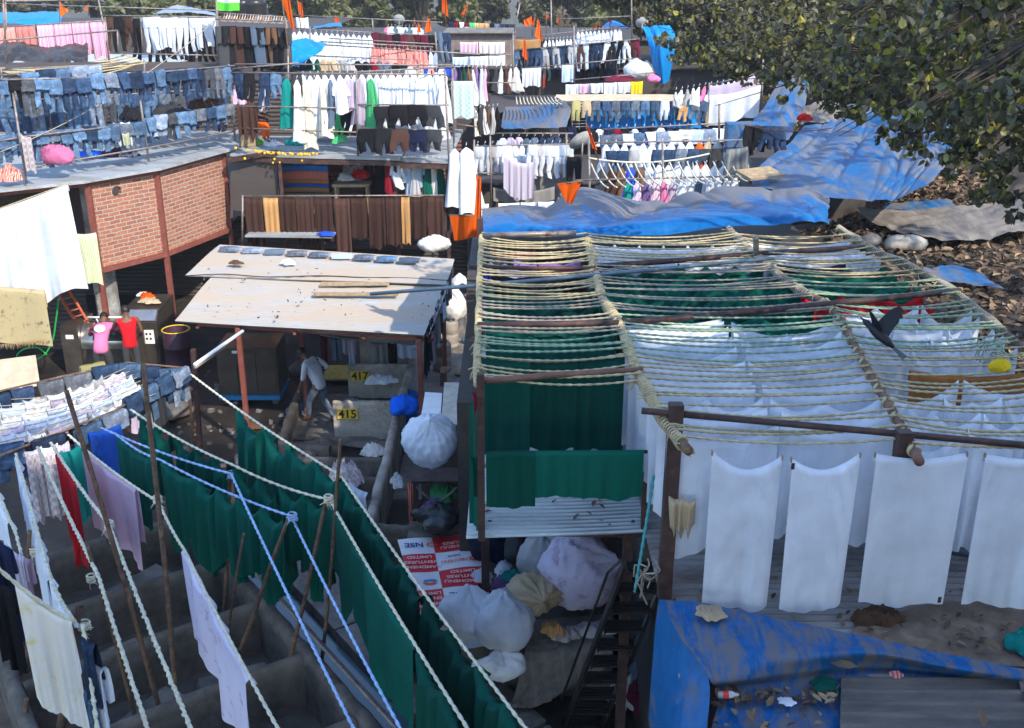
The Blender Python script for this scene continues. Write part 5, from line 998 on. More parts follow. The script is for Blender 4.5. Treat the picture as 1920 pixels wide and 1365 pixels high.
def tuft(p, label=None, n=9, r=.12, mat='rope'):
    mb = MB()
    for k in range(n):
        e = p + np.array([rnd.uniform(-1, 1), rnd.uniform(-.8, .8), rnd.uniform(-1.1, .4)]) * r; m_ = (p + e) / 2 + np.array([rnd.uniform(-1, 1), rnd.uniform(-1, 1), rnd.uniform(-.2, 1)]) * r * .3
        mb.tube(CR([[p, m_, e], [p, m_, e]], 2, 6)[0], .008, 4)
    mb.build('rope_end', M[mat], net)
for x, y in ((1195, 710), (1215, 745), (1262, 800), (1285, 835), (1112, 500), (1125, 545), (1150, 600), (900, 640), (898, 690), (1365, 430), (1575, 430), (1720, 505), (1760, 530)): tuft(Z(x, y, ZN))
for x, y in ((1850, 640), (1870, 650), (1885, 665)): tuft(Z(x, y, ZN), mat='ropegreen', r=.2)
pipe([Z(893, 716, 5.33), Z(1040, 703, 5.33), Z(1205, 694, 5.33)], .034, M['rustpipe'])
pipe([Z(880, 500, 5.3), Z(1000, 503, 5.3), Z(1118, 503, 5.33)], .03)
pipe([Z(695, 551, 4.9), Z(900, 535, 5.28), Z(1200, 508, 5.38), Z(1450, 484, 5.38)], .026, M['bluepipe'])
pipe([Z(1112, 500, 5.32), Z(1290, 487, 5.32), Z(1420, 476, 5.32), Z(1620, 463, 5.32)], .04)
pipe([Z(895, 610, 5.34), Z(1160, 606, 5.34)], .04); pipe([Z(1158, 606, 5.3), Z(1350, 590, 5.3), Z(1555, 570, 5.34), Z(1800, 545, 5.34)], .04)
pipe([Z(1203, 770, 5.4), Z(1560, 802, 5.36), Z(1960, 838, 5.36)], .032)
pipe([Z(905, 441, 5.5), Z(1080, 437, 5.5)], .04, M['pipe'])
post(Z(903, 1012, 3.5), Z(901, 700, 5.45), .075); post(Z(1208, 992, 3.5), Z(1212, 778, 4.7), .075)
post(Z(1158, 842, 3.5), Z(1166, 600, 5.35), .12); post(Z(1245, 1118, 3.5), Z(1268, 757, 5.5), .13); post(Z(1655, 1165, 3.5), Z(1696, 808, 5.42), .13)
post(Z(1418, 482, 5.3), Z(1417, 446, 5.62), .07, 'post', M['pipe']); post(np.array([-.45, 16.4, 0]), np.array([-.5, 16.4, 5.55]), .09)
pipe([Yp(1248, 938, 9.2), Yp(1560, 993, 9.2), Yp(1835, 1043, 9.2)], .035, M['bluepipe'])
pipe([Z(893, 849, 4.54), Z(1214, 847, 4.54)], .02)
# the net: one rope object for every span
GN = 'ropes strung across the big drying rack'
def net_cell(i, j, Y0, Y1, n, where, mats, dz=0.):
    for k in range(n):
        Y = Y0 + (Y1 - Y0) * (k + rnd.uniform(-.32, .32)) / (n - 1); Yb = Y + rnd.uniform(-.1, .1)
        a = np.array([px_at(i, Y), Y, ZN + .045 + rnd.uniform(-.02, .02)]); b = np.array([px_at(j, Yb), Yb, ZN + .045 + rnd.uniform(-.02, .02)])
        mb = MB(); c = mats(Y); rope(mb, Line(a, b, rnd.uniform(.03, .11)), rnd.uniform(.011, .0135) if Y < 13 else .0125, .1, 6, .028 if Y < 13 else .05)
        o = mb.build('rope', M[c]); wd = {'rope': 'yellow', 'ropegreen': 'greenish', 'ropegrey': 'greyish'}[c]
        tag(o, f'{wd} rope, {ORD[k] if k < 35 else ORD[k - 35] + " after thirty-fifth"} from the front {where}', 'rope', GN)
net_cell(0, 1, 10.2, 16.2, 44, 'in the left bay', lambda Y: 'rope' if Y > 13 or Y < 10.9 else ('ropegreen' if Y < 11.6 else 'ropegrey'))
net_cell(1, 2, 8.75, 16.3, 48, 'in the middle bay', lambda Y: 'rope' if Y < 10.9 or Y > 14.6 else ('ropegreen' if Y < 12.3 else 'ropegrey'))
net_cell(2, 3, 8.6, 16.3, 48, 'in the right bay', lambda Y: 'rope' if Y < 11.2 or Y > 14 else 'ropegreen')
# cloths in the net
def netcloth(i, j, Y, f0, f1, drop, c, label, group, name='sheet', cat='sheet', pins=3, sag=.15, amp=.05, folds=None, dz=-.03, slope=0.):
    xa, xb = px_at(i, Y), px_at(j, Y); a = np.array([xa + (xb - xa) * f0, Y - slope / 2, ZN + dz]); b = np.array([xa + (xb - xa) * f1, Y + slope / 2, ZN + dz])
    W = b[0] - a[0]; return cloth(name, Line(a, b, .05), 0, 1, drop, CM(c), back=.12, pins=pins, sag=sag, p=1.15 if c != 'white' else 1.9, folds=folds or max(2, W / .3), amp=amp, nu=int(min(80, max(24, W / .022))), nv=18, label=label, cat=cat, group=group)
GW = 'white sheets hanging under the rope net'
cell_names = {1: 'middle bay', 2: 'right bay'}
for i, j in ((1, 2), (2, 3)):
    Ys = list(np.arange(9.15, 12.35, .34)) if i == 1 else list(np.arange(9.1, 12.9, .36))
    for r_, Y in enumerate(Ys):
        n = 2 if r_ % 2 or i == 1 else 3
        if i == 2 and r_ in (4, 5): continue
        for q in range(n):
            f0 = q / n + rnd.uniform(.0, .03); f1 = (q + 1) / n - rnd.uniform(.0, .02)
            side = {2: ('left', 'right'), 3: ('left', 'centre', 'right')}[n][q]
            netcloth(i, j, Y + rnd.uniform(-.06, .06), f0, f1, rnd.uniform(1.1, 1.35), 'white', f'white sheet at the {side} of the {ORD[r_]} line from the front, {cell_names[i]}', GW, pins=rnd.choice((2, 2, 2, 3)), sag=rnd.uniform(.04, .2), amp=.05, slope=rnd.uniform(-.14, .14), folds=rnd.uniform(1.5, 3.2))
netcloth(1, 2, 12.25, .0, .48, 1.2, 'white', 'flat white sheet at the back left edge of the white sheets, middle bay', GW, pins=2, sag=.03, amp=.03)
for Y, f0, f1 in ((10.55, .25, 1.02),): netcloth(2, 3, Y, f0, f1, .5, 'orange brown', 'orange brown towel folded over a rope among the white sheets', 'single', 'towel', 'towel', 2, .03, .02)
bundle(Z(1873, 697, 5.3) - np.array([0, 0, .0]), (.11, .09, .08), 'yellow', 'small yellow cloth knotted over a rope beside the brown towel', 90, name='cloth', cat='cloth', knot=False)
for k, Y in enumerate((15.0, 15.2, 15.4, 15.6, 15.8, 16.0)):
    netcloth(1, 2, Y, .02, .98, .75, 'white', f'white bedsheet on the {ORD[k]} line behind the green ones, middle bay', GW, pins=7 if k == 5 else 2, sag=.25 if k == 5 else .04, amp=.05, folds=16)
    netcloth(2, 3, Y, .03, .93, .75, 'white', f'white bedsheet on the {ORD[k]} line behind the green ones, right bay', GW, pins=2, sag=.04, amp=.045, folds=16)
netcloth(2, 3, 14.75, .1, .6, .5, 'navy', 'dark blue and red patterned cloth before the right white bedsheets', 'single', 'cloth', 'cloth', 2, .03, .02)
GG = 'green sheets hanging under the rope net'
for k, Y in enumerate((12.5, 12.95, 13.4, 13.85, 14.3, 14.7)):
    netcloth(1, 2, Y, .0, .5, .95, 'green', f'green sheet at the left of green line {ORD[k]} from the front, middle bay', GG, pins=4, sag=.14, amp=.06)
    netcloth(1, 2, Y + .05, .5, 1., .95, 'green', f'green sheet at the right of green line {ORD[k]} from the front, middle bay', GG, pins=4, sag=.14, amp=.06)
for k, Y in enumerate((13.6, 13.95, 14.3, 14.6)): netcloth(2, 3, Y, .03, .85, .7, 'green', f'green sheet on the {ORD[k]} green line, right bay', GG, pins=4, sag=.12)
for k, Y in enumerate((12.95, 13.3)): netcloth(2, 3, Y, .0, .8, .9, 'red', f'red sheet on the {ORD[k]} red line behind white sheets, right bay', 'red sheets', pins=4, sag=.14)
for k, Y in enumerate((11.9, 12.5, 13.1, 13.7)): netcloth(0, 1, Y, .05, .97, 1.0, 'dark green', f'dark green sheet on the {ORD[k]} line behind the three green panels', GG, pins=4, sag=.2)
for q, s_ in enumerate(('left', 'middle', 'right')):
    netcloth(0, 1, 10.95 + .02 * q, .02 + q * .31, .02 + q * .31 + .325, 1.12, 'dark green', f'{s_} one of three flat green panels under the left bay', GG, 'panel_sheet', 'sheet', 2, .02, .025)
for k, (Y, c, f0, f1) in enumerate(((14.3, 'black', .1, .9), (14.7, 'maroon', .5, .95), (15.0, 'purple', .3, .9), (15.3, 'charcoal', .05, .5), (15.5, 'dark red', .1, .5), (15.8, 'black', .2, .8), (14.9, 'lilac', .08, .35), (14.5, 'royal blue', .03, .12))):
    netcloth(0, 1, Y, f0, f1, .6, c, f'{c} garment under the back of the left bay ropes', 'dark garments in the left bay', 'garment', 'garment', 3, .06)
# four towels in front
GT = 'white towels along the front of the rope rack'
for k, (a, b, lab, sg) in enumerate((((1335, 848), (1466, 857), 'white towel nearest the left steel post, sagging between two corners', .16), ((1483, 861), (1612, 852), 'white towel second from the left post with small dark tag', .14),
                                     ((1640, 852), (1812, 851), 'wide white towel in front of the right steel post', .06), ((1846, 853), (1985, 862), 'white towel cut off by the right picture edge', .03))):
    A, B = Z(*a, 5.28), Z(*b, 5.28); o = cloth('towel', Line(A, B), 0, 1, 1.52 if k < 3 else 1.5, CM('white'), back=.08, pins=2, sag=sg, p=1.8, folds=1.3, amp=.034, nu=50, nv=44, flare=-.02, hem=.014, label=lab, cat='towel', group=GT)
    if k in (1, 2):
        mb = MB(); p = (A * .98 + B * .02 + np.array([0, -.04, -.05])) if k == 1 else (A * .06 + B * .94 + np.array([0, -.06, -1.47])); mb.box(p, (.03, .006, .06)); mb.build('tag', simple('dark_tag', (.05, .02, .04), .8), o)
    for P_ in (A, B):
        mb = MB(); mb.box(P_ + np.array([0, -.01, .0]), (.012, .03, .05)); mb.build('peg', M['wood'], o)
o = cloth('rag', Line(Z(1254, 930, 4.6), Z(1305, 936, 4.6)), 0, 1, .42, CM('beige'), back=.3, folds=3, amp=.05, pins=3, sag=.04, jag=.3, flare=-.2, label='pinkish beige rag knotted on the pipe at the left steel post', cat='rag')
# rope line with the three flat green towels over the deck
GD = 'green towels on the rail over the corrugated deck'
ln = Line(Z(905, 848, 4.56), Z(1210, 846, 4.56))
for t0, t1, d, lab in ((.02, .325, .64, 'left green towel on the rail over the corrugated deck, longest of three'), (.325, .62, .52, 'middle green towel on the rail over the corrugated deck'), (.615, .99, .55, 'right green towel on the rail over the corrugated deck')):
    cloth('towel', ln, t0, t1, d, CM('green'), back=.5, pins=2, sag=0, folds=2.2, amp=.014, nu=40, nv=18, hem=.03, label=lab, cat='towel', group=GD)
cloth('cloth', Line(Z(884, 735, 5.1), Z(900, 728, 5.1)), 0, 1, .75, CM('dark red'), folds=2, amp=.05, label='dark red cloth hanging at the left post of the rope rack', cat='cloth')
cloth('cloth', Line(Z(890, 745, 5.0), Z(908, 760, 5.0)), 0, 1, 1.6, CM('green'), folds=2, amp=.05, label='green strip hanging beside the dark red cloth', cat='cloth')
cloth('cloth', Line(Z(880, 856, 4.5), Z(902, 850, 4.5)), 0, 1, .45, CM('dark green'), folds=2, amp=.04, label='short green cloth left of the deck post', cat='cloth')
# decks
A, B = Z(874, 1010, 3.5), Z(1212, 996, 3.5); dk = corr('deck_sheet', A, B - A, (.02, 8.2, .0), M['corrdeck'], .085, .02, 10, 'weathered corrugated deck under the left bay of the rope rack', 'deck')
corr('deck_sheet', (1.46, 7.75, 3.47), (9, 0, 0), (0, 9.3, .02), corr_mat('grey_deck', (.30, .29, .28), (.13, .09, .07), .52, .75, .1, groove_shade=1), .11, .022, 14, 'grey corrugated roof below the white towels', 'roof sheet')
st = empty('shop_building', (1.5, 9, 0), 'dim building under the corrugated roofs beside the steel stair', 'building')
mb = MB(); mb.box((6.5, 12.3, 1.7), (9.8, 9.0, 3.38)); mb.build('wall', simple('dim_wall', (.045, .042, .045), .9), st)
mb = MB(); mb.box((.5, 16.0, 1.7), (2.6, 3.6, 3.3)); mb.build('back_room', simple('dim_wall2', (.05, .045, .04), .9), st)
for x_ in (1.3,):
    mb = MB(); mb.sqbar((x_, A[1] + .35, 0), (x_, A[1] + .35, 3.46), .11); mb.build('post', M['steel'], st)
mb = MB(); mb.sqbar((A[0] + .05, A[1] + .3, 3.42), (1.6, A[1] + .25, 3.42), .07); mb.build('beam', M['steel'], st)
# near right: blue tarpaulin roof with rubbish and fibre cement sheet
tp = empty('tarped_roof', Z(1560, 1260, 3.4), 'low roof wrapped in dusty blue tarpaulin at the lower right', 'roof')
top = [[Z(x, y, z) for x, y, z in r_] for r_ in (((1235, 1124, 3.72), (1330, 1134, 3.78), (1480, 1164, 3.78), (1640, 1198, 3.74), (1800, 1234, 3.7), (1990, 1268, 3.66)),
    ((1262, 1168, 3.76), (1340, 1180, 3.80), (1480, 1196, 3.80), (1640, 1214, 3.75), (1800, 1246, 3.71), (1990, 1276, 3.66)),
    ((1298, 1225, 3.78), (1370, 1238, 3.80), (1480, 1232, 3.80), (1640, 1226, 3.76), (1800, 1256, 3.70), (1990, 1284, 3.62)),
    ((1330, 1275, 3.74), (1400, 1272, 3.70), (1500, 1256, 3.66), (1640, 1245, 3.60), (1800, 1268, 3.55), (1990, 1296, 3.5)),
    ((1345, 1296, 3.52), (1410, 1290, 3.5), (1500, 1286, 3.5), (1640, 1280, 3.46), (1800, 1290, 3.45), (1990, 1310, 3.42)),
    ((1330, 1380, 3.44), (1400, 1385, 3.44), (1500, 1390, 3.44), (1640, 1390, 3.40), (1800, 1395, 3.40), (1990, 1400, 3.38)),
    ((1320, 1520, 3.4), (1400, 1520, 3.4), (1500, 1520, 3.4), (1640, 1520, 3.4), (1800, 1520, 3.4), (1990, 1520, 3.38)))]
tarp('tarpaulin', top, tarp_mat('near_blue_tarp', (.002, .085, .26), (.13, .12, .12), .48, 3.2, .5), 70, 110, .012, 1.6, 91, parent=tp)
a = Z(1235, 1124, 3.72); b = Z(1330, 1275, 3.74); c = Z(1320, 1520, 3.4)
side = [[a, (a + b) / 2 + [0, 0, .02], b, (b + c) / 2, c], [a + [-.03, -.05, -.5], (a + b) / 2 + [-.12, -.05, -.5], b + [-.28, -.02, -.5], (b + c) / 2 + [-.3, 0, -.5], c + [-.3, 0, -.5]], [a + [-.05, -.1, -1.3], (a + b) / 2 + [-.2, -.06, -1.3], b + [-.36, 0, -1.3], (b + c) / 2 + [-.4, 0, -1.3], c + [-.4, 0, -1.3]]]
tarp('side_skirt', side, tarp_mat('near_blue_tarp2', (.002, .10, .30), (.13, .12, .12), .58, 2.4, .45), 40, 60, .03, 1.4, 92, run=3, parent=tp)
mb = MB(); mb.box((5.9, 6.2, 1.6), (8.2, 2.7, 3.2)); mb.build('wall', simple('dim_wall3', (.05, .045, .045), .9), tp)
A = Z(1578, 1262, 3.56); corr('roof_sheet', Z(1574, 1395, 3.52), (2.05, -.06, 0), A - Z(1574, 1395, 3.52), M['fibre'], .155, .026, 8, 'grey fibre cement corrugated sheet lying on the blue tarpaulin', 'roof sheet')
A = Z(1924, 1285, 3.6); corr('roof_sheet', A + np.array([-.06, -.95, .02]), (2.0, -.05, .02), (0, 1.0, .0), M['fibre'], .155, .026, 8, 'second fibre cement sheet at the lower right corner', 'roof sheet')
mb = MB(); tarp('dust_sheet', [[Z(1640, 1160, 3.52), Z(1780, 1130, 3.52), Z(1990, 1130, 3.52)], [Z(1600, 1190, 3.52), Z(1780, 1190, 3.52), Z(1990, 1195, 3.52)], [Z(1700, 1212, 3.52), Z(1800, 1232, 3.52), Z(1990, 1262, 3.52)]], simple('brown_dust', (.20, .14, .10), .95, 0, .4, 5, .4, bs=30, dirt=(.12, .09, .07), dscale=2), 20, 30, .012, 2, 93, 'brown dusty board on the roof behind the blue tarpaulin', 'board')
pile(Z(1332, 1152, 3.84), (.38, .26, .1), 'beige', 'small crumpled pale rag on the blue tarpaulin corner', 94, 'rag', 'rag')
pile(Z(1645, 1168, 3.5), (.55, .3, .26), 'brown', 'brown rag heap round the foot of the right steel post', 95, 'rag', 'rag')
pile(Z(1935, 1215, 3.55), (.5, .45, .3), 'teal', 'green cloth heap at the right picture edge on dusty roof', 96, 'cloth')
pile(Z(1545, 1285, 3.56), (.34, .2, .1), 'dark green', 'dark green rag among rubbish left of the fibre cement sheet', 97, 'rag', 'rag')
tr = [Z(rnd.uniform(1340, 1575), rnd.uniform(1292, 1320), 3.53) for _ in range(60)] + [Z(rnd.uniform(1340, 1560), rnd.uniform(1300, 1365), 3.5) for _ in range(35)] + [Z(rnd.uniform(1580, 1920), rnd.uniform(1150, 1230), 3.55) for _ in range(50)] + [Z(rnd.uniform(1260, 1920), rnd.uniform(1050, 1180), 3.5) for _ in range(30)] + [Z(rnd.uniform(890, 1200), rnd.uniform(780, 990), 3.52) for _ in range(55)]
litter('fallen_leaves', tr, .085, LEAFD, 'scattered dry leaves and bits on the near roofs', .4)
for k, (x, y) in enumerate(((1580, 1252), (1395, 1302), (1860, 1218), (1840, 1350))):
    litter('dry_leaf', [Z(x, y, 3.66)], .17, LEAFD, ('large dry leaf on the tarpaulin fold above the cement sheet', 'large dry leaf beside the bottle in the rubbish', 'pale dry leaf on the dusty board at the right', 'dry leaf lying on the fibre cement sheet')[k]); o = bpy.data.objects[-1]
for o in [o for o in bpy.data.objects if o.name.startswith('dry_leaf')]: o['kind'] = 'thing'; del o['kind']; o['category'] = 'leaf'
e = empty('plastic_bottle', Z(1365, 1308, 3.56), 'clear plastic bottle with red label among the rubbish', 'bottle'); P0 = Z(1365, 1308, 3.56)
mb = MB(); xs_ = [(-.09, .0), (-.09, .03), (.03, .032), (.06, .014), (.085, .013), (.085, 0)]; th = np.arange(12) * PI / 6
mb.grid(np.array([[P0 + np.array([x, r_ * math.cos(t), r_ * math.sin(t) + .03]) for t in th] for x, r_ in xs_]), True); mb.build('body', simple('clear_plastic', (.45, .48, .48), .15, 0, .1), e)
mb = MB(); mb.grid(np.array([[P0 + np.array([x, .0335 * math.cos(t), .0335 * math.sin(t) + .03]) for t in th] for x in (-.05, 0)]), True); mb.build('label_band', simple('red_label', (.6, .05, .05), .4), e)
pile(Z(1680, 1268, 3.66), (.16, .09, .06), 'coral red', 'crushed red plastic wrapper on the tarpaulin fold', 98, 'wrapper', 'wrapper')
pile(Z(1475, 1318, 3.54), (.2, .12, .05), 'white', 'torn white paper among rubbish on the blue tarpaulin', 99, 'paper', 'paper')
# ================================================================== LOW METAL ROOF
def corrq(name, q, mat, pitch=.077, amp=.012, nu=12, parent=None, label=None, cat='roof sheet', warp=.02):
    p00, p10, p11, p01 = [np.asarray(a, float) for a in q]; LV = np.linalg.norm(p01 - p00); k = int(LV / pitch * 6)
    u = np.linspace(0, 1, nu + 1)[:, None, None]; v = np.linspace(0, 1, k + 1)[None, :, None]
    P = (p00 * (1 - u) + p10 * u) * (1 - v) + (p01 * (1 - u) + p11 * u) * v
    P[..., 2] += amp * np.sin(v[..., 0] * LV / pitch * 2 * PI) + warp * np.sin(u[..., 0] * 4 + 1) * np.sin(v[..., 0] * 5)
    mb = MB(); mb.grid(P[::-1]); Q = P.copy(); Q[..., 2] -= .012; mb.grid(Q); o = mb.build(name, mat, parent)
    if label: tag(o, label, cat)
    return o
rf = empty('low_roof', Z(560, 540, 2.8), 'large low dusty corrugated metal roof on maroon posts over the wash pens', 'roof')
corrq('roof_sheet', [Z(398, 518, 2.80), Z(842, 530, 2.80), Z(804, 632, 2.74), Z(327, 601, 2.74)], M['corrdust'], parent=rf)
corrq('roof_sheet', [Z(412, 459, 2.9), Z(852, 486, 2.9), Z(836, 536, 2.845), Z(346, 516, 2.845)], M['corrdust'], parent=rf)
corrq('roof_sheet', [Z(560, 608, 2.72), Z(805, 622, 2.72), Z(803, 634, 2.70), Z(556, 618, 2.70)], M['corr'], parent=rf)
for a, b in ((Z(372, 606, 2.66), Z(812, 636, 2.62)), (Z(420, 470, 2.8), Z(845, 494, 2.8)), (Z(400, 520, 2.72), Z(838, 545, 2.72))):
    mb = MB(); mb.sqbar(a, b, .08); mb.build('beam', M['redoxide'], rf)
for (x, y) in ((446, 614), (786, 634), (560, 560), (830, 500), (430, 480)):
    p = Z(x, y, 2.66); mb = MB(); mb.sqbar((p[0], p[1], 0), p, .09); mb.build('post', M['redoxide'], rf)
for (x, y, a) in ((372, 606, .2), (552, 618, .2), (680, 625, .2)):
    p = Z(x, y, 2.6); mb = MB(); mb.box(p, (.06, .5, .05), rz=a); mb.build('bracket', M['redoxide'], rf)
cord = [Z(x, y, 2.88) for x, y in ((345, 517), (420, 514), (500, 519), (600, 517), (680, 520), (760, 521), (840, 526))]
mb = MB(); mb.tube(CR([cord, cord], 2, 60)[0], .013, 5); tag(mb.build('cord', M['steel']), 'dark cord lying across the middle of the low metal roof', 'cord')
for k in range(9):
    c = ('faded denim', 'faded denim', 'slate blue', 'grey denim', 'faded denim', 'pale blue', 'faded denim', 'light blue denim', 'slate blue')[k]
    x = 432 + k * 42; y = 467 + k * 2.6; p = Z(x, y, 2.97); mb = MB(); Q = CR([[(-.23, -.13, 0), (0, -.14, .02), (.23, -.12, 0)], [(-.24, 0, .03), (0, 0, .045), (.23, 0, .03)], [(-.23, .14, .0), (0, .13, .02), (.23, .14, 0)]], 14, 20)
    Q[..., 2] += np.abs(wrinkle(Q + k, .012, 8, k)); mb.grid(Q[::-1]); Q2 = Q.copy(); Q2[..., 2] = -.03; mb.grid(np.stack([Q[0], Q2[0]])); o = mb.build('jeans', CM(c), None, p, rnd.uniform(-.1, .1))
    tag(o, ordlab(k, 9, 'folded jeans', 'on the back edge of low roof'), 'jeans', 'folded jeans on the low roof back edge')
sidec = ['grey denim', 'slate blue', 'pale blue', 'charcoal', 'light grey', 'faded denim', 'lilac', 'navy', 'black']
for k, c in enumerate(sidec):
    t = k / 8.; a = Z(848 - 44 * t, 492 + 118 * t, 2.86); b = Z(848 - 44 * (t + .10), 492 + 118 * (t + .10), 2.86)
    cloth('garment', Line(a, b), .05, .95, rnd.uniform(.7, 1.2), CM(c), back=rnd.uniform(.15, .4), folds=2, amp=.04, nv=12, jag=.15, label=f'{c} garment draped over the roof edge, {ORD[k]} from the back', cat='garment', group='garments over the right edge of the low roof')
for (x, y, L, lab, ry) in ((665, 532, 1.45, 'weathered plank lying on the low roof, farther of two', .02), (668, 551, 1.75, 'longer weathered plank lying on the low roof, nearer of two', .0)):
    mb = MB(); p = Z(x, y, 2.87); mb.box((0, 0, 0), (L, .17, .03), jit=.012); tag(mb.build('plank', M['wood'], None, p, ry), lab, 'plank')
pile(Z(443, 495, 2.94), (.42, .24, .12), 'brown', 'dark brown rag heap on the far left of low roof', 101, 'rag', 'rag'); pile(Z(540, 495, 2.92), (.45, .3, .16), 'white', 'crumpled white cloth lying on the back of the low roof', 102)
litter('roof_litter', [Z(rnd.uniform(380, 820), rnd.uniform(490, 600), 2.86) for _ in range(70)], .07, LEAFD, 'sparse dry leaves scattered over the low roof')
# things hanging under the roof
ln = Line(Yp(600, 628, 22.6), Yp(800, 645, 22.6), .05)
for t0, t1, d, c, lab in ((.10, .2, .55, 'slate blue', 'slate blue trousers hanging under the low roof beside the man'), (.2, .33, .36, 'lilac striped', 'checked purple cloth hanging under the low roof'), (.26, .32, .8, 'pale blue', 'thin pale blue cloth below the checked purple one'), (.47, .62, .6, 'grey', 'grey cloth hanging under the right part of low roof'), (.63, .72, .5, 'black', 'black cloth hanging beside the grey one under the roof'), (.72, .93, .32, 'pale blue', 'pale blue cloth hanging under the right roof corner'), (.0, .07, .7, 'maroon', 'maroon cloth hanging left of the slate blue trousers')):
    cloth('cloth', ln, t0, t1, d, CM(c), back=.2, folds=2, amp=.04, nv=10, label=lab, cat='cloth')
mb = MB(); mb.tube(ln.pts(12), .012, 5); tag(mb.build('line', M['ropegrey']), 'washing line under the right half of the low roof', 'line')
# ================================================================== WASHING MACHINES, BARREL, CABINET
def at(b, *p): return np.array(b) + np.array(p, float)
m1 = empty('washing_machine', (-9.7, 24.3, 0), 'long steel drum washing machine with raised handle bar, workers leaning on it', 'washing machine')
B0 = np.array([-9.75, 24.3, 0])
mb = MB(); mb.box(at(B0, -.72, 0, .62), (.42, 1.0, 1.2)); mb.build('end_cabinet', M['inoxd'], m1)
mb = MB(); mb.box(at(B0, .92, 0, .6), (.22, 1.0, 1.15)); mb.build('end_cabinet', M['inoxd'], m1)
mb = MB(); th = np.linspace(-.2, PI + .2, 24); mb.grid(np.array([[at(B0, x, .46 * math.cos(t), .72 + .46 * math.sin(t)) for t in th] for x in (-.5, -.2, .4, .8)])); mb.build('drum_cover', M['inox'], m1)
mb = MB(); mb.box(at(B0, .15, 0, .35), (1.3, .86, .7)); mb.build('base', M['inoxd'], m1)
mb = MB(); th = np.linspace(1.9, 2.9, 10); mb.grid(np.array([[at(B0, x, .49 * math.cos(t), .72 + .49 * math.sin(t)) for t in th] for x in (-.2, .5)])); mb.build('hatch', M['blackp'], m1)
mb = MB(); mb.bar(at(B0, -.35, -.2, 1.34), at(B0, .55, -.2, 1.34), .025, 8); mb.bar(at(B0, -.15, -.2, 1.34), at(B0, -.15, -.1, 1.12), .02, 6); mb.bar(at(B0, .35, -.2, 1.34), at(B0, .35, -.1, 1.12), .02, 6); mb.build('handle', M['whitepaint'], m1)
mb = MB(); mb.box(at(B0, -.72, -.505, .95), (.18, .012, .10)); mb.build('plate', M['whitepaint'], m1)
m2 = empty('dryer_machine', (-8.85, 24.6, 0), 'tall steel machine with white control panel right of the drum washer', 'machine'); B1 = np.array([-8.83, 24.6, 0])
mb = MB(); mb.add([at(B1, x, y, z) for x in (-.42, .42) for y, z in ((-.7, 0), (.7, 0), (.7, 1.55), (-.45, 1.5), (-.7, 1.28))], [(0, 1, 2, 3, 4), (9, 8, 7, 6, 5), (0, 5, 6, 1), (1, 6, 7, 2), (2, 7, 8, 3), (3, 8, 9, 4), (4, 9, 5, 0)], 0, False); mb.build('body', M['inoxd'], m2)
mb = MB(); mb.box(at(B1, .02, -.712, .92), (.62, .02, .34)); pn = mb.build('control_panel', M['whitepaint'], m2)
mb = MB(); mb.box(at(B1, -.18, -.726, .98), (.14, .01, .12)); mb.build('screen', M['blackp'], m2)
for r_ in range(2):
    for c_ in range(4):
        mb = MB(); mb.box(at(B1, -.02 + c_ * .09, -.726, 1.0 - r_ * .12), (.045, .012, .045)); mb.build('button', M['blackp'], m2)
mb = MB(); mb.box(at(B1, .02, -.708, .62), (.12, .012, .07)); mb.build('sticker', M['yellowp'], m2)
mb = MB(); mb.box(at(B1, 0, -.59, 1.42), (.8, .02, .3), rx=-.85); mb.build('sloping_cover', M['inox'], m2)
pile(at(B1, -.05, .25, 1.58), (.5, .35, .22), 'orange', 'orange cloth on top of the tall machine', 111); pile(at(B1, .1, -.05, 1.57), (.6, .45, .16), 'beige', 'pale folded cloths on the front of the tall machine', 112); pile(at(B1, -.25, .5, 1.58), (.4, .3, .1), 'white', 'white paper pack on the back of the tall machine', 113)
e = empty('barrel', (-7.87, 23.6, 0), 'dark maroon open barrel with yellow rim beside the tall machine', 'barrel')
th = np.arange(24) * 2 * PI / 24
def lathe(mb, c, pr, n=24):
    t_ = np.arange(n) * 2 * PI / n; mb.grid(np.array([[(c[0] + r_ * math.cos(t), c[1] + r_ * math.sin(t), c[2] + z_) for t in t_] for r_, z_ in pr]), True); return mb
mb = lathe(MB(), (-7.87, 23.6, 0), [(.3, 0), (.31, .02), (.31, .38), (.325, .4), (.31, .42), (.31, .78), (.325, .8), (.31, .82), (.31, 1.2), (.29, 1.2), (.29, .3), (.001, .3)]); mb.build('body', simple('barrel_paint', (.03, .009, .02), .5, .1, .5, 3, .2), e)
mb = MB(); mb.tube([(-7.87 + .315 * math.cos(t), 23.6 + .315 * math.sin(t), 1.21) for t in np.linspace(0, 2 * PI, 30)], .014, 6, cap=False); mb.build('rim', M['yellowp'], e)
cb = empty('steel_cabinet', (-5.85, 22.4, 0), 'large brown steel machine cabinet on a blue frame under the low roof', 'cabinet')
mb = MB(); mb.box((-5.85, 22.5, .78), (1.32, 1.0, 1.1)); mb.build('body', M['inoxd'], cb)
for x in (-6.28, -5.85, -5.42):
    mb = MB(); mb.box((x, 21.988, .72), (.38, .03, .86)); mb.build('door', M['inoxd'], cb)
mb = MB(); mb.box((-5.85, 22.45, .17), (1.36, 1.05, .1)); mb.build('base_frame', simple('blue_paint', (.02, .16, .33), .7), cb)
for x, y in ((-6.4, 22.05), (-5.3, 22.05), (-6.4, 22.9), (-5.3, 22.9)):
    mb = MB(); mb.box((x, y, .06), (.12, .12, .12)); mb.build('foot', M['concrete'], cb)
mb = MB(); mb.box((-6.1, 21.985, 1.24), (.12, .012, .06)); mb.build('badge', M['whitepaint'], cb)
ld = empty('ladder', (-10.2, 24.6, 1.2), 'orange red steel ladder leaning behind the drum washer', 'ladder')
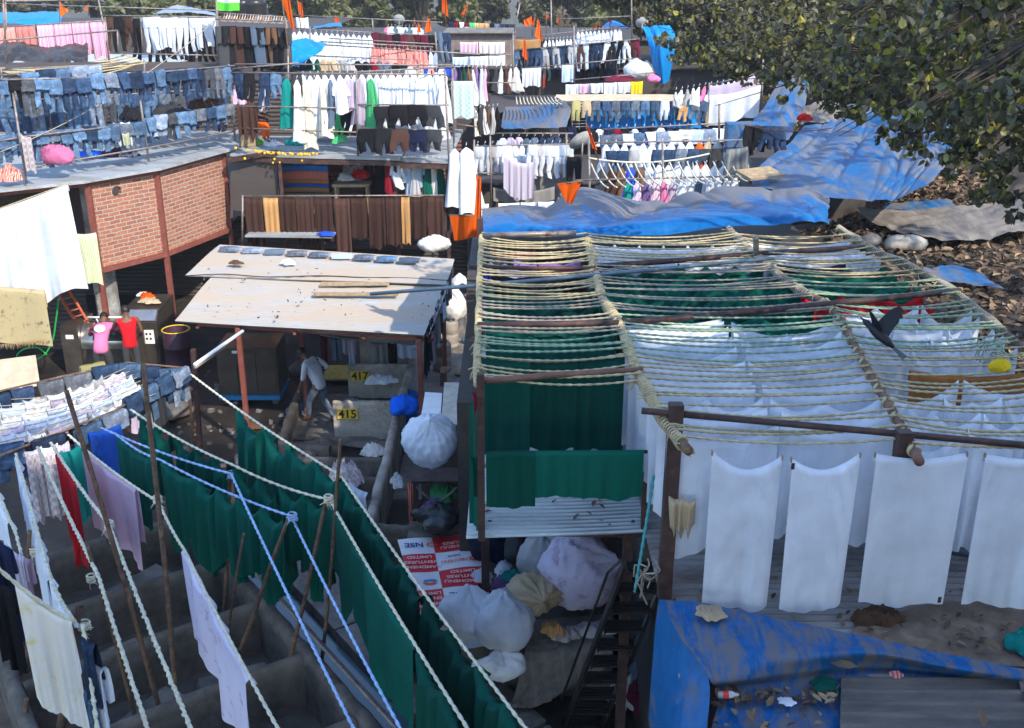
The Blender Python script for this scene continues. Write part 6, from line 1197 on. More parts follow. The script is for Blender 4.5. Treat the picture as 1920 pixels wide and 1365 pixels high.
a0, a1, b0, b1 = Yp(105, 545, 24.9), Yp(147, 612, 24.2), Yp(127, 540, 24.9), Yp(166, 606, 24.2)
orm = simple('orange_red_paint', (.42, .09, .04), .7)
for a, b in ((a0, a1), (b0, b1)):
    mb = MB(); mb.sqbar(a, b, .05); mb.build('rail', orm, ld)
for k in range(6):
    t = (k + .5) / 6; mb = MB(); mb.bar(a0 * (1 - t) + a1 * t, b0 * (1 - t) + b1 * t, .018, 6); mb.build('rung', orm, ld)
mb = MB(); hs = [Yp(x, y, 23.6) for x, y in ((110, 560), (105, 600), (98, 640), (80, 668), (50, 678), (32, 668), (45, 655), (70, 652), (88, 665))]; mb.tube(CR([hs, hs], 2, 60)[0], .02, 6); tag(mb.build('hose', simple('green_hose', (.02, .35, .06), .5)), 'green garden hose coiled in the dark left of the washer', 'hose')
mb = MB(); mb.bar(Yp(365, 684, 17.6), Yp(455, 621, 19.2), .035, 8); tag(mb.build('pole', M['whitepaint']), 'pale metal pole leaning out between barrel and steel cabinet', 'pole')
mb = MB(); mb.bar(Yp(365, 690, 17.6), Yp(420, 652, 18.6), .03, 8); tag(mb.build('pole', M['pipe']), 'shorter pale pole lying beside the leaning metal pole', 'pole')
mb = MB(); q = Z(376, 850, 0); mb.sqbar(q, Yp(362, 655, q[1]), .09); tag(mb.build('post', M['steel']), 'dark steel post with ropes tied near the leaning poles', 'post')
# rough blocks and rubble on the dark ground
def wallblock(pts, h, th_, label, mat=None, z0=0., name='pen_wall', parent=None, cat='wall'):
    """rounded-top concrete wall along a polyline"""
    mb = MB(); pts = [np.array([p[0], p[1], 0.]) for p in pts]; prof = [(-.5, 0), (-.5, .86), (-.42, .95), (-.2, 1), (.2, 1), (.42, .95), (.5, .86), (.5, 0)]
    rows = []; dense = []
    for a, b in zip(pts[:-1], pts[1:]):
        for t in np.linspace(0, 1, 14)[(0 if len(dense) == 0 else 1):]: dense.append(a * (1 - t) + b * t)
    dense = np.array(dense); T = np.gradient(dense, axis=0); T /= np.linalg.norm(T, axis=1)[:, None]; N = np.stack([-T[:, 1], T[:, 0], 0 * T[:, 0]], -1)
    w1 = nr.normal(0, .008, len(dense)); Q = np.array([[dense[i] + N[i] * (x * th_ + w1[i]) + np.array([0, 0, z0 + z * (h + .6 * w1[i])]) for x, z in prof] for i in range(len(dense))])
    mb.grid(Q); n = len(prof); mb.add(Q[0], [tuple(range(n))], 0, False); mb.add(Q[-1], [tuple(range(n))[::-1]], 0, False)
    o = mb.build(name, mat or M['concrete'], parent, (0, 0, 0) if parent is None else None)
    if label: tag(o, label, cat)
    return o
# ================================================================== CENTRE PENS
pens = empty('wash_pens', (-3, 20, 0), 'row of open concrete wash pens numbered in black on yellow', 'wash pen')
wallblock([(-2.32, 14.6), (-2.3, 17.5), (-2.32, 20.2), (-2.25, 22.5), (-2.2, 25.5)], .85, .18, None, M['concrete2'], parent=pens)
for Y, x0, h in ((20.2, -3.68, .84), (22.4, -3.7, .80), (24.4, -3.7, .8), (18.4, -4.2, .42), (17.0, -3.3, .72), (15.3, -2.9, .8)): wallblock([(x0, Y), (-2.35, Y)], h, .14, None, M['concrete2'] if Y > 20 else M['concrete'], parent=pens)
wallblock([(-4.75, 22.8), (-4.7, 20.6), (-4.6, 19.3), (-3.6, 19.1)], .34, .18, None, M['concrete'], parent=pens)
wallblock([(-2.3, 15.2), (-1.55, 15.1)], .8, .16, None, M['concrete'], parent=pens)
for body, x, Y, zz in (('415', -3.38, 20.2, .58), ('417', -3.42, 22.4, .55)):
    mb = MB(); mb.box((x, Y - .094, zz), (.42, .03, .22), jit=.003); mb.build('number_patch', M['yellowp'], pens)
    text(body, .25, M['ink'], pens, Matrix.Translation(Vector((x, Y - .114, zz)) - pens.location) @ Matrix.Rotation(PI / 2, 4, 'X'))
mb = MB(); mb.box((-4.1, 21.3, .02), (1.2, 2.4, .03)); mb.build('floor', M['stone'], pens)
mb = MB(); mb.box((-4.0, 23.6, .12), (.9, .9, .04)); mb.build('yellow_stone', simple('yellow_stone', (.35, .26, .06), .8), pens)
pile((-2.9, 21.9, .55), (.8, .4, .3), 'white', 'white cloth heap in the pen behind number 415', 121)
bundle(Z(756, 775, .95), (.26, .24, .2), 'bright blue', 'bright blue plastic bag on the pen wall beside the white bundle', 122, cat='bag', name='plastic_bag', lump=.16)
e = empty('blue_tub', Z(765, 758, .8), 'blue drum behind the bright blue plastic bag', 'drum'); P0 = Z(765, 765, .45); mb = lathe(MB(), P0 - np.array([0, 0, .45]), [(.001, 0), (.2, 0), (.22, .3), (.22, .78), (.2, .8), (.19, .7), (.001, .68)]); mb.build('body', simple('blue_plastic', (.02, .12, .4), .4), e)
pile(Z(648, 905, .72), (.85, .7, .6), 'white and grey patterned', 'pale pile of wet garments heaped over the pen wall', 123, 'garments'); cloth('cloth', Line(Z(655, 905, .95), Z(690, 925, .9)), 0, 1, .8, CM('pale blue'), folds=3, amp=.08, flare=.3, label='pale blue garment sliding off the wet pile', cat='garment')
for k, (x, y, s) in enumerate(((600, 842, .3), (622, 850, .22), (585, 860, .2), (575, 880, .26), (625, 880, .16))):
    mb = MB(); blob(mb, (0, 0, .08), (s, s * .8, .13), 130 + k, False, 3, 12, 8, .03, .6, lump=.2); tag(mb.build('stone', M['concrete'], None, Z(x, y, .05)), ('largest grey stone by the front kerb of the pens', 'grey stone right of the largest one', 'grey stone left of the garments pile', 'flat stone nearest the green sheets', 'smallest pale stone under the garments pile')[k], 'stone')
tarp('slab', [[Z(612, 800, .06), Z(680, 815, .06), Z(730, 830, .06)], [Z(600, 830, .06), Z(660, 838, .06), Z(715, 850, .06)]], M['stone'], 6, 10, .01, 2, 133, 'wet stone slab between the low kerb and pens', 'slab')
for k, (x, y, w_) in enumerate(((700, 968, .5), (470, 870, .7), (330, 780, .8), (560, 700, .5), (600, 1180, .3))):
    if k == 4: continue
    mb = MB(); blob(mb, (0, 0, .12), (w_ * .5, w_ * .4, .16), 140 + k, False, 3, 12, 8, .05, .7, lump=.2); tag(mb.build('stone', M['stone'], None, Z(x, y, .05)), ('flat dark stone beside the printed banner', 'wet dark stone behind the green sheets', 'broken block at the foot of the steel post', 'dark stone beside the steel cabinet')[k], 'stone')
for k in range(60):
    pass
rb = MB()
for k in range(140): x, y = rnd.uniform(330, 620), rnd.uniform(690, 960); s = rnd.uniform(.03, .13); rb.box(Z(x, y, s * .2), (s, s * .8, s * .6), rz=rnd.uniform(0, 3), rx=rnd.uniform(-.3, .3), jit=s * .2)
tag(rb.build('rubble', M['stone']), 'loose wet rubble over the dark ground behind the green sheets', 'rubble', None, 'stuff')
# lane drums and sacks
for (x, y, r_, h, lab) in ((830, 693, .22, .72, 'grey ribbed drum in the lane, nearest of three'), (845, 650, .21, .72, 'grey drum behind the nearest one in the lane'), (822, 662, .19, .8, 'pale drum with cloth on top beside the roof corner')):
    e = empty('drum', Z(x, y, 0), lab, 'drum'); c_ = Z(x, y, 0); mb = lathe(MB(), c_, [(.001, 0), (r_, 0), (r_, .1), (r_ * .94, .12), (r_, .15), (r_, h * .5), (r_ * .94, h * .52), (r_, h * .56), (r_, h * .9), (r_ * .8, h), (r_ * .5, h), (r_ * .5, h * .96), (.001, h * .96)]); mb.build('body', simple('grey_plastic', (.24, .21, .18), .6, 0, .3), e)
    mb = lathe(MB(), c_ + np.array([0, 0, h]), [(r_ * .55, -.02), (r_ * .55, .04), (.001, .04)]); mb.build('lid', M['blackp'] if r_ > .2 else M['whitepaint'], e)
bundle(Z(853, 597, .38), (.36, .3, .44), 'off white', 'off white woven sack standing in the lane beside the drums', 150); bundle(Z(862, 547, .3), (.3, .25, .28), 'white', 'white sack farther along the lane above the black bags', 151); bundle(Z(868, 562, .25), (.34, .28, .24), 'charcoal', 'black bag between the white sacks in the lane', 152); bundle(Z(882, 572, .2), (.22, .2, .2), 'dark patterned', 'small patterned bag beside the black bag', 153)
mb = MB(); mb.box(Z(832, 712, .25), (.14, .4, .5)); tag(mb.build('machine_part', M['rustpipe']), 'small rusty motor block behind the white topped cabinet', 'motor')
# ================================================================== CABINET, BUNDLE, BANNER PLATFORM
cab = empty('wooden_cabinet', (-1.17, 17.6, 0), 'brown wooden cabinet topped with white and beige panels', 'cabinet')
mb = MB(); mb.box((-1.17, 17.6, .93), (.84, 1.8, 1.84)); mb.build('body', simple('dark_wood', (.09, .065, .055), .8), cab)
tp_ = [(797, 735), (831, 737), (826, 795), (787, 795)]
for q, m in (([(797, 735), (829, 737), (825, 795), (787, 795)], M['whitepaint']), ([(833, 717), (880, 717), (876, 795), (827, 795)], simple('beige_panel', (.52, .47, .40), .6))):
    V = [Z(x, y, 1.9) for x, y in q]; mb = MB(); mb.add(V + [v - np.array([0, 0, .03]) for v in V], [(3, 2, 1, 0), (4, 5, 6, 7), (0, 1, 5, 4), (1, 2, 6, 5), (2, 3, 7, 6), (3, 0, 4, 7)], 0, False); mb.build('top_panel', m, cab)
tb = empty('stool_table', Z(820, 900, 1.25), 'dark rickety table carrying the big white bundle', 'table'); c_ = Yp(820, 893, 15.7); c_[2] = 1.41
mb = MB(); mb.box(c_, (.8, .5, .05)); mb.build('table_top', M['steel'], tb)
for sx in (-.36, .36):
    for sy in (-.2, .2):
        mb = MB(); mb.sqbar(c_ + np.array([sx, sy, -.03]), c_ + np.array([sx * 1.05, sy, -.9]), .05); mb.build('leg', M['steel'], tb)
    mb = MB(); mb.bar(c_ + np.array([sx, -.2, -.08]), c_ + np.array([0, -.2, -.45]), .02, 6); mb.build('brace', M['pipe'], tb)
bundle(Yp(808, 862, 15.5) , (.49, .45, .42), 'white', 'big round white cloth bundle tied on the rickety table', 160, k=16, amp=.035, squash=.85, lump=.05, dirv=(.05, -.45, .85), n=64, m=40)
pile(Z(835, 932, .9), (.6, .5, .6), 'light green', 'green netting heap under the table with the white bundle', 161); pile(Z(815, 955, .9), (.4, .3, .3), 'purple', 'purple cloth under the rickety table', 162)
cloth('scarf', Line(Z(762, 905, 1.1), Z(776, 900, 1.1)), 0, 1, .85, CM('red striped'), folds=2, amp=.05, label='red and orange scarf hanging left of the rickety table', cat='scarf')
e = bundle(Z(820, 988, 1.0), (.42, .3, .2), 'black', 'black shiny plastic bag lying at the top of the printed banner', 163, cat='bag', name='plastic_bag', lump=.2); e.data.materials[0] = simple('bin_bag', (.02, .025, .03), .22, 0, .3, 6, .9, bs=14)
ZB = .86
plat = empty('platform', (-.2, 13.2, 0), 'raised stone platform under the banner and the laundry sacks', 'platform')
mb = MB(); mb.box((-.15, 13.55, .42), (3.0, 3.3, .84)); mb.build('base', M['concrete'], plat)
bq = [Z(758, 1012, ZB + .012), Z(893, 1000, ZB + .012), Z(912, 1185, ZB + .012), Z(832, 1230, ZB + .012)]
bq = [Z(745, 1012, ZB + .012), Z(905, 998, ZB + .012), Z(925, 1210, ZB + .012), Z(805, 1225, ZB + .012)]
ban = empty('banner', bq[0], 'red and white chequered printed plastic banner lying upside down on the platform', 'banner')
def bil(u, v): return (bq[0] * (1 - u) + bq[1] * u) * (1 - v) + (bq[3] * (1 - u) + bq[2] * u) * v + np.array([0, 0, .012 * math.sin(9 * u + 5 * v) + .008 * math.sin(17 * v - 4 * u)])
redp = simple('banner_red', (.55, .02, .03), .45, 0, .12, 5, .35, bs=9); whp = simple('banner_white', (.62, .64, .68), .45, 0, .1, 5, .35, bs=9); inkb = simple('banner_blue_ink', (.02, .03, .2), .6, 0, .1, 5, 0); inkp = simple('banner_pale_ink', (.75, .45, .45), .6, 0, .1, 5, 0); inkr = simple('banner_red_ink', (.65, .10, .04), .6, 0, .1, 5, 0); inkc = simple('banner_bright_blue', (.03, .2, .6), .6, 0, .1, 5, 0)
rows_b = 6
mb = MB(); colX = (0, .40, 1.0)
for r_ in range(rows_b):
    for c_ in range(2):
        n_ = 6; P = np.array([[bil(colX[c_] + (colX[c_ + 1] - colX[c_]) * i / n_, (r_ + j / n_) / rows_b) for i in range(n_ + 1)] for j in range(n_ + 1)]); mb.grid(P[::-1], mat=(r_ + c_) % 2)
sheet_o = mb.build('sheet', [whp, redp], ban)
def onb(u, v, dz=.02):
    p = bil(u, v); du = bil(u + .05, v) - bil(u - .05, v); x = Vector(du).normalized(); z = Vector((0, 0, 1)); y = z.cross(x).normalized(); z = x.cross(y)
    R_ = Matrix((x, y, z)).transposed().to_4x4(); return Matrix.Translation(Vector(p) + Vector((0, 0, dz)) - ban.location) @ R_ @ Matrix.Rotation(PI, 4, 'Z')
def btext(s, size, u, v, m): text(s, size, m, ban, onb(u, v), 'print')
def logo(u, v, s=1.):
    mb = MB(); th = np.linspace(0, 2 * PI, 17)[:-1]; R_ = onb(u, v, .018); V = []; Fs = []
    for k in range(9):
        t = PI * .05 + PI * .9 * k / 8; a = [(.085 * s * math.cos(t + q), .045 * s + .06 * s * math.sin(t + q), 0) for q in (-.1, .1)]; b = (.12 * s * math.cos(t), .045 * s + .09 * s * math.sin(t), 0); k0 = len(V); V += [a[0], b, a[1]]; Fs.append((k0, k0 + 1, k0 + 2))
    k0 = len(V); V += [(.085 * s * math.cos(t), .045 * s + .06 * s * math.sin(t), 0) for t in np.linspace(0, PI, 12)] + [(.05 * s * math.cos(t), .045 * s + .02 * s * math.sin(t), 0) for t in np.linspace(PI, 0, 12)]; Fs.append(tuple(range(k0, k0 + 24)))
    V = [tuple(R_ @ Vector(p)) for p in V]; m1_ = MB(); m1_.add(np.array(V), Fs, 0, False); me = m1_.build('logo_rays', inkr, None, (0, 0, 0)); me.parent = ban; me.location = (0, 0, 0)
    V = [tuple(R_ @ Vector(p)) for p in [(.10 * s * math.cos(t) - .01, .02 * s + .035 * s * math.sin(t), .001) for t in np.linspace(PI, 2 * PI, 12)] + [(.06 * s * math.cos(t), .03 * s + .012 * s * math.sin(t), .001) for t in np.linspace(2 * PI, PI, 12)]]
    m1_ = MB(); m1_.add(np.array(V), [tuple(range(24))], 0, False); me = m1_.build('logo_swoosh', inkc, None, (0, 0, 0)); me.parent = ban; me.location = (0, 0, 0)
rh = 1 / rows_b; cl, cr = .2, .70
def venture(u, r_, lines=('KAMDHENU', 'VENTURES', 'LIMITED')):
    for k, s in enumerate(lines): btext(s, .105, u, (r_ + .76 - .26 * k) * rh, inkp)
def nse(u, r_):
    btext('NSE', .17, u + .03, (r_ + .5) * rh, inkb)
    R_ = onb(u - .13, (r_ + .5) * rh) if False else onb(u + .24, (r_ + .5) * rh)
    V = []; Fs = []
    for k in range(8):
        t = k * PI / 4; k0 = len(V); V += [(.085 * math.cos(t - .3), .06 * math.sin(t - .3), 0), (.1 * math.cos(t), .075 * math.sin(t), 0), (.085 * math.cos(t + .3), .06 * math.sin(t + .3), 0), (.02 * math.cos(t), .02 * math.sin(t), 0)]; Fs.append((k0, k0 + 1, k0 + 2, k0 + 3))
    V = [tuple(R_ @ Vector(p)) for p in V]; m_ = MB(); m_.add(np.array(V), Fs, 0, False); o = m_.build('emblem', inkr, None, (0, 0, 0)); o.parent = ban; o.location = (0, 0, 0)
nse(.14, 0); venture(cr, 0, ('KAMDHENU', 'VENTURES')); venture(cl, 1); btext('KAMDHENU', .085, cr - .06, 1.62 * rh, inkr); btext('PAINTS', .06, cr - .08, 1.34 * rh, inkb); logo(cr + .17, 1.5 * rh)
logo(.26, 2.5 * rh, 1.1); venture(cr, 2); nse(cr - .12, 3); venture(cl, 3); venture(cr, 4, ('KAMDHENU',))
# sacks
bundle(Z(880, 1185, 1.08), (.42, .38, .31), 'white', 'white cloth sack tied with blue scrap, left of the pair', 170, n=48, m=30, amp=.05, dirv=(0, .3, 1), squash=.9)
bundle(Z(942, 1208, 1.06), (.43, .38, .37), 'white', 'white cloth sack in the middle with dark cloth showing', 171, n=48, m=30, amp=.05, dirv=(0, .35, 1), squash=.9)
bundle(Z(940, 1268, .78), (.32, .22, .2), 'white', 'white sack end hanging off the platform below the middle sack', 172, knot=False, lump=.15)
bundle(Z(1000, 1158, 1.18), (.38, .29, .40), 'beige', 'tan cloth sack knotted at its front with black gaps', 173, n=56, m=36, k=13, amp=.07, dirv=(.25, -.95, .35), squash=.95)
bundle(Z(1082, 1128, 1.34), (.52, .45, .50), 'lilac floral', 'largest pale lilac sack with faint red rings', 174, n=56, m=36, k=10, amp=.03, dirv=(.85, -.25, .4), squash=.95)
bundle(Z(1072, 1052, 1.5), (.44, .4, .42), 'light grey', 'grey white sack behind the largest lilac sack', 175, knot=False, lump=.12, n=40, m=26)
bundle(Z(1022, 1082, 1.35), (.36, .32, .38), 'light grey', 'smaller grey sack left of the grey white one', 176, knot=False)
bundle(Z(918, 1045, 1.1), (.33, .3, .28), 'navy', 'dark blue bundle behind the black post on the banner', 177, lump=.15)
pile(Z(1005, 1030, 1.1), (.9, .7, .75), 'dark patterned', 'heap of maroon and white patterned cloth under the deck', 178)
pile(Z(950, 1105, ZB + .06), (.6, .5, .42), 'purple', 'purple cloth heap between the white and lilac sacks', 179); pile(Z(985, 1110, ZB + .1), (.4, .35, .4), 'blue patterned', 'blue patterned cloth behind the tan sack', 180)
pile(Z(905, 1115, ZB + .03), (.55, .35, .22), 'black', 'black cloth lying at the lower right of the banner', 181); pile(Z(868, 1132, ZB + .03), (.4, .22, .14), 'lime green', 'bright green netting on the lower part of the banner', 182); pile(Z(945, 1075, ZB + .25), (.36, .3, .3), 'white', 'small crumpled white cloth beside the black post', 183)
pile(Z(1062, 1196, ZB + .05), (.42, .3, .26), 'white and grey patterned', 'small printed bag below the largest sack', 184); pile(Z(1110, 1185, ZB + .05), (.7, .4, .2), 'light grey', 'grey sheet under the right side of largest sack', 185)
tarp('cover_sheet', [[Z(985, 1205, ZB + .04), Z(1070, 1200, ZB + .04), Z(1150, 1185, ZB + .04)], [Z(985, 1230, ZB), Z(1070, 1228, ZB - .02), Z(1150, 1215, ZB)], [Z(960, 1310, .45), Z(1040, 1275, .5), Z(1130, 1255, .55)], [Z(925, 1318, .3), Z(990, 1330, .3), Z(1060, 1290, .35)]], M['tarpgrey'], 40, 40, .035, 2.5, 186, 'grey sheet hanging over the front edge of the sack platform', 'sheet')
tarp('flat_sheet', [[Z(985, 1165, ZB + .03), Z(1150, 1150, ZB + .03)], [Z(985, 1210, ZB + .03), Z(1155, 1190, ZB + .03)]], M['tarpgrey'], 10, 20, .01, 2, 187, 'grey sheet lying flat beneath the lilac sack', 'sheet')
mb = MB(); mb.sqbar((Z(911, 1140, ZB)[0], Z(911, 1140, ZB)[1], ZB), (Z(911, 1140, ZB)[0], Z(911, 1140, ZB)[1], 3.42), .11); tag(mb.build('post', M['steel']), 'black steel post standing on the platform beside the banner', 'post')
for k, (x, y, z, r, c, lab) in enumerate(((972, 1052, 1.25, .24, 'charcoal', 'charcoal bag between the dark blue bundle and grey sack'), (1120, 1085, 1.2, .3, 'light grey', 'grey sack squeezed right of the largest lilac one'), (1040, 1020, 1.75, .26, 'off white', 'off white bag on top of the sacks under the deck'), (850, 1205, .98, .22, 'white', 'small white sack at the lower left corner of the banner'), (985, 1000, 1.7, .3, 'dark patterned', 'maroon patterned bundle high under the deck edge'))): bundle(Z(x, y, z), (r, r * .9, r * .9), c, lab, 230 + k, n=40, m=26)
for k, (x, y, c, lab) in enumerate(((930, 1138, 'slate blue', 'slate blue cloth on top of the middle white sack'), (1035, 1185, 'tan', 'tan cloth scrap before the tan sack'), (905, 1085, 'white', 'white crumpled cloth left of the black post'), (965, 1085, 'teal', 'teal cloth scrap behind the tan sack'), (1010, 1065, 'red', 'red cloth scrap between the rear sacks'))): pile(Z(x, y, ZB + .25 + .1 * (y < 1100)), (.4, .3, .22), c, lab, 240 + k)
# stair
stp = empty('steel_stair', (1.2, 10.6, 0), 'steep dark steel stair with slatted treads beside the laundry sacks', 'stair')
top_, bot_ = np.array([1.44, 9.95, 3.3]), np.array([.93, 11.3, .15])
for s in (-.24, .24):
    mb = MB(); mb.sqbar(top_ + [s, -.12, .05], bot_ + [s, -.12, .0], .035, .13); mb.build('stringer', M['blacksteel'], stp)
    mb = MB(); mb.tube([top_ + [s * 1.1, -.1, .1], top_ * .8 + bot_ * .2 + [s * 1.3, -.35, .55], bot_ + [s * 1.3, -.4, .6]], .016, 6); mb.build('handrail', M['bluepipe'] if s > 0 else M['blacksteel'], stp)
for k in range(10):
    t = k / 9.; c_ = top_ * (1 - t) + bot_ * t; e_ = MB()
    for q in range(5): e_.box(c_ + np.array([0, -.02 - q * .05, .0]), (.46, .022, .025))
    e_.box(c_ + np.array([-.22, -.12, -.004]), (.02, .26, .035)); e_.box(c_ + np.array([.22, -.12, -.004]), (.02, .26, .035)); e_.build('tread', M['blacksteel'], stp)
mb = MB(); pts = [Yp(x, y, 8.9) for x, y in ((1226, 890), (1222, 930), (1218, 970), (1212, 1010), (1203, 1060), (1200, 1090), (1190, 1110))]; rope(mb, Line(pts[0], pts[-1], .03), .014, .09); tag(mb.build('rope', simple('teal_rope', (.05, .30, .34), .9)), 'teal rope dangling beside the stair from the deck', 'rope')
mb = MB()
for k in range(14):
    p = Yp(1205, 1075, 8.9); q = p + np.array([rnd.uniform(-.12, .12), rnd.uniform(-.1, .1), rnd.uniform(-.35, .2)]); mb.tube(CR([[p, (p + q) / 2 + nr.normal(0, .05, 3), q]] * 2, 2, 8)[0], .009, 4)
tag(mb.build('rope_tangle', M['ropegrey']), 'tangle of pale rope ends hanging below the teal rope', 'rope')
pile(Z(1180, 1310, .25), (.8, .6, .6), 'light grey', 'grey sack heap in the shade right of the stair', 190); pile(Z(1216, 1325, .45), (.6, .7, .6), 'maroon', 'maroon cloth heap beside the blue tarpaulin side', 191); pile(Z(1212, 1270, .7), (.6, .5, .3), 'slate blue', 'slate blue cloth above the maroon heap', 192)
# ================================================================== LEFT FOREGROUND PENS
O_ = np.array([-5.07, 15.1]); D_v = np.array([.58, -.815]); N_v = np.array([-.815, -.58])
def PQ(s, t): return tuple(O_ + D_v * s + N_v * t)
lp_ = empty('wash_pen_block', (*PQ(3, 1.5), 0), 'block of deep grey concrete wash pens below the near ropes', 'wash pen')
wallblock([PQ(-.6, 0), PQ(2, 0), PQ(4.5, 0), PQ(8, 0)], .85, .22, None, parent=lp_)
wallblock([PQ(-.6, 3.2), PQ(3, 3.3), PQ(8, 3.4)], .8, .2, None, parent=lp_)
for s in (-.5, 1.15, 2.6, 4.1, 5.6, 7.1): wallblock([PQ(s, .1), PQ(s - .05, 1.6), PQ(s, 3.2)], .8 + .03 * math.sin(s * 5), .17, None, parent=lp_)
mb = MB(); mb.add([(*PQ(-.6, 0), .03), (*PQ(8, 0), .03), (*PQ(8, 3.3), .03), (*PQ(-.6, 3.3), .03)], [(3, 2, 1, 0)], 0, False); mb.build('floor', simple('pen_floor', (.075, .068, .06), .45, 0, .4, 3, .5), lp_)
for s, t, a in ((.2, 1.0, .3), (1.9, 2.0, .1), (3.3, 1.8, .5), (3.4, .8, -.2), (4.8, 1.5, .2), (6.2, 1.6, .1)):
    c_ = PQ(s, t); mb = MB(); mb.box((*c_, .14), (.9, .6, .1), rz=a + .6, rx=.12, jit=.03); mb.build('washing_stone', M['stone'], lp_)
mb = MB()
for k in range(3): mb.tube([(*PQ(-.8, -.16 - .05 * k), .9 - .06 * k), (*PQ(3, -.17 - .05 * k), .88 - .06 * k), (*PQ(8, -.17 - .05 * k), .9 - .06 * k)], .024, 8)
tag(mb.build('water_pipes', M['pipe']), 'bundle of pale water pipes along the outer pen wall', 'pipes')
wm, n_, b_, o_ = nodes_mat('soapy_water'); b_.inputs['Base Color'].default_value = (.07, .13, .17, 1); b_.inputs['Roughness'].default_value = .16; bumpn(n_, b_, noisen(n_, 3, 3, .5), .15, .02)
mb = MB(); mb.add([(*PQ(-2, -.32), .05), (*PQ(9, -.32), .05), (*PQ(9, -.85), .05), (*PQ(-2, -.85), .05)], [(0, 1, 2, 3)], 0, False); struct(mb.build('water', wm, None, (0, 0, 0)), 'narrow channel of blue grey soapy water beside the near pens')
pv = []
for k, (s0, s1, t0, t1) in enumerate(((-.6, .9, -.92, -1.6), (-.4, 1.0, -1.63, -2.4), (.98, 3.0, -.9, -2.1), (3.08, 4.6, -.88, -2.3), (4.68, 6.4, -.9, -2.2), (6.46, 8, -.9, -2.2))):
    mb = MB(); q = [PQ(s0, t0), PQ(s1, t0), PQ(s1, t1), PQ(s0, t1)]; V = [(*p, .20 + rnd.uniform(-.02, .02)) for p in q] + [(*p, 0) for p in q]; mb.add(V, [(0, 1, 2, 3), (0, 4, 5, 1), (1, 5, 6, 2), (2, 6, 7, 3), (3, 7, 4, 0)], 0, False)
    tag(mb.build('paving_slab', M['wetstone'], None, (0, 0, 0)), ordlab(k, 6, 'grey stone slab', 'beside the water channel', 'from the back '), 'stone slab', 'stone slabs beside the channel')
struct(tarp('soil', [[Z(-60, 1150, .03), Z(60, 1150, .03)], [Z(-60, 1420, .03), Z(150, 1420, .03)]], simple('brown_soil', (.14, .10, .075), .95, 0, .4, 4, .6), 10, 10, .01, 1, 201), 'brown soil at the lower left corner')
# ================================================================== BAMBOO POLES AND ROPES
def bamboo(top, base, zb, label, r=.03, thick=1., knots=True, hollow=False):
    b = Z(*base, zb); t = Yp(*top, b[1]); L = np.linalg.norm(t - b); n = max(8, int(L / .05)); s = np.linspace(0, 1, n); p = b + (t - b) * s[:, None]
    p[:, 0] += .02 * np.sin(s * 4 + top[0]); rr = r * (1.12 - .22 * s) * (1 + .16 * np.exp(-((s * L / .35) % 1 - .5) ** 2 / .004)); e = empty('bamboo_pole', b, label, 'pole', 'bamboo poles among the near ropes')
    mb = MB(); mb.tube(p, rr, 9); mb.build('pole', M['bamboo'], e)
    if hollow: mb = MB(); mb.bar(t, t + np.array([0, 0, .004]), r * .55, 9); mb.build('hollow_end', M['ink'], e)
    return e, b, t
def lash(e, p, r=.05, n=4, mat='ropecream', tail=True):
    an = np.linspace(0, n * 2 * PI, n * 14); mb = MB(); c_ = np.stack([r * np.cos(an), r * np.sin(an), np.linspace(-.05, .05, len(an)) + .012 * np.sin(an * .37)], -1) + p; mb.tube(c_, .014, 5)
    if tail:
        for k in range(5): q = p + np.array([rnd.uniform(-.1, .12), rnd.uniform(-.1, .05), rnd.uniform(-.14, .02)]); mb.tube([p + [0, -r, 0], (p + q) / 2 + [0, -r, .02], q], .007, 4)
    o = mb.build('lashing', M[mat], e)
ZR = 2.7
pA = bamboo((125, 732), (316, 1385), 0, 'tall bamboo pole crossing the red cloth at the left'); pB = bamboo((270, 682), (336, 1380), 0, 'tall bamboo pole right of the pink towel')
pC = bamboo((434, 884), (416, 1180), 0, 'short bamboo pole holding the blue rope among green sheets'); pD = bamboo((548, 962), (448, 1218), .85, 'dark leaning pole where the second blue rope is tied', .026)
pE = bamboo((641, 823), (598, 1282), 0, 'straight pole tied to the long cream rope near the wet pile', .024); pF = bamboo((616, 930), (528, 1290), .3, 'dark leaning pole in front of the bright green sheet', .026)
pG = bamboo((162, 1024), (268, 1385), .1, 'thin dark pole lashed to a cream rope above the pens', .024, hollow=True); pH = bamboo((152, 1138), (100, 1420), .2, 'thick bamboo pole with open top at the lower left', .046, hollow=True)
pI = bamboo((58, 995), (48, 1260), .5, 'short brown pole behind the white quilt', .028); pJ = bamboo((52, 1310), (48, 1420), .1, 'stub of pole at the bottom left corner', .03); pK = bamboo((460, 1000), (400, 1345), 0, 'thin dark stick standing in the outer pen', .018)
lash(pB[0], Z(296, 940, ZR) + [0, 0, .02]); lash(pA[0], Z(205, 985, ZR)); lash(pC[0], pC[2] - [0, 0, .06], mat='ropeblue'); lash(pD[0], pD[2] - [0, 0, .06], mat='ropeblue'); lash(pE[0], Z(636, 890, ZR)); lash(pF[0], pF[2] - [0, 0, .05]); lash(pG[0], pG[2] - [0, 0, .45]); lash(pH[0], pH[2] - [0, 0, .26], .065); lash(pI[0], pI[2] - [0, 0, .3])
def nrope(pts, label, mat='ropecream', r=.017, sag=.06, fuzz=.0, lay=.13):
    mb = MB()
    for a, b in zip(pts[:-1], pts[1:]): rope(mb, Line(a, b, sag), r, lay, 8, .018, fuzz=fuzz)
    return tag(mb.build('rope', M[mat]), label, 'rope', 'washing ropes over the near pens')
R_ = lambda l, z=ZR: [Z(x, y, z) for x, y in l]
RG1 = R_([(358, 702), (640, 893), (1020, 1410)]); RG2 = R_([(245, 768), (437, 872), (618, 937), (905, 1410)])
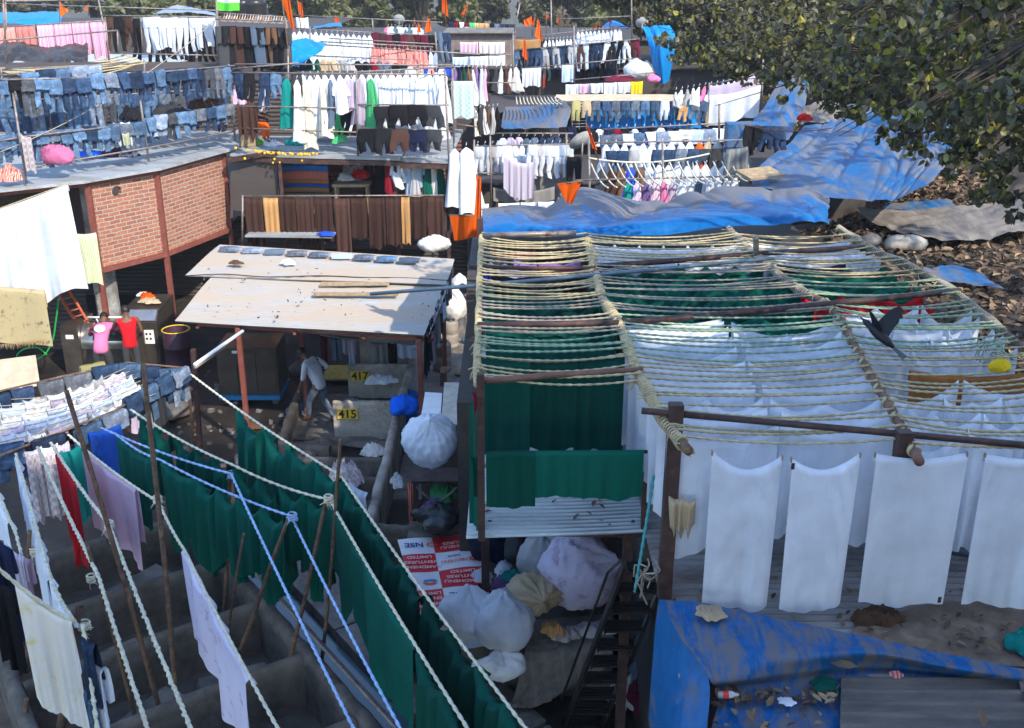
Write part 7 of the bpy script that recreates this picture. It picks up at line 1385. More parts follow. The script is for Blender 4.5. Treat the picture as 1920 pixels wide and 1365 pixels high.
RB1 = R_([(190, 802), (433, 888), (690, 1420)]); RB2 = R_([(215, 812), (300, 862), (546, 968), (780, 1420)])
RP = R_([(128, 815), (298, 942), (345, 1030), (540, 1400)]); RD = R_([(95, 830), (205, 985), (372, 1400)]); RE = R_([(70, 838), (184, 1080), (295, 1420)]); RFp = R_([(30, 850), (95, 1085), (140, 1165)]); RGp = R_([(-20, 880), (30, 1000), (60, 1120)])
nrope(RG1, 'long cream rope carrying the dark green sheets down to the right'); nrope(RG2, 'cream rope carrying the bright green sheet'); nrope(RB1, 'blue rope tied to the short bamboo pole', 'ropeblue', .015); nrope(RB2, 'blue rope tied to the dark leaning pole', 'ropeblue', .015)
nrope(RP, 'cream rope carrying the pink towel and the lilac floral sheet'); nrope(RD, 'hairy cream rope passing the red cloth', fuzz=.004, r=.02); nrope(RE, 'hairy cream rope tied to the thin dark pole', fuzz=.004, r=.02); nrope(RFp, 'cream rope with white cloths above the lower left corner', fuzz=.004); nrope(RGp, 'short cream rope at the left edge', fuzz=.004)
RQ = [Yp(-20, 1050, 8.4), Yp(138, 1165, 8.6)]; RQ2 = [Yp(155, 1170, 8.5), Yp(190, 1420, 7.5)]; nrope(RQ, 'cream rope carrying the stained white quilt'); nrope(RQ2, 'cream rope dropping from the thick bamboo pole', fuzz=.003)
# green surgical sheets
GS = 'green sheets on the near ropes'
def seg(R, i, t0, t1, drop, c, label, pins=3, sag=.25, folds=5, amp=.10, name='sheet', cat='sheet', group=GS, **kw):
    ln = Line(R[i], R[i + 1], .06); W = ln.L * abs(t1 - t0)
    return cloth(name, ln, t0, t1, drop, CM(c), back=kw.pop('back', .12), pins=pins, sag=sag, folds=folds, amp=amp, nu=int(min(110, max(30, W / .018))), nv=33, hem=kw.pop('hem', .17), label=label, cat=cat, group=group, **kw)
seg(RG1, 0, .36, .72, 1.2, 'green', 'dark green sheet with deep folds at the top of the long cream rope', 3, .3, 5)
seg(RG1, 0, .70, 1.0, 1.15, 'green', 'green sheet next to the straight pole on the long cream rope', 3, .22, 4)
seg(RG1, 1, .02, .27, 1.25, 'green', 'green sheet just past the straight pole, upper long rope', 3, .2, 4)
seg(RG1, 1, .27, .52, 1.0, 'dark green', 'darkest green sheet halfway down the long cream rope', 3, .22, 5)
seg(RG1, 1, .52, .76, 1.0, 'dark green', 'dark green sheet lower on the long cream rope', 3, .22, 5)
seg(RG1, 1, .76, .98, 1.0, 'dark green', 'dark green sheet at the bottom edge on the long rope', 3, .2, 5)
seg(RG2, 0, .10, .42, .95, 'green', 'small green sheet peaked behind the tall bamboo pole', 3, .26, 4)
seg(RG2, 0, .48, .98, 1.05, 'green', 'green sheet behind the first blue rope', 4, .22, 6)
seg(RG2, 1, .03, .5, 1.2, 'green', 'green sheet right of the short bamboo pole', 3, .3, 5)
seg(RG2, 1, .5, .99, 1.25, 'green', 'green sheet left of the dark leaning pole', 3, .2, 5)
seg(RG2, 2, .0, .30, 1.2, 'green', 'smooth bright green sheet just below the dark leaning pole', 2, .05, 2.2, .04, flare=-.05)
seg(RG2, 2, .30, .655, 1.35, 'green', 'largest smooth bright green sheet on the lower rope', 2, .05, 2.4, .04, flare=-.05)
seg(RG2, 2, .67, .95, 1.2, 'dark green', 'bunched green sheet at the bottom of the bright green rope', 3, .2, 5, .08)
seg(RB2, 0, .1, .98, 1.05, 'green', 'green sheet beside the blue patterned cloth', 2, .08, 3, .05)
seg(RB2, 1, .02, .3, 1.25, 'green', 'smooth green sheet between two blue ropes', 2, .10, 3, .06)
seg(RB2, 1, .3, .62, 1.15, 'green', 'green sheet under the second blue rope, middle', 3, .2, 4)
seg(RB2, 1, .62, .97, 1.15, 'green', 'green sheet under the second blue rope, by the leaning pole', 3, .2, 4)
# pink towel, floral, red, etc
S1 = 'single'
o = seg(RP, 0, .2, .78, 1.25, 'pale pink', 'pale pink towel hanging behind the tall bamboo pole', 2, .02, 2.0, .05, 'towel', 'towel', None, back=.9, hem=.05, flare=-.12)
o = seg(RP, 2, .0, .70, 1.15, 'lilac floral', 'white lilac sheet with faint flowers hanging over the pens', 2, .02, 2.4, .05, 'floral_sheet', 'sheet', None, hem=.06, back=.1)
seg(RD, 0, .12, .50, 1.3, 'red', 'red cloth hanging steeply beside the blue patterned one', 2, .05, 2.5, .05, 'cloth', 'cloth', None, flare=-.35)
cloth('cloth', Line(Z(165, 812, 2.5), Z(226, 795, 2.5)), 0, 1, 1.35, CM('blue patterned'), back=.2, folds=2.2, amp=.05, nu=30, nv=24, label='blue patterned cloth with teal border behind the red cloth', cat='cloth')
cloth('cloth', Line(Z(110, 850, 2.35), Z(150, 835, 2.35)), 0, 1, 1.25, CM('teal'), back=.1, folds=2, amp=.05, label='teal edged cloth just left of the red cloth', cat='cloth')
for k, (x0, x1, c) in enumerate(((45, 78, 'white and grey patterned'), (76, 108, 'white and grey patterned'), (104, 128, 'lilac striped'))):
    cloth('curtain', Line(Z(x0, 848 - .2 * (x0 - 45), 2.3), Z(x1, 844 - .2 * (x1 - 45), 2.3)), 0, 1, 1.2, CM(c), back=.1, folds=2.4, amp=.05, nv=20, label=('leftmost pale checked curtain behind the cream ropes', 'middle pale checked curtain behind the cream ropes', 'narrow striped curtain left of the teal cloth')[k], cat='curtain')
seg(RFp, 0, .02, .55, .9, 'white', 'white cloth hanging on the left cream rope, upper one', 3, .1, 3, .04, 'cloth', 'cloth', None, hem=.15)
seg(RFp, 0, .5, 1.0, 1.0, 'white', 'white cloth hanging on the left cream rope, lower one', 3, .1, 3, .04, 'cloth', 'cloth', None, hem=.15)
seg(RGp, 0, -.1, .8, .9, 'white', 'bluish white cloth at the left picture edge', 3, .1, 3, .04, 'cloth', 'cloth', None, hem=.15)
seg(RFp, 1, .0, .9, .8, 'white', 'white cloth behind the quilt near the thick pole', 2, .05, 3, .04, 'cloth', 'cloth', None)
o = seg([RQ[0], RQ[1]], 0, .28, .97, 1.28, 'cream stained', 'thick white quilt with yellow stains on the lower left rope', 2, .03, 2.4, .035, 'quilt', 'quilt', None, back=.9, hem=.03)
cloth('towel', Line(Yp(12, 1020, 9.6), Yp(45, 1045, 9.6)), 0, 1, .7, CM('lilac striped'), back=.3, folds=2, amp=.03, label='pink zigzag towel above the quilt at left', cat='towel'); cloth('towel', Line(Yp(38, 1035, 9.7), Yp(58, 1050, 9.7)), 0, 1, .75, CM('pale pink'), back=.3, folds=2, amp=.03, label='plain pink towel beside the zigzag one', cat='towel')
cloth('shirt', Line(Yp(-30, 985, 9.0), Yp(20, 1030, 9.0)), 0, 1, 1.0, CM('navy'), back=.3, folds=3, amp=.05, label='dark navy garment at the left edge above the quilt', cat='garment')
cloth('garment', Line(Yp(-30, 1070, 8.8), Yp(24, 1105, 8.8)), 0, 1, .95, CM('black'), back=.3, folds=3, amp=.05, label='black garment at the left edge beside the quilt', cat='garment')
for i, (x, y, c, lab) in enumerate(((168, 1195, 'mid blue denim', 'dark jeans hanging below the thick bamboo pole'), (186, 1240, 'white', 'white garment below the jeans at the bottom left'), (176, 1290, 'light blue denim', 'light jeans at the bottom edge below the thick pole'))):
    a = Yp(x - 14, y, 8.2); b = Yp(x + 12, y + 12, 8.1); cloth('jeans' if 'denim' in c else 'garment', Line(a, b), 0, 1, .75, CM(c), back=.4, folds=2, amp=.05, jag=.2, label=lab, cat='jeans' if 'denim' in c else 'garment')
# curved drying rack with white underwear and jeans
ck = rack('curved_rack', 'low curved rope rack with white garments and jeans at the left', 'drying rack', [(Z(352, 760, 1.2) * [1, 1, 0] + [0, 0, 0], Z(352, 690, 2.25)), (Z(30, 870, 2.1) * [1, 1, 0], Z(30, 850, 2.3))],
     [[Z(-20, 862, 2.2), Z(120, 808, 2.2), Z(215, 770, 2.2), Z(350, 694, 2.2)], [Z(-20, 738, 2.2), Z(120, 705, 2.2), Z(240, 680, 2.2), Z(350, 690, 2.2)]], mat=M['bamboo'], rmat=M['bamboo'])
for i in range(9):
    a = Z(-25, 752 + 12 * i, 2.18); b = Z(236 + 7 * i, 690 + 6 * i, 2.18); m_ = Z(120, 738 + 8.5 * i, 2.02); pts = CR([[a, m_, b]] * 2, 2, 30)[0]
    mb = MB(); mb.tube(pts, .008, 5); mb.build('cord', M['ropegrey'], ck)
    n_ = 6; cols = ['white', 'pale blue', 'light grey', 'white', 'off white', 'lilac']
    for k in range(n_):
        t0 = .10 + .86 * k / n_; t1 = t0 + .86 / n_ * .92; pa = pts[int(t0 * 29)]; pb = pts[min(29, int(t1 * 29) + 1)]; c = cols[(k * 2 + i) % 6] if i < 8 else 'black'
        cloth('cloth', Line(pa + nr.normal(0, .04, 3), pb + nr.normal(0, .04, 3)), 0, 1, rnd.uniform(.14, .42), CM(c), back=rnd.uniform(.1, .3), folds=rnd.uniform(2, 5), amp=.05, pins=rnd.choice((2, 3, 4)), sag=.06, nu=18, nv=7, jag=.3, label=f'{c} small garment, {ORD[k]} from the left on {ORD[i]} cord from the back', cat='garment', group='small garments on the curved rack')
def jfold(a, b, c, L, lab, flapw=None):
    mb = g_trousers(L, min(.52, np.linalg.norm(b - a)), mode='fold', ph=rnd.uniform(0, 6)); d = b - a; o = mb.build('jeans', CM(c), None, (a + b) / 2, math.atan2(d[1], d[0])); return tag(o, lab, 'jeans', 'jeans on the curved rack')
q = lambda x, y, z=2.22: Z(x, y, z)
jfold(q(70, 722), q(118, 712), 'grey denim', .8, 'dark grey jeans with tan label on the back pole'); jfold(q(20, 735), q(62, 726), 'dark blue denim', .8, 'dark jeans left of the tan labelled ones on back pole'); jfold(q(118, 710), q(170, 700), 'grey denim', .8, 'charcoal jeans on the middle of the back pole'); jfold(q(-15, 745), q(18, 738), 'mid blue denim', .8, 'blue jeans at the left edge of the back pole')
jfold(q(172, 692), q(222, 684), 'mid blue denim', .65, 'blue jeans on the right half of the back pole'); jfold(q(222, 684), q(268, 684), 'light blue denim', .6, 'lighter blue jeans next on the back pole'); jfold(q(150, 690), q(196, 680), 'khaki', .6, 'khaki trousers behind the blue jeans on back pole'); jfold(q(268, 688), q(300, 690), 'dark blue denim', .6, 'dark jeans beside the tall bamboo pole')
mb = g_trousers(1.15, .46, mode='knee', ph=2); tag(mb.build('jeans', CM('light blue denim'), None, q(318, 694, 2.3), .2), 'light washed jeans draped over the right end of curved rack', 'jeans', 'jeans on the curved rack')
jfold(q(190, 786), q(236, 768), 'faded denim', .55, 'pale grey jeans shorts on the front pole'); jfold(q(140, 812), q(188, 790), 'light blue denim', .7, 'blue denim shorts with orange label on the front pole'); jfold(q(58, 832), q(120, 814), 'dark blue denim', .45, 'dark folded jeans on the front pole'); jfold(q(-10, 840), q(45, 830), 'mid blue denim', 1.0, 'blue jeans hanging at the left end of front pole')
cloth('trousers', Line(q(252, 742), q(278, 725)), 0, 1, .85, CM('grey'), back=.3, folds=2, amp=.04, label='grey trousers hanging right of the pale shorts', cat='trousers'); cloth('trousers', Line(q(282, 728), q(304, 712)), 0, 1, .8, CM('charcoal'), back=.3, folds=2, amp=.04, label='charcoal trousers hanging beside the tall bamboo pole', cat='trousers'); cloth('shirt', Line(q(240, 752), q(258, 740)), 0, 1, .6, CM('lilac'), back=.3, folds=2, amp=.04, label='lilac white shirt behind the grey trousers', cat='shirt')
for k, (x, y, c, L) in enumerate(((232, 752, 'mid blue denim', .8), (262, 736, 'light blue denim', .9), (292, 716, 'mid blue denim', .85), (322, 704, 'faded denim', .9))):
    jfold(q(x, y, 2.27), q(x + 30, y - 16, 2.27), c, L, ('blue jeans left of the group at the right end of curved rack', 'pale blue jeans second in the group by the tall bamboo pole', 'dark blue jeans third in the group by the tall bamboo pole', 'faded jeans at the very right end of the front pole')[k])
for k, (x, y, z, sz, c, lab) in enumerate(((560, 770, .05, (.6, .5, .3), 'slate blue', 'wet slate blue cloth heap by the low kerb'), (700, 850, .1, (.7, .5, .3), 'off white', 'off white wet cloth in the front pen'), (590, 905, .06, (.6, .5, .25), 'grey', 'grey wet rags on stones before the garments pile'), (745, 905, .85, (.3, .6, .2), 'light grey', 'light grey cloth over the long pen wall'), (660, 760, .1, (.6, .5, .2), 'pale blue', 'pale blue clothes soaking behind the 415 wall'), (475, 800, .04, (.5, .4, .2), 'brown', 'brown rags on dark ground under the low roof front'), (800, 672, .1, (.5, .4, .4), 'charcoal', 'charcoal heap beside the drums'), (880, 640, .05, (.4, .4, .3), 'slate blue', 'slate blue rags in the lane beside the rope rack'), (872, 700, .05, (.5, .4, .25), 'beige', 'beige rags in the lane near the cabinet'))): pile(Z(x, y, z), sz, c, lab, 260 + k)
# blocks on the ground left
for k, (x, y, lab) in enumerate(((30, 700, 'tilted pale board behind the curved rack'), (52, 780, 'pale board leaning under the dark jeans'))): mb = MB(); mb.box(Z(x, y, .7), (.9, .05, .7), rz=.4, rx=-.5); tag(mb.build('board', M['plyw']), lab, 'board')
wallblock([(-11.5, 19.2), (-9.0, 20.5), (-7.6, 21.6)], .7, .2, 'low concrete wall behind the curved rack at the left')
# ================================================================== PEOPLE
def skin(name, nodes, edges, mat, parent, sub=2, root=0, extra=None):
    me = bpy.data.meshes.new(name); me.from_pydata([tuple(n[0]) for n in nodes], edges, []); o = bpy.data.objects.new(name, me); COL.objects.link(o)
    m = o.modifiers.new('skin', 'SKIN'); sv = me.skin_vertices[0].data
    for i, n in enumerate(nodes): r = n[1]; sv[i].radius = r if isinstance(r, tuple) else (r, r); sv[i].use_root = (i == root)
    m.use_smooth_shade = True; s = o.modifiers.new('sub', 'SUBSURF'); s.levels = sub; s.render_levels = sub
    dg = bpy.context.evaluated_depsgraph_get(); nm = bpy.data.meshes.new_from_object(o.evaluated_get(dg)); o.modifiers.clear(); o.data = nm; bpy.data.meshes.remove(me); nm.materials.clear(); nm.materials.append(mat)
    for p in nm.polygons: p.use_smooth = True
    if parent is not None: o.parent = parent
    return o
def person(loc, yaw, label, J, shirt, trous, shirt_kind='long', trouser_len=1.0, scale=1.):
    """J: joint positions in metres, local frame, y = facing"""
    e = empty('person', loc, label, 'person'); e.rotation_euler.z = yaw; e.scale = (scale,) * 3
    V = lambda k: Vector(J[k]); names = ['pelvis', 'waist', 'chest', 'neck', 'head', 'crown']
    nodes = [(V('pelvis'), (.135, .10)), (V('waist'), (.12, .09)), (V('chest'), (.145, .10)), (V('neck'), .052), (V('head'), (.078, .088)), (V('crown'), (.062, .07))]; edges = [(0, 1), (1, 2), (2, 3), (3, 4), (4, 5)]
    def chain(st, pts, rs_):
        p = st
        for k, r in zip(pts, rs_): nodes.append((Vector(k), r)); edges.append((p, len(nodes) - 1)); p = len(nodes) - 1
        return p
    for s in 'LR':
        sh, el, wr, hd = V('sh' + s), V('el' + s), V('wr' + s), V('hd' + s)
        w_ = chain(2, [sh, el, wr, wr + (hd - wr) * .5], [.055, .04, .028, .034])
        d = (hd - wr).normalized(); side = Vector((1, 0, 0)) if abs(d.x) < .7 else Vector((0, 1, 0)); side = (side - d * side.dot(d)).normalized(); pm = wr + (hd - wr) * .5
        for f in range(4): b = pm + side * (.028 * (f - 1.5) / 1.5) + d * .03; chain(w_, [b, b + d * (.035, .04, .038, .03)[f] + Vector((0, 0, -.008)), b + d * (.06, .068, .064, .05)[f] + Vector((0, 0, -.02))], [.0095, .009, .008])
        chain(w_, [wr + d * .02 + side * -.035, wr + d * .055 + side * -.05], [.011, .009])
        chain(0, [V('hip' + s), V('kn' + s), V('an' + s), V('toe' + s)], [(.085, .085), .058, .038, (.04, .03)])
    skin('body', nodes, edges, M['skin'], e)
    # clothes
    n2 = [(V('pelvis') + Vector((0, 0, -.14)), (.17, .14)), (V('pelvis') + Vector((0, 0, .0)), (.168, .138)), (V('waist'), (.15, .118)), (V('chest'), (.168, .125)), (V('neck') * .6 + V('chest') * .4, (.085, .075))]; e2 = [(0, 1), (1, 2), (2, 3), (3, 4)]
    for s in 'LR':
        k = len(n2); n2.append((V('sh' + s), .075))
        e2.append((3, k))
        if shirt_kind != 'tank':
            n2.append((V('el' + s) * (1 if shirt_kind == 'long' else .65) + V('sh' + s) * (0 if shirt_kind == 'long' else .35), .058)); e2.append((k, k + 1))
            if shirt_kind == 'long': n2.append((V('el' + s) * .6 + V('wr' + s) * .4, .052)); e2.append((k + 1, k + 2))
    skin('shirt', n2, e2, CM(shirt), e)
    n3 = [(V('pelvis') + Vector((0, 0, .03)), (.135, .108)), (V('pelvis'), (.14, .115))]; e3 = [(0, 1)]
    for s in 'LR':
        k = len(n3); kn, an = V('kn' + s), V('an' + s); n3 += [(V('hip' + s), .10), (kn, .076)]; e3 += [(1, k), (k, k + 1)]
        if trouser_len > .6: n3.append((kn + (an - kn) * .9 * trouser_len, .06)); e3.append((k + 1, k + 2))
    skin('trousers', n3, e3, CM(trous), e)
    h = V('head'); c = V('crown'); up = (c - h).normalized(); q = Vector((0, 0, 1)).rotation_difference(up).to_matrix(); f = Vector(J.get('face', (0, 1, 0)))
    mb = MB(); t_ = np.arange(18) * 2 * PI / 18; P = []
    for ph in np.linspace(.02, 1.75, 9):
        ring = []
        for t in t_:
            d = Vector((math.sin(ph) * math.cos(t), math.sin(ph) * math.sin(t), math.cos(ph))); back = d.dot(-f); k = 1.0 + .05 * math.sin(5 * t)
            lim = 1.0 if back > -.2 or ph < .9 else .80
            ring.append(tuple(h + up * .035 + (q @ Vector((d.x * .094, d.y * .108, d.z * .112))) * k * lim))
        P.append(ring)
    mb.grid(np.array(P), True); o = mb.build('hair', M['hair'], None, (0, 0, 0)); o.parent = e; o.location = (0, 0, 0)
    mb = MB(); fr = h + f * .085; blob(mb, tuple(fr + Vector((0, 0, -.005))), (.014, .02, .022), 3, False, 3, 8, 6, .0, 1., lump=0); rt = f.cross(Vector((0, 0, 1))).normalized()
    for s in (-1, 1): blob(mb, tuple(h + rt * s * .082 + Vector((0, 0, 0))), (.014, .02, .03), 3, False, 3, 8, 6, .0, 1., lump=0)
    o = mb.build('nose_and_ears', M['skin'], None, (0, 0, 0)); o.parent = e; o.location = (0, 0, 0)
    mb = MB()
    for s in (-1, 1): blob(mb, tuple(h + f * .078 + rt * s * .032 + Vector((0, 0, .02))), (.013, .013, .009), 3, False, 3, 8, 6, .0, 1., lump=0)
    o = mb.build('eyes', M['ink'], None, (0, 0, 0)); o.parent = e; o.location = (0, 0, 0)
    return e
# man stooping in the pen, stepping to the left
J = dict(pelvis=(0, 0, .90), waist=(0, .05, 1.02), chest=(0, .17, 1.26), neck=(0, .30, 1.43), head=(0, .40, 1.50), crown=(0, .46, 1.60), face=(0, .85, -.5),
         shL=(-.19, .20, 1.36), elL=(-.24, .22, 1.08), wrL=(-.22, .34, .86), hdL=(-.21, .40, .72), shR=(.19, .18, 1.36), elR=(.30, -.02, 1.18), wrR=(.24, .20, 1.10), hdR=(.16, .34, 1.12),
         hipL=(-.10, .0, .86), knL=(-.12, .22, .50), anL=(-.12, .26, .10), toeL=(-.12, .42, .04), hipR=(.10, 0, .86), knR=(.11, -.02, .48), anR=(.11, -.26, .10), toeR=(.11, -.14, .03))
def mirror(J):
    K = {}
    for k, v in J.items(): kk = k[:-1] + ('R' if k[-1] == 'L' else 'L') if k[:-1] in ('sh', 'el', 'wr', 'hd', 'hip', 'kn', 'an', 'toe') else k; K[kk] = (-v[0], v[1], v[2])
    return K
person(Z(604, 792, .03), math.radians(62), 'man in white shirt and faded jeans stooping in the wash pen', J, 'white', 'faded denim', 'long', 1.0)
J2 = dict(pelvis=(0, -.05, .88), waist=(0, .04, 1.0), chest=(0, .28, 1.18), neck=(0, .46, 1.28), head=(0, .55, 1.33), crown=(0, .63, 1.41), face=(0, .7, -.7),
          shL=(-.19, .34, 1.24), elL=(-.32, .46, 1.0), wrL=(-.22, .66, 1.0), hdL=(-.16, .80, 1.02), shR=(.19, .34, 1.24), elR=(.34, .44, 1.02), wrR=(.24, .66, 1.02), hdR=(.18, .80, 1.04),
          hipL=(-.10, -.05, .84), knL=(-.12, .02, .46), anL=(-.12, -.08, .09), toeL=(-.12, .07, .03), hipR=(.10, -.05, .84), knR=(.12, .06, .46), anR=(.12, .02, .09), toeR=(.12, .17, .03))
e = person((-9.45, 23.05, 0), math.radians(8), 'person in pink printed t-shirt bending over the drum washer', J2, 'pink', 'charcoal', 'short', 1., 1.1); 
mb = MB(); th = np.linspace(0, 2 * PI, 20)[:-1]; n_ = Vector((0, -.75, .66)).normalized(); u_ = Vector((1, 0, 0)); v_ = n_.cross(u_); c_ = Vector((0, .10, 1.255)); V = [tuple(c_ + (u_ * math.cos(t) * 1.3 + v_ * math.sin(t)) * .085) for t in th]; mb.add(V, [tuple(range(19))], 0, False); o = mb.build('back_print', M['whitepaint'], None, (0, 0, 0)); o.parent = e; o.location = (0, 0, 0)
J3 = dict(pelvis=(0, 0, .92), waist=(0, .0, 1.05), chest=(0, .05, 1.30), neck=(0, .08, 1.48), head=(0, .12, 1.56), crown=(0, .14, 1.67), face=(-.2, .9, -.35),
          shL=(-.20, .08, 1.42), elL=(-.26, .24, 1.22), wrL=(-.20, .46, 1.24), hdL=(-.16, .60, 1.28), shR=(.20, .06, 1.42), elR=(.27, .04, 1.12), wrR=(.22, .22, .96), hdR=(.16, .34, .95),
          hipL=(-.10, 0, .88), knL=(-.11, .04, .48), anL=(-.11, -.02, .09), toeL=(-.11, .13, .03), hipR=(.10, 0, .88), knR=(.11, .03, .48), anR=(.11, -.06, .09), toeR=(.11, .09, .03))
person((-8.85, 23.25, 0), math.radians(25), 'person in red sleeveless shirt standing at the drum washer', J3, 'red', 'charcoal', 'tank', 1., 1.1)
person((Z(500, 265, 4.48)[0], 30.2, 4.49), math.radians(-60), 'person in white shirt and black shorts among clothes on the deck', J3, 'white', 'black', 'short', .3)
J4 = dict(pelvis=(0, 0, .42), waist=(0, .0, .55), chest=(0, .05, .80), neck=(0, .08, .98), head=(0, .14, 1.06), crown=(0, .16, 1.17), face=(.3, .9, -.2),
          shL=(-.20, .08, .92), elL=(-.26, .20, .68), wrL=(-.16, .42, .66), hdL=(-.10, .55, .66), shR=(.20, .06, .92), elR=(.27, .2, .66), wrR=(.16, .42, .62), hdR=(.1, .54, .60),
          hipL=(-.10, .05, .42), knL=(-.16, .48, .46), anL=(-.12, .50, .09), toeL=(-.12, .66, .03), hipR=(.10, .05, .42), knR=(.16, .48, .46), anR=(.11, .5, .09), toeR=(.11, .66, .03))
person((Z(484, 262, 4.48)[0], 29.6, 4.6), math.radians(-100), 'person in dark blue seated behind the brown towel on the deck', J4, 'navy', 'orange', 'short')
e = empty('sitting_box', (Z(484, 262, 4.48)[0], 29.6, 4.48), 'low box the seated person on the deck sits on', 'box'); mb = MB(); mb.box((Z(484, 262, 4.48)[0], 29.6, 4.7), (.4, .4, .42)); mb.build('box_body', M['wood'], e)
# ================================================================== CROW
P0 = Yp(1650, 628, 11.0); cr_ = empty('crow', P0, 'black crow flying with raised wings over the white sheets', 'bird')
mc = simple('crow_feathers', (.012, .013, .017), .45, 0, .4, 30, .3)
dv = Vector((.42, -.35, -.35)).normalized() * -1    # head points up-left, away
body = [(P0 + np.array(dv) * a, r_) for a, r_ in ((-.20, .018), (-.12, .045), (0, .062), (.10, .052), (.15, .032), (.19, .036), (.225, .024), (.25, .012), (.29, .004))]
mb = MB(); mb.tube([b[0] for b in body], [b[1] for b in body], 12); mb.build('body', mc, cr_)
def wing(root, dirs, span, chord, up):
    a = []; 
    for s in np.linspace(0, 1, 12):
        c0 = np.array(root) + np.array(dirs) * span * s + np.array(up) * (.12 * math.sin(s * 2.2)) * span; w_ = chord * (1 - .35 * s) * (1 if s < .75 else 1 - (s - .75) * 1.6)
        a.append([c0 + np.array(dv) * w_ * (.35 - q) + np.array(up) * .015 * math.sin(q * 3) for q in np.linspace(0, 1.0 + .12 * (s > .5) * math.sin(s * 40), 8)])
    m_ = MB(); a = np.array(a); m_.grid(a); m_.grid(a[::-1] + np.array([0, 0, -.006])); m_.build('wing', mc, cr_)
wing(P0 + np.array(dv) * .04, Vector((.75, .25, .62)).normalized(), .36, .20, Vector((-.4, 0, .9)))
wing(P0 + np.array(dv) * .04, Vector((-.45, -.1, .85)).normalized(), .24, .18, Vector((.3, 0, .9)))
tl = P0 - np.array(dv) * .16; sd = Vector(dv).cross(Vector((0, 0, 1))).normalized(); mb = MB(); Q = np.array([[tl - np.array(dv) * s * .2 + np.array(sd) * x * (.025 + .04 * s) for x in (-1, -.5, 0, .5, 1)] for s in (0, .5, 1)]); mb.grid(Q); mb.grid(Q[::-1] + np.array([0, 0, -.005])); mb.build('tail', mc, cr_)
# ================================================================== TREES
def leafcloud(mb, clumps, size, n_per, heart=True, seed=0, flat=.6):
    r = np.random.RandomState(seed)
    for (c, rad, n) in clumps:
        n = int(n * n_per); d = r.normal(0, 1, (n, 3)); d /= np.linalg.norm(d, axis=1)[:, None]; rr = rad * r.uniform(.25, 1, n) ** .6; p = np.asarray(c) + d * rr[:, None] * np.array([1, 1, .75])
        # twigs pull leaves into sub-clusters
        kc = max(3, n // 20); cc = p[r.randint(0, n, kc)]; idx = r.randint(0, kc, n); p = cc[idx] * .78 + p * .22
        s = size * r.uniform(.6, 1.3, n); a = r.uniform(0, 2 * PI, n); tl = r.normal(0, flat, n); t2 = r.normal(-.5, flat, n)
        base = np.array([(-.5, 0, .0), (-.25, -.42, .10), (.15, -.36, .10), (.62, 0, -.06), (.15, .36, .10), (-.25, .42, .10)]) if heart else np.array([(-.5, -.3, 0), (.1, -.4, .08), (.6, .1, 0), (-.1, .4, .08)])
        k = len(base); ca, sa = np.cos(a), np.sin(a); c1, s1 = np.cos(tl), np.sin(tl); c2, s2 = np.cos(t2), np.sin(t2)
        B = base[None] * s[:, None, None]
        x, y, z = B[..., 0], B[..., 1], B[..., 2]
        y, z = y * c1[:, None] - z * s1[:, None], y * s1[:, None] + z * c1[:, None]
        x, z = x * c2[:, None] + z * s2[:, None], -x * s2[:, None] + z * c2[:, None]
        x, y = x * ca[:, None] - y * sa[:, None], x * sa[:, None] + y * ca[:, None]
        V = np.stack([x, y, z], -1) + p[:, None, :]
        o_ = np.arange(n) * k; Fs = [(i, i + 1, i + 2, i + 3) for i in o_] + ([(i, i + 3, i + 4, i + 5) for i in o_] if heart else [])
        mb.add(V.reshape(-1, 3), Fs, 0, False)
LM1 = leaf_mat('leaves_dusty', [(0, (.035, .03, .022)), (.35, (.07, .064, .042)), (.7, (.105, .10, .058)), (.87, (.15, .145, .045)), (1, (.30, .27, .05))], .3, .5)
LM2 = leaf_mat('leaves_far_olive', [(0, (.04, .045, .025)), (.5, (.08, .08, .05)), (1, (.14, .135, .08))], .2, .7)
LM3 = leaf_mat('leaves_far_yellow', [(0, (.05, .06, .02)), (.5, (.10, .115, .045)), (1, (.18, .18, .07))], .25, .7)
bark = simple('bark', (.055, .042, .032), .9, 0, .4, 6, .8, bs=30)
nt_ = empty('tree', (9.5, 12.0, 4.3), 'large dusty leafed tree overhanging the upper right corner', 'tree')
trunk = [(9.5, 12.0, 4.2), (9.3, 11.8, 6.5), (8.9, 11.5, 8.6), (8.8, 11.2, 11), (9.2, 10.8, 14)]
mb = MB(); mb.tube(CR([trunk, trunk], 2, 30)[0], np.linspace(.32, .12, 30), 12); mb.build('trunk', bark, nt_)
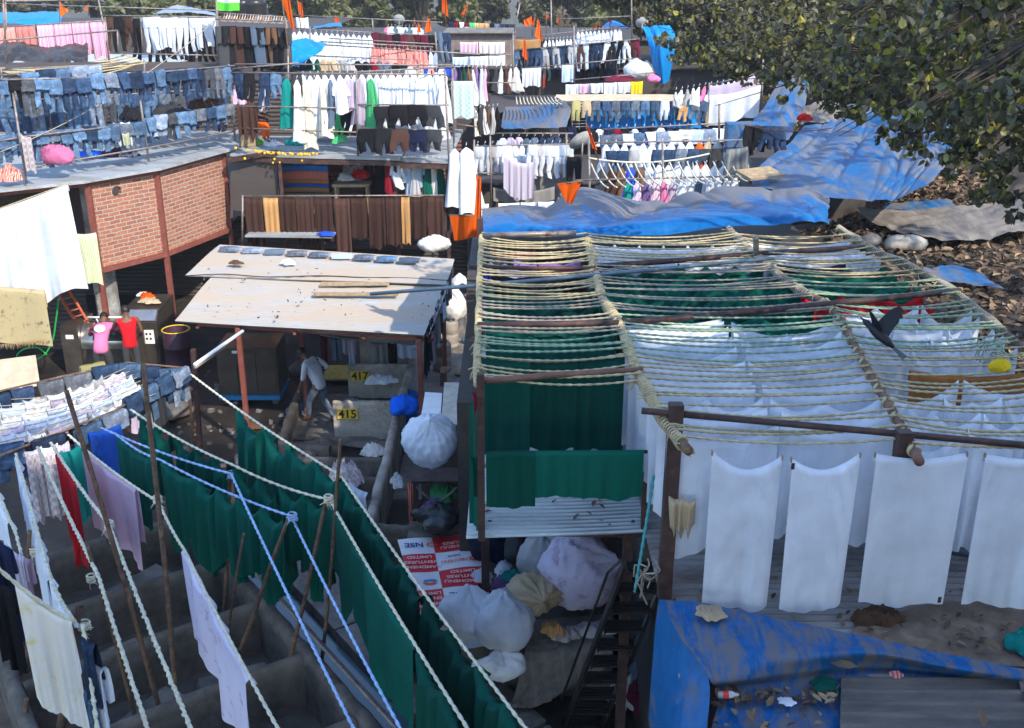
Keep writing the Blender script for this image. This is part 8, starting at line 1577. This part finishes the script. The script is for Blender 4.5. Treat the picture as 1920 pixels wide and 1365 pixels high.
cl = [((1290, 85, 17), .7, .6), ((1345, 112, 16.5), .6, .45), ((1420, 120, 15.5), .5, .4), ((1310, 30, 17), .95, .9), ((1370, 75, 16), .8, .7), ((1440, 30, 15), 1.1, 1), ((1500, 95, 14), .85, .9), ((1540, 30, 13), .95, 1), ((1590, 130, 12.5), .8, .9), ((1650, 50, 12), .95, 1), ((1690, 170, 11.5), .75, .9), ((1620, 200, 12.5), .45, .4), ((1740, 90, 11), .85, 1), ((1760, 230, 11), .7, .9),
      ((1830, 150, 10.5), .85, 1), ((1830, 30, 10), .9, 1), ((1920, 80, 10), .95, 1), ((1930, 220, 10), .8, 1), ((1870, 270, 10.2), .6, .8), ((1790, 300, 10.4), .4, .45), ((1900, 340, 9.8), .5, .6), ((1840, 355, 10), .3, .25), ((1950, 380, 9.6), .45, .5), ((1480, 165, 14), .3, .2), ((1560, 180, 13), .35, .25), ((1390, 130, 16), .3, .2), ((1690, 250, 11), .25, .15), ((1660, 255, 11.4), .22, .1), ((1260, 60, 18), .6, .35), ((1230, 15, 18), .5, .3), ((1730, 200, 9), .45, .45), ((1620, 90, 9.6), .5, .4), ((1880, 170, 8.4), .5, .5)]
W3 = [(Yp(*c[0]), c[1], c[2]) for c in cl]
shade_cl = [(np.array([x, y, z]), r_, 1.0) for x, y, z, r_ in ((8.5, 9, 11, 2.2), (7.5, 6.5, 13, 1.6), (8, 12, 12.5, 2.2), (12, 12, 12, 2.4), (13, 9, 11, 2.5), (10.5, 6, 12, 1.8), (13, 18, 11.6, 2.6), (10.8, 16.5, 12, 2.0), (15.5, 20, 12, 2.6), (12, 20.5, 12.5, 1.8))]  # out-of-view crown clumps placed overhead to shade the net and sloping tarpaulin
mb = MB(); leafcloud(mb, W3, .08, 360, True, 3, 1.0); leafcloud(mb, shade_cl, .24, 170, True, 4); mb.build('crown', LM1, nt_)
hub = np.array([8.9, 11.4, 9.0])
for k, (c, r_, n_) in enumerate(W3):
    if k % 2 and k > 6 or c[1] < 11 and k % 3: continue
    h0 = hub if k % 3 else np.array([8.8, 11.2, 11.0]); m_ = (h0 + c) / 2 + nr.normal(0, .35, 3) + [0, 0, .25]; pts = CR([[h0, m_, c]] * 2, 2, 14)[0]; mb = MB(); mb.tube(pts, np.linspace(.05, .01, 14), 6)
    for q in range(9): e_ = c + nr.normal(0, r_ * .33, 3); mb.tube([pts[9], (pts[9] + e_) / 2 + nr.normal(0, .08, 3), e_], [.012, .008, .004], 4)
    mb.build('branch', bark, nt_)
def far_tree(x, Y, z0, hgt, rad, mat, label, seed, leaf=.34, n=1.0, group='trees beyond the laundry'):
    X = Yp(x, 100, Y)[0]; e = empty('tree', (X, Y, 0), label, 'tree', group); r = np.random.RandomState(seed)
    mb = MB(); mb.tube([(X, Y, 0), (X + .3, Y, hgt * .3), (X, Y, hgt * .6)], [.45, .35, .2], 8); mb.build('trunk', bark, e)
    c_ = []
    for k in range(16):
        a = r.uniform(0, 2 * PI); q = r.uniform(.1, 1) ** .5; zz = hgt * r.uniform(.30, 1.0); w_ = rad * math.sqrt(max(.1, 1 - ((zz / hgt - .58) / .48) ** 2)); c_.append((np.array([X + w_ * q * math.cos(a) * .8, Y + w_ * q * math.sin(a) * .6, zz]), rad * r.uniform(.3, .45), 1.0))
    mb = MB(); leafcloud(mb, c_, leaf * 1.15, 700 * n, False, seed); mb.build('crown', mat, e)
    mb = MB()
    for q in c_[:7]: mb.tube([(X, Y, hgt * .3), tuple((np.array([X, Y, hgt * .5]) + q[0]) / 2), tuple(q[0])], [.2, .1, .03], 5)
    mb.build('limb', bark, e)
ft = [(40, 95, 'olive', 'leftmost dull olive tree behind the blue tent'), (190, 90, 'olive', 'dull olive tree between blue tent and white trousers'), (330, 84, 'yellow', 'olive tree rising behind the pale blue tarpaulin roof'), (460, 92, 'olive', 'grey green tree behind the water tanks'), (590, 84, 'yellow', 'sunlit yellow green tree behind the small white sheet'), (700, 96, 'olive', 'dull tree behind the far coral row'), (790, 88, 'yellow', 'olive tree behind the large drooping flag'), (880, 100, 'olive', 'dusty tree left of the dark gap'), (1045, 92, 'olive', 'rounded pale tree behind the far white rack'), (1110, 100, 'olive', 'small pale tree right of the rounded one'), (1215, 82, 'yellow', 'olive tree behind the small blue tent roof'), (1330, 70, 'olive', 'dark olive tree behind the tall blue tarpaulin'), (1480, 60, 'yellow', 'tree seen through the near leaves, left'), (1640, 52, 'yellow', 'sunlit tree seen through the near leaves, middle'), (1800, 50, 'olive', 'dark tree seen through the near leaves, right'), (1940, 46, 'yellow', 'tree behind the leaves at the right edge')]
for k, (x, Y, kd, lab) in enumerate(ft): far_tree(x, Y, 0, 12 if x not in (1045, 1110) else 9.5, 6.2 if x not in (1045, 1110, 880) else 4.4, LM2 if kd == 'olive' else LM3, lab, 300 + k, .34 * Y / 85 + .06, 1.0)
far_tree(1290, 47, 0, 11.5, 3.8, LM1, 'dark leafy tree right beside the tall blue tarpaulin', 350, .24, 1.3); far_tree(1400, 44, 0, 10.5, 3.4, LM1, 'dark leafy tree above the white bedsheet', 351, .22, 1.3)
far_tree(1560, 38, 0, 9.5, 3.2, LM1, 'bushy tree at the head of the huge blue tarpaulin', 352, .2, 1.2); far_tree(1720, 34, 0, 9.6, 3.4, LM1, 'bushy tree behind the right end of the huge tarpaulin', 353, .2, 1.2); far_tree(1880, 30, 0, 9.0, 3.2, LM1, 'bushy tree right of the huge tarpaulin', 354, .2, 1.2)
# distant building and boundary wall
mb = MB(); mb.box((0, 150, 17), (300, 12, 34)); e = empty('mill_building', (0, 150, 0), 'huge hazy grey building behind the trees', 'building'); mb.build('wall', simple('grey_render', (.09, .10, .105), .9, 0, .25, .15, .1), e)
mb = MB()
for i in range(40):
    for j in range(3): mb.box((-100 + i * 5, 143.9, 7 + j * 5), (2.2, .2, 2.4))
o = mb.build('window_row', simple('dark_glass', (.05, .055, .06), .3), e)
mb = MB(); mb.box((-5, 76, 1.4), (120, .4, 2.8)); tag(mb.build('boundary_wall', M['concrete2']), 'long boundary wall before the far trees', 'wall')
# ================================================================== THE BRIDGE, PLUS BLOCK AND TREES ADDED BEHIND THE VIEWER (out of view, to shade the foreground)
br = empty('road_bridge', (0, -3, 0), 'concrete road bridge the view is taken from', 'bridge'); mb = MB(); mb.box((0, -5.4, 7.4), (80, 9, .9)); mb.build('deck', M['concrete2'], br); mb = MB(); mb.box((0, -.95, 8.3), (80, .18, .9)); mb.build('parapet', M['concrete2'], br)
bk = empty('shade_block', (8, -18, 0), 'tall unseen block added behind the viewer to shade the foreground', 'building'); mb = MB(); mb.box((22, SHY, SHZ / 2), (30, 8, SHZ)); mb.build('wall', M['concrete2'], bk)  # unseen block added to keep direct sun off the foreground
mb = MB()
for i in range(7):
    for j in range(6): mb.box((8.5 + i * 4.2, SHY + 4.03, 3 + j * 3.4), (1.4, .1, 1.6))
mb.build('window_row', simple('dark_glass', (.05, .055, .06), .3), bk)
for k in range(5):  # unseen crowns added along the block's roofline to break up its shadow edge
    X = 6 + k * 6; c_ = [(np.array([X + nr.uniform(-3, 3), SHY + 7 + nr.uniform(-2, 2), SHZ - 1.5 + nr.uniform(-2.5, 2.4)]), 1.7, 1.) for _ in range(7)]
    e = empty('tree', (X, SHY + 7, 0), f'unseen tree added behind the viewer to dapple the shade, {ORD[k]} of five', 'tree', 'trees added behind the viewer to dapple the shade'); mb = MB(); leafcloud(mb, c_, .3, 120, False, 400 + k); mb.build('crown', LM1, e); mb = MB(); mb.tube([(X, SHY + 7, 0), (X, SHY + 7, SHZ - 2)], [.3, .15], 8); mb.build('trunk', bark, e)
# haze
hz = bpy.data.materials.new('haze'); hz.use_nodes = True; n = hz.node_tree; n.nodes.remove(n.nodes['Principled BSDF']); pv_ = n.nodes.new('ShaderNodeVolumePrincipled'); pv_.inputs['Color'].default_value = (.85, .88, .92, 1); pv_.inputs['Density'].default_value = .0005; n.links.new(pv_.outputs[0], n.nodes['Material Output'].inputs['Volume'])
mb = MB(); mb.box((0, 130, 19.5), (640, 400, 41)); o = mb.build('haze', hz, None, (0, 0, 0)); tag(o, 'thin pale city haze over the laundry', None, None, 'stuff')
scene.cycles.max_bounces = 6; scene.cycles.transparent_max_bounces = 8
for f in [o for o in bpy.data.objects if o.name.startswith('rope_frame')]: f.name = f.name.replace('rope_frame', 'cord_rack')
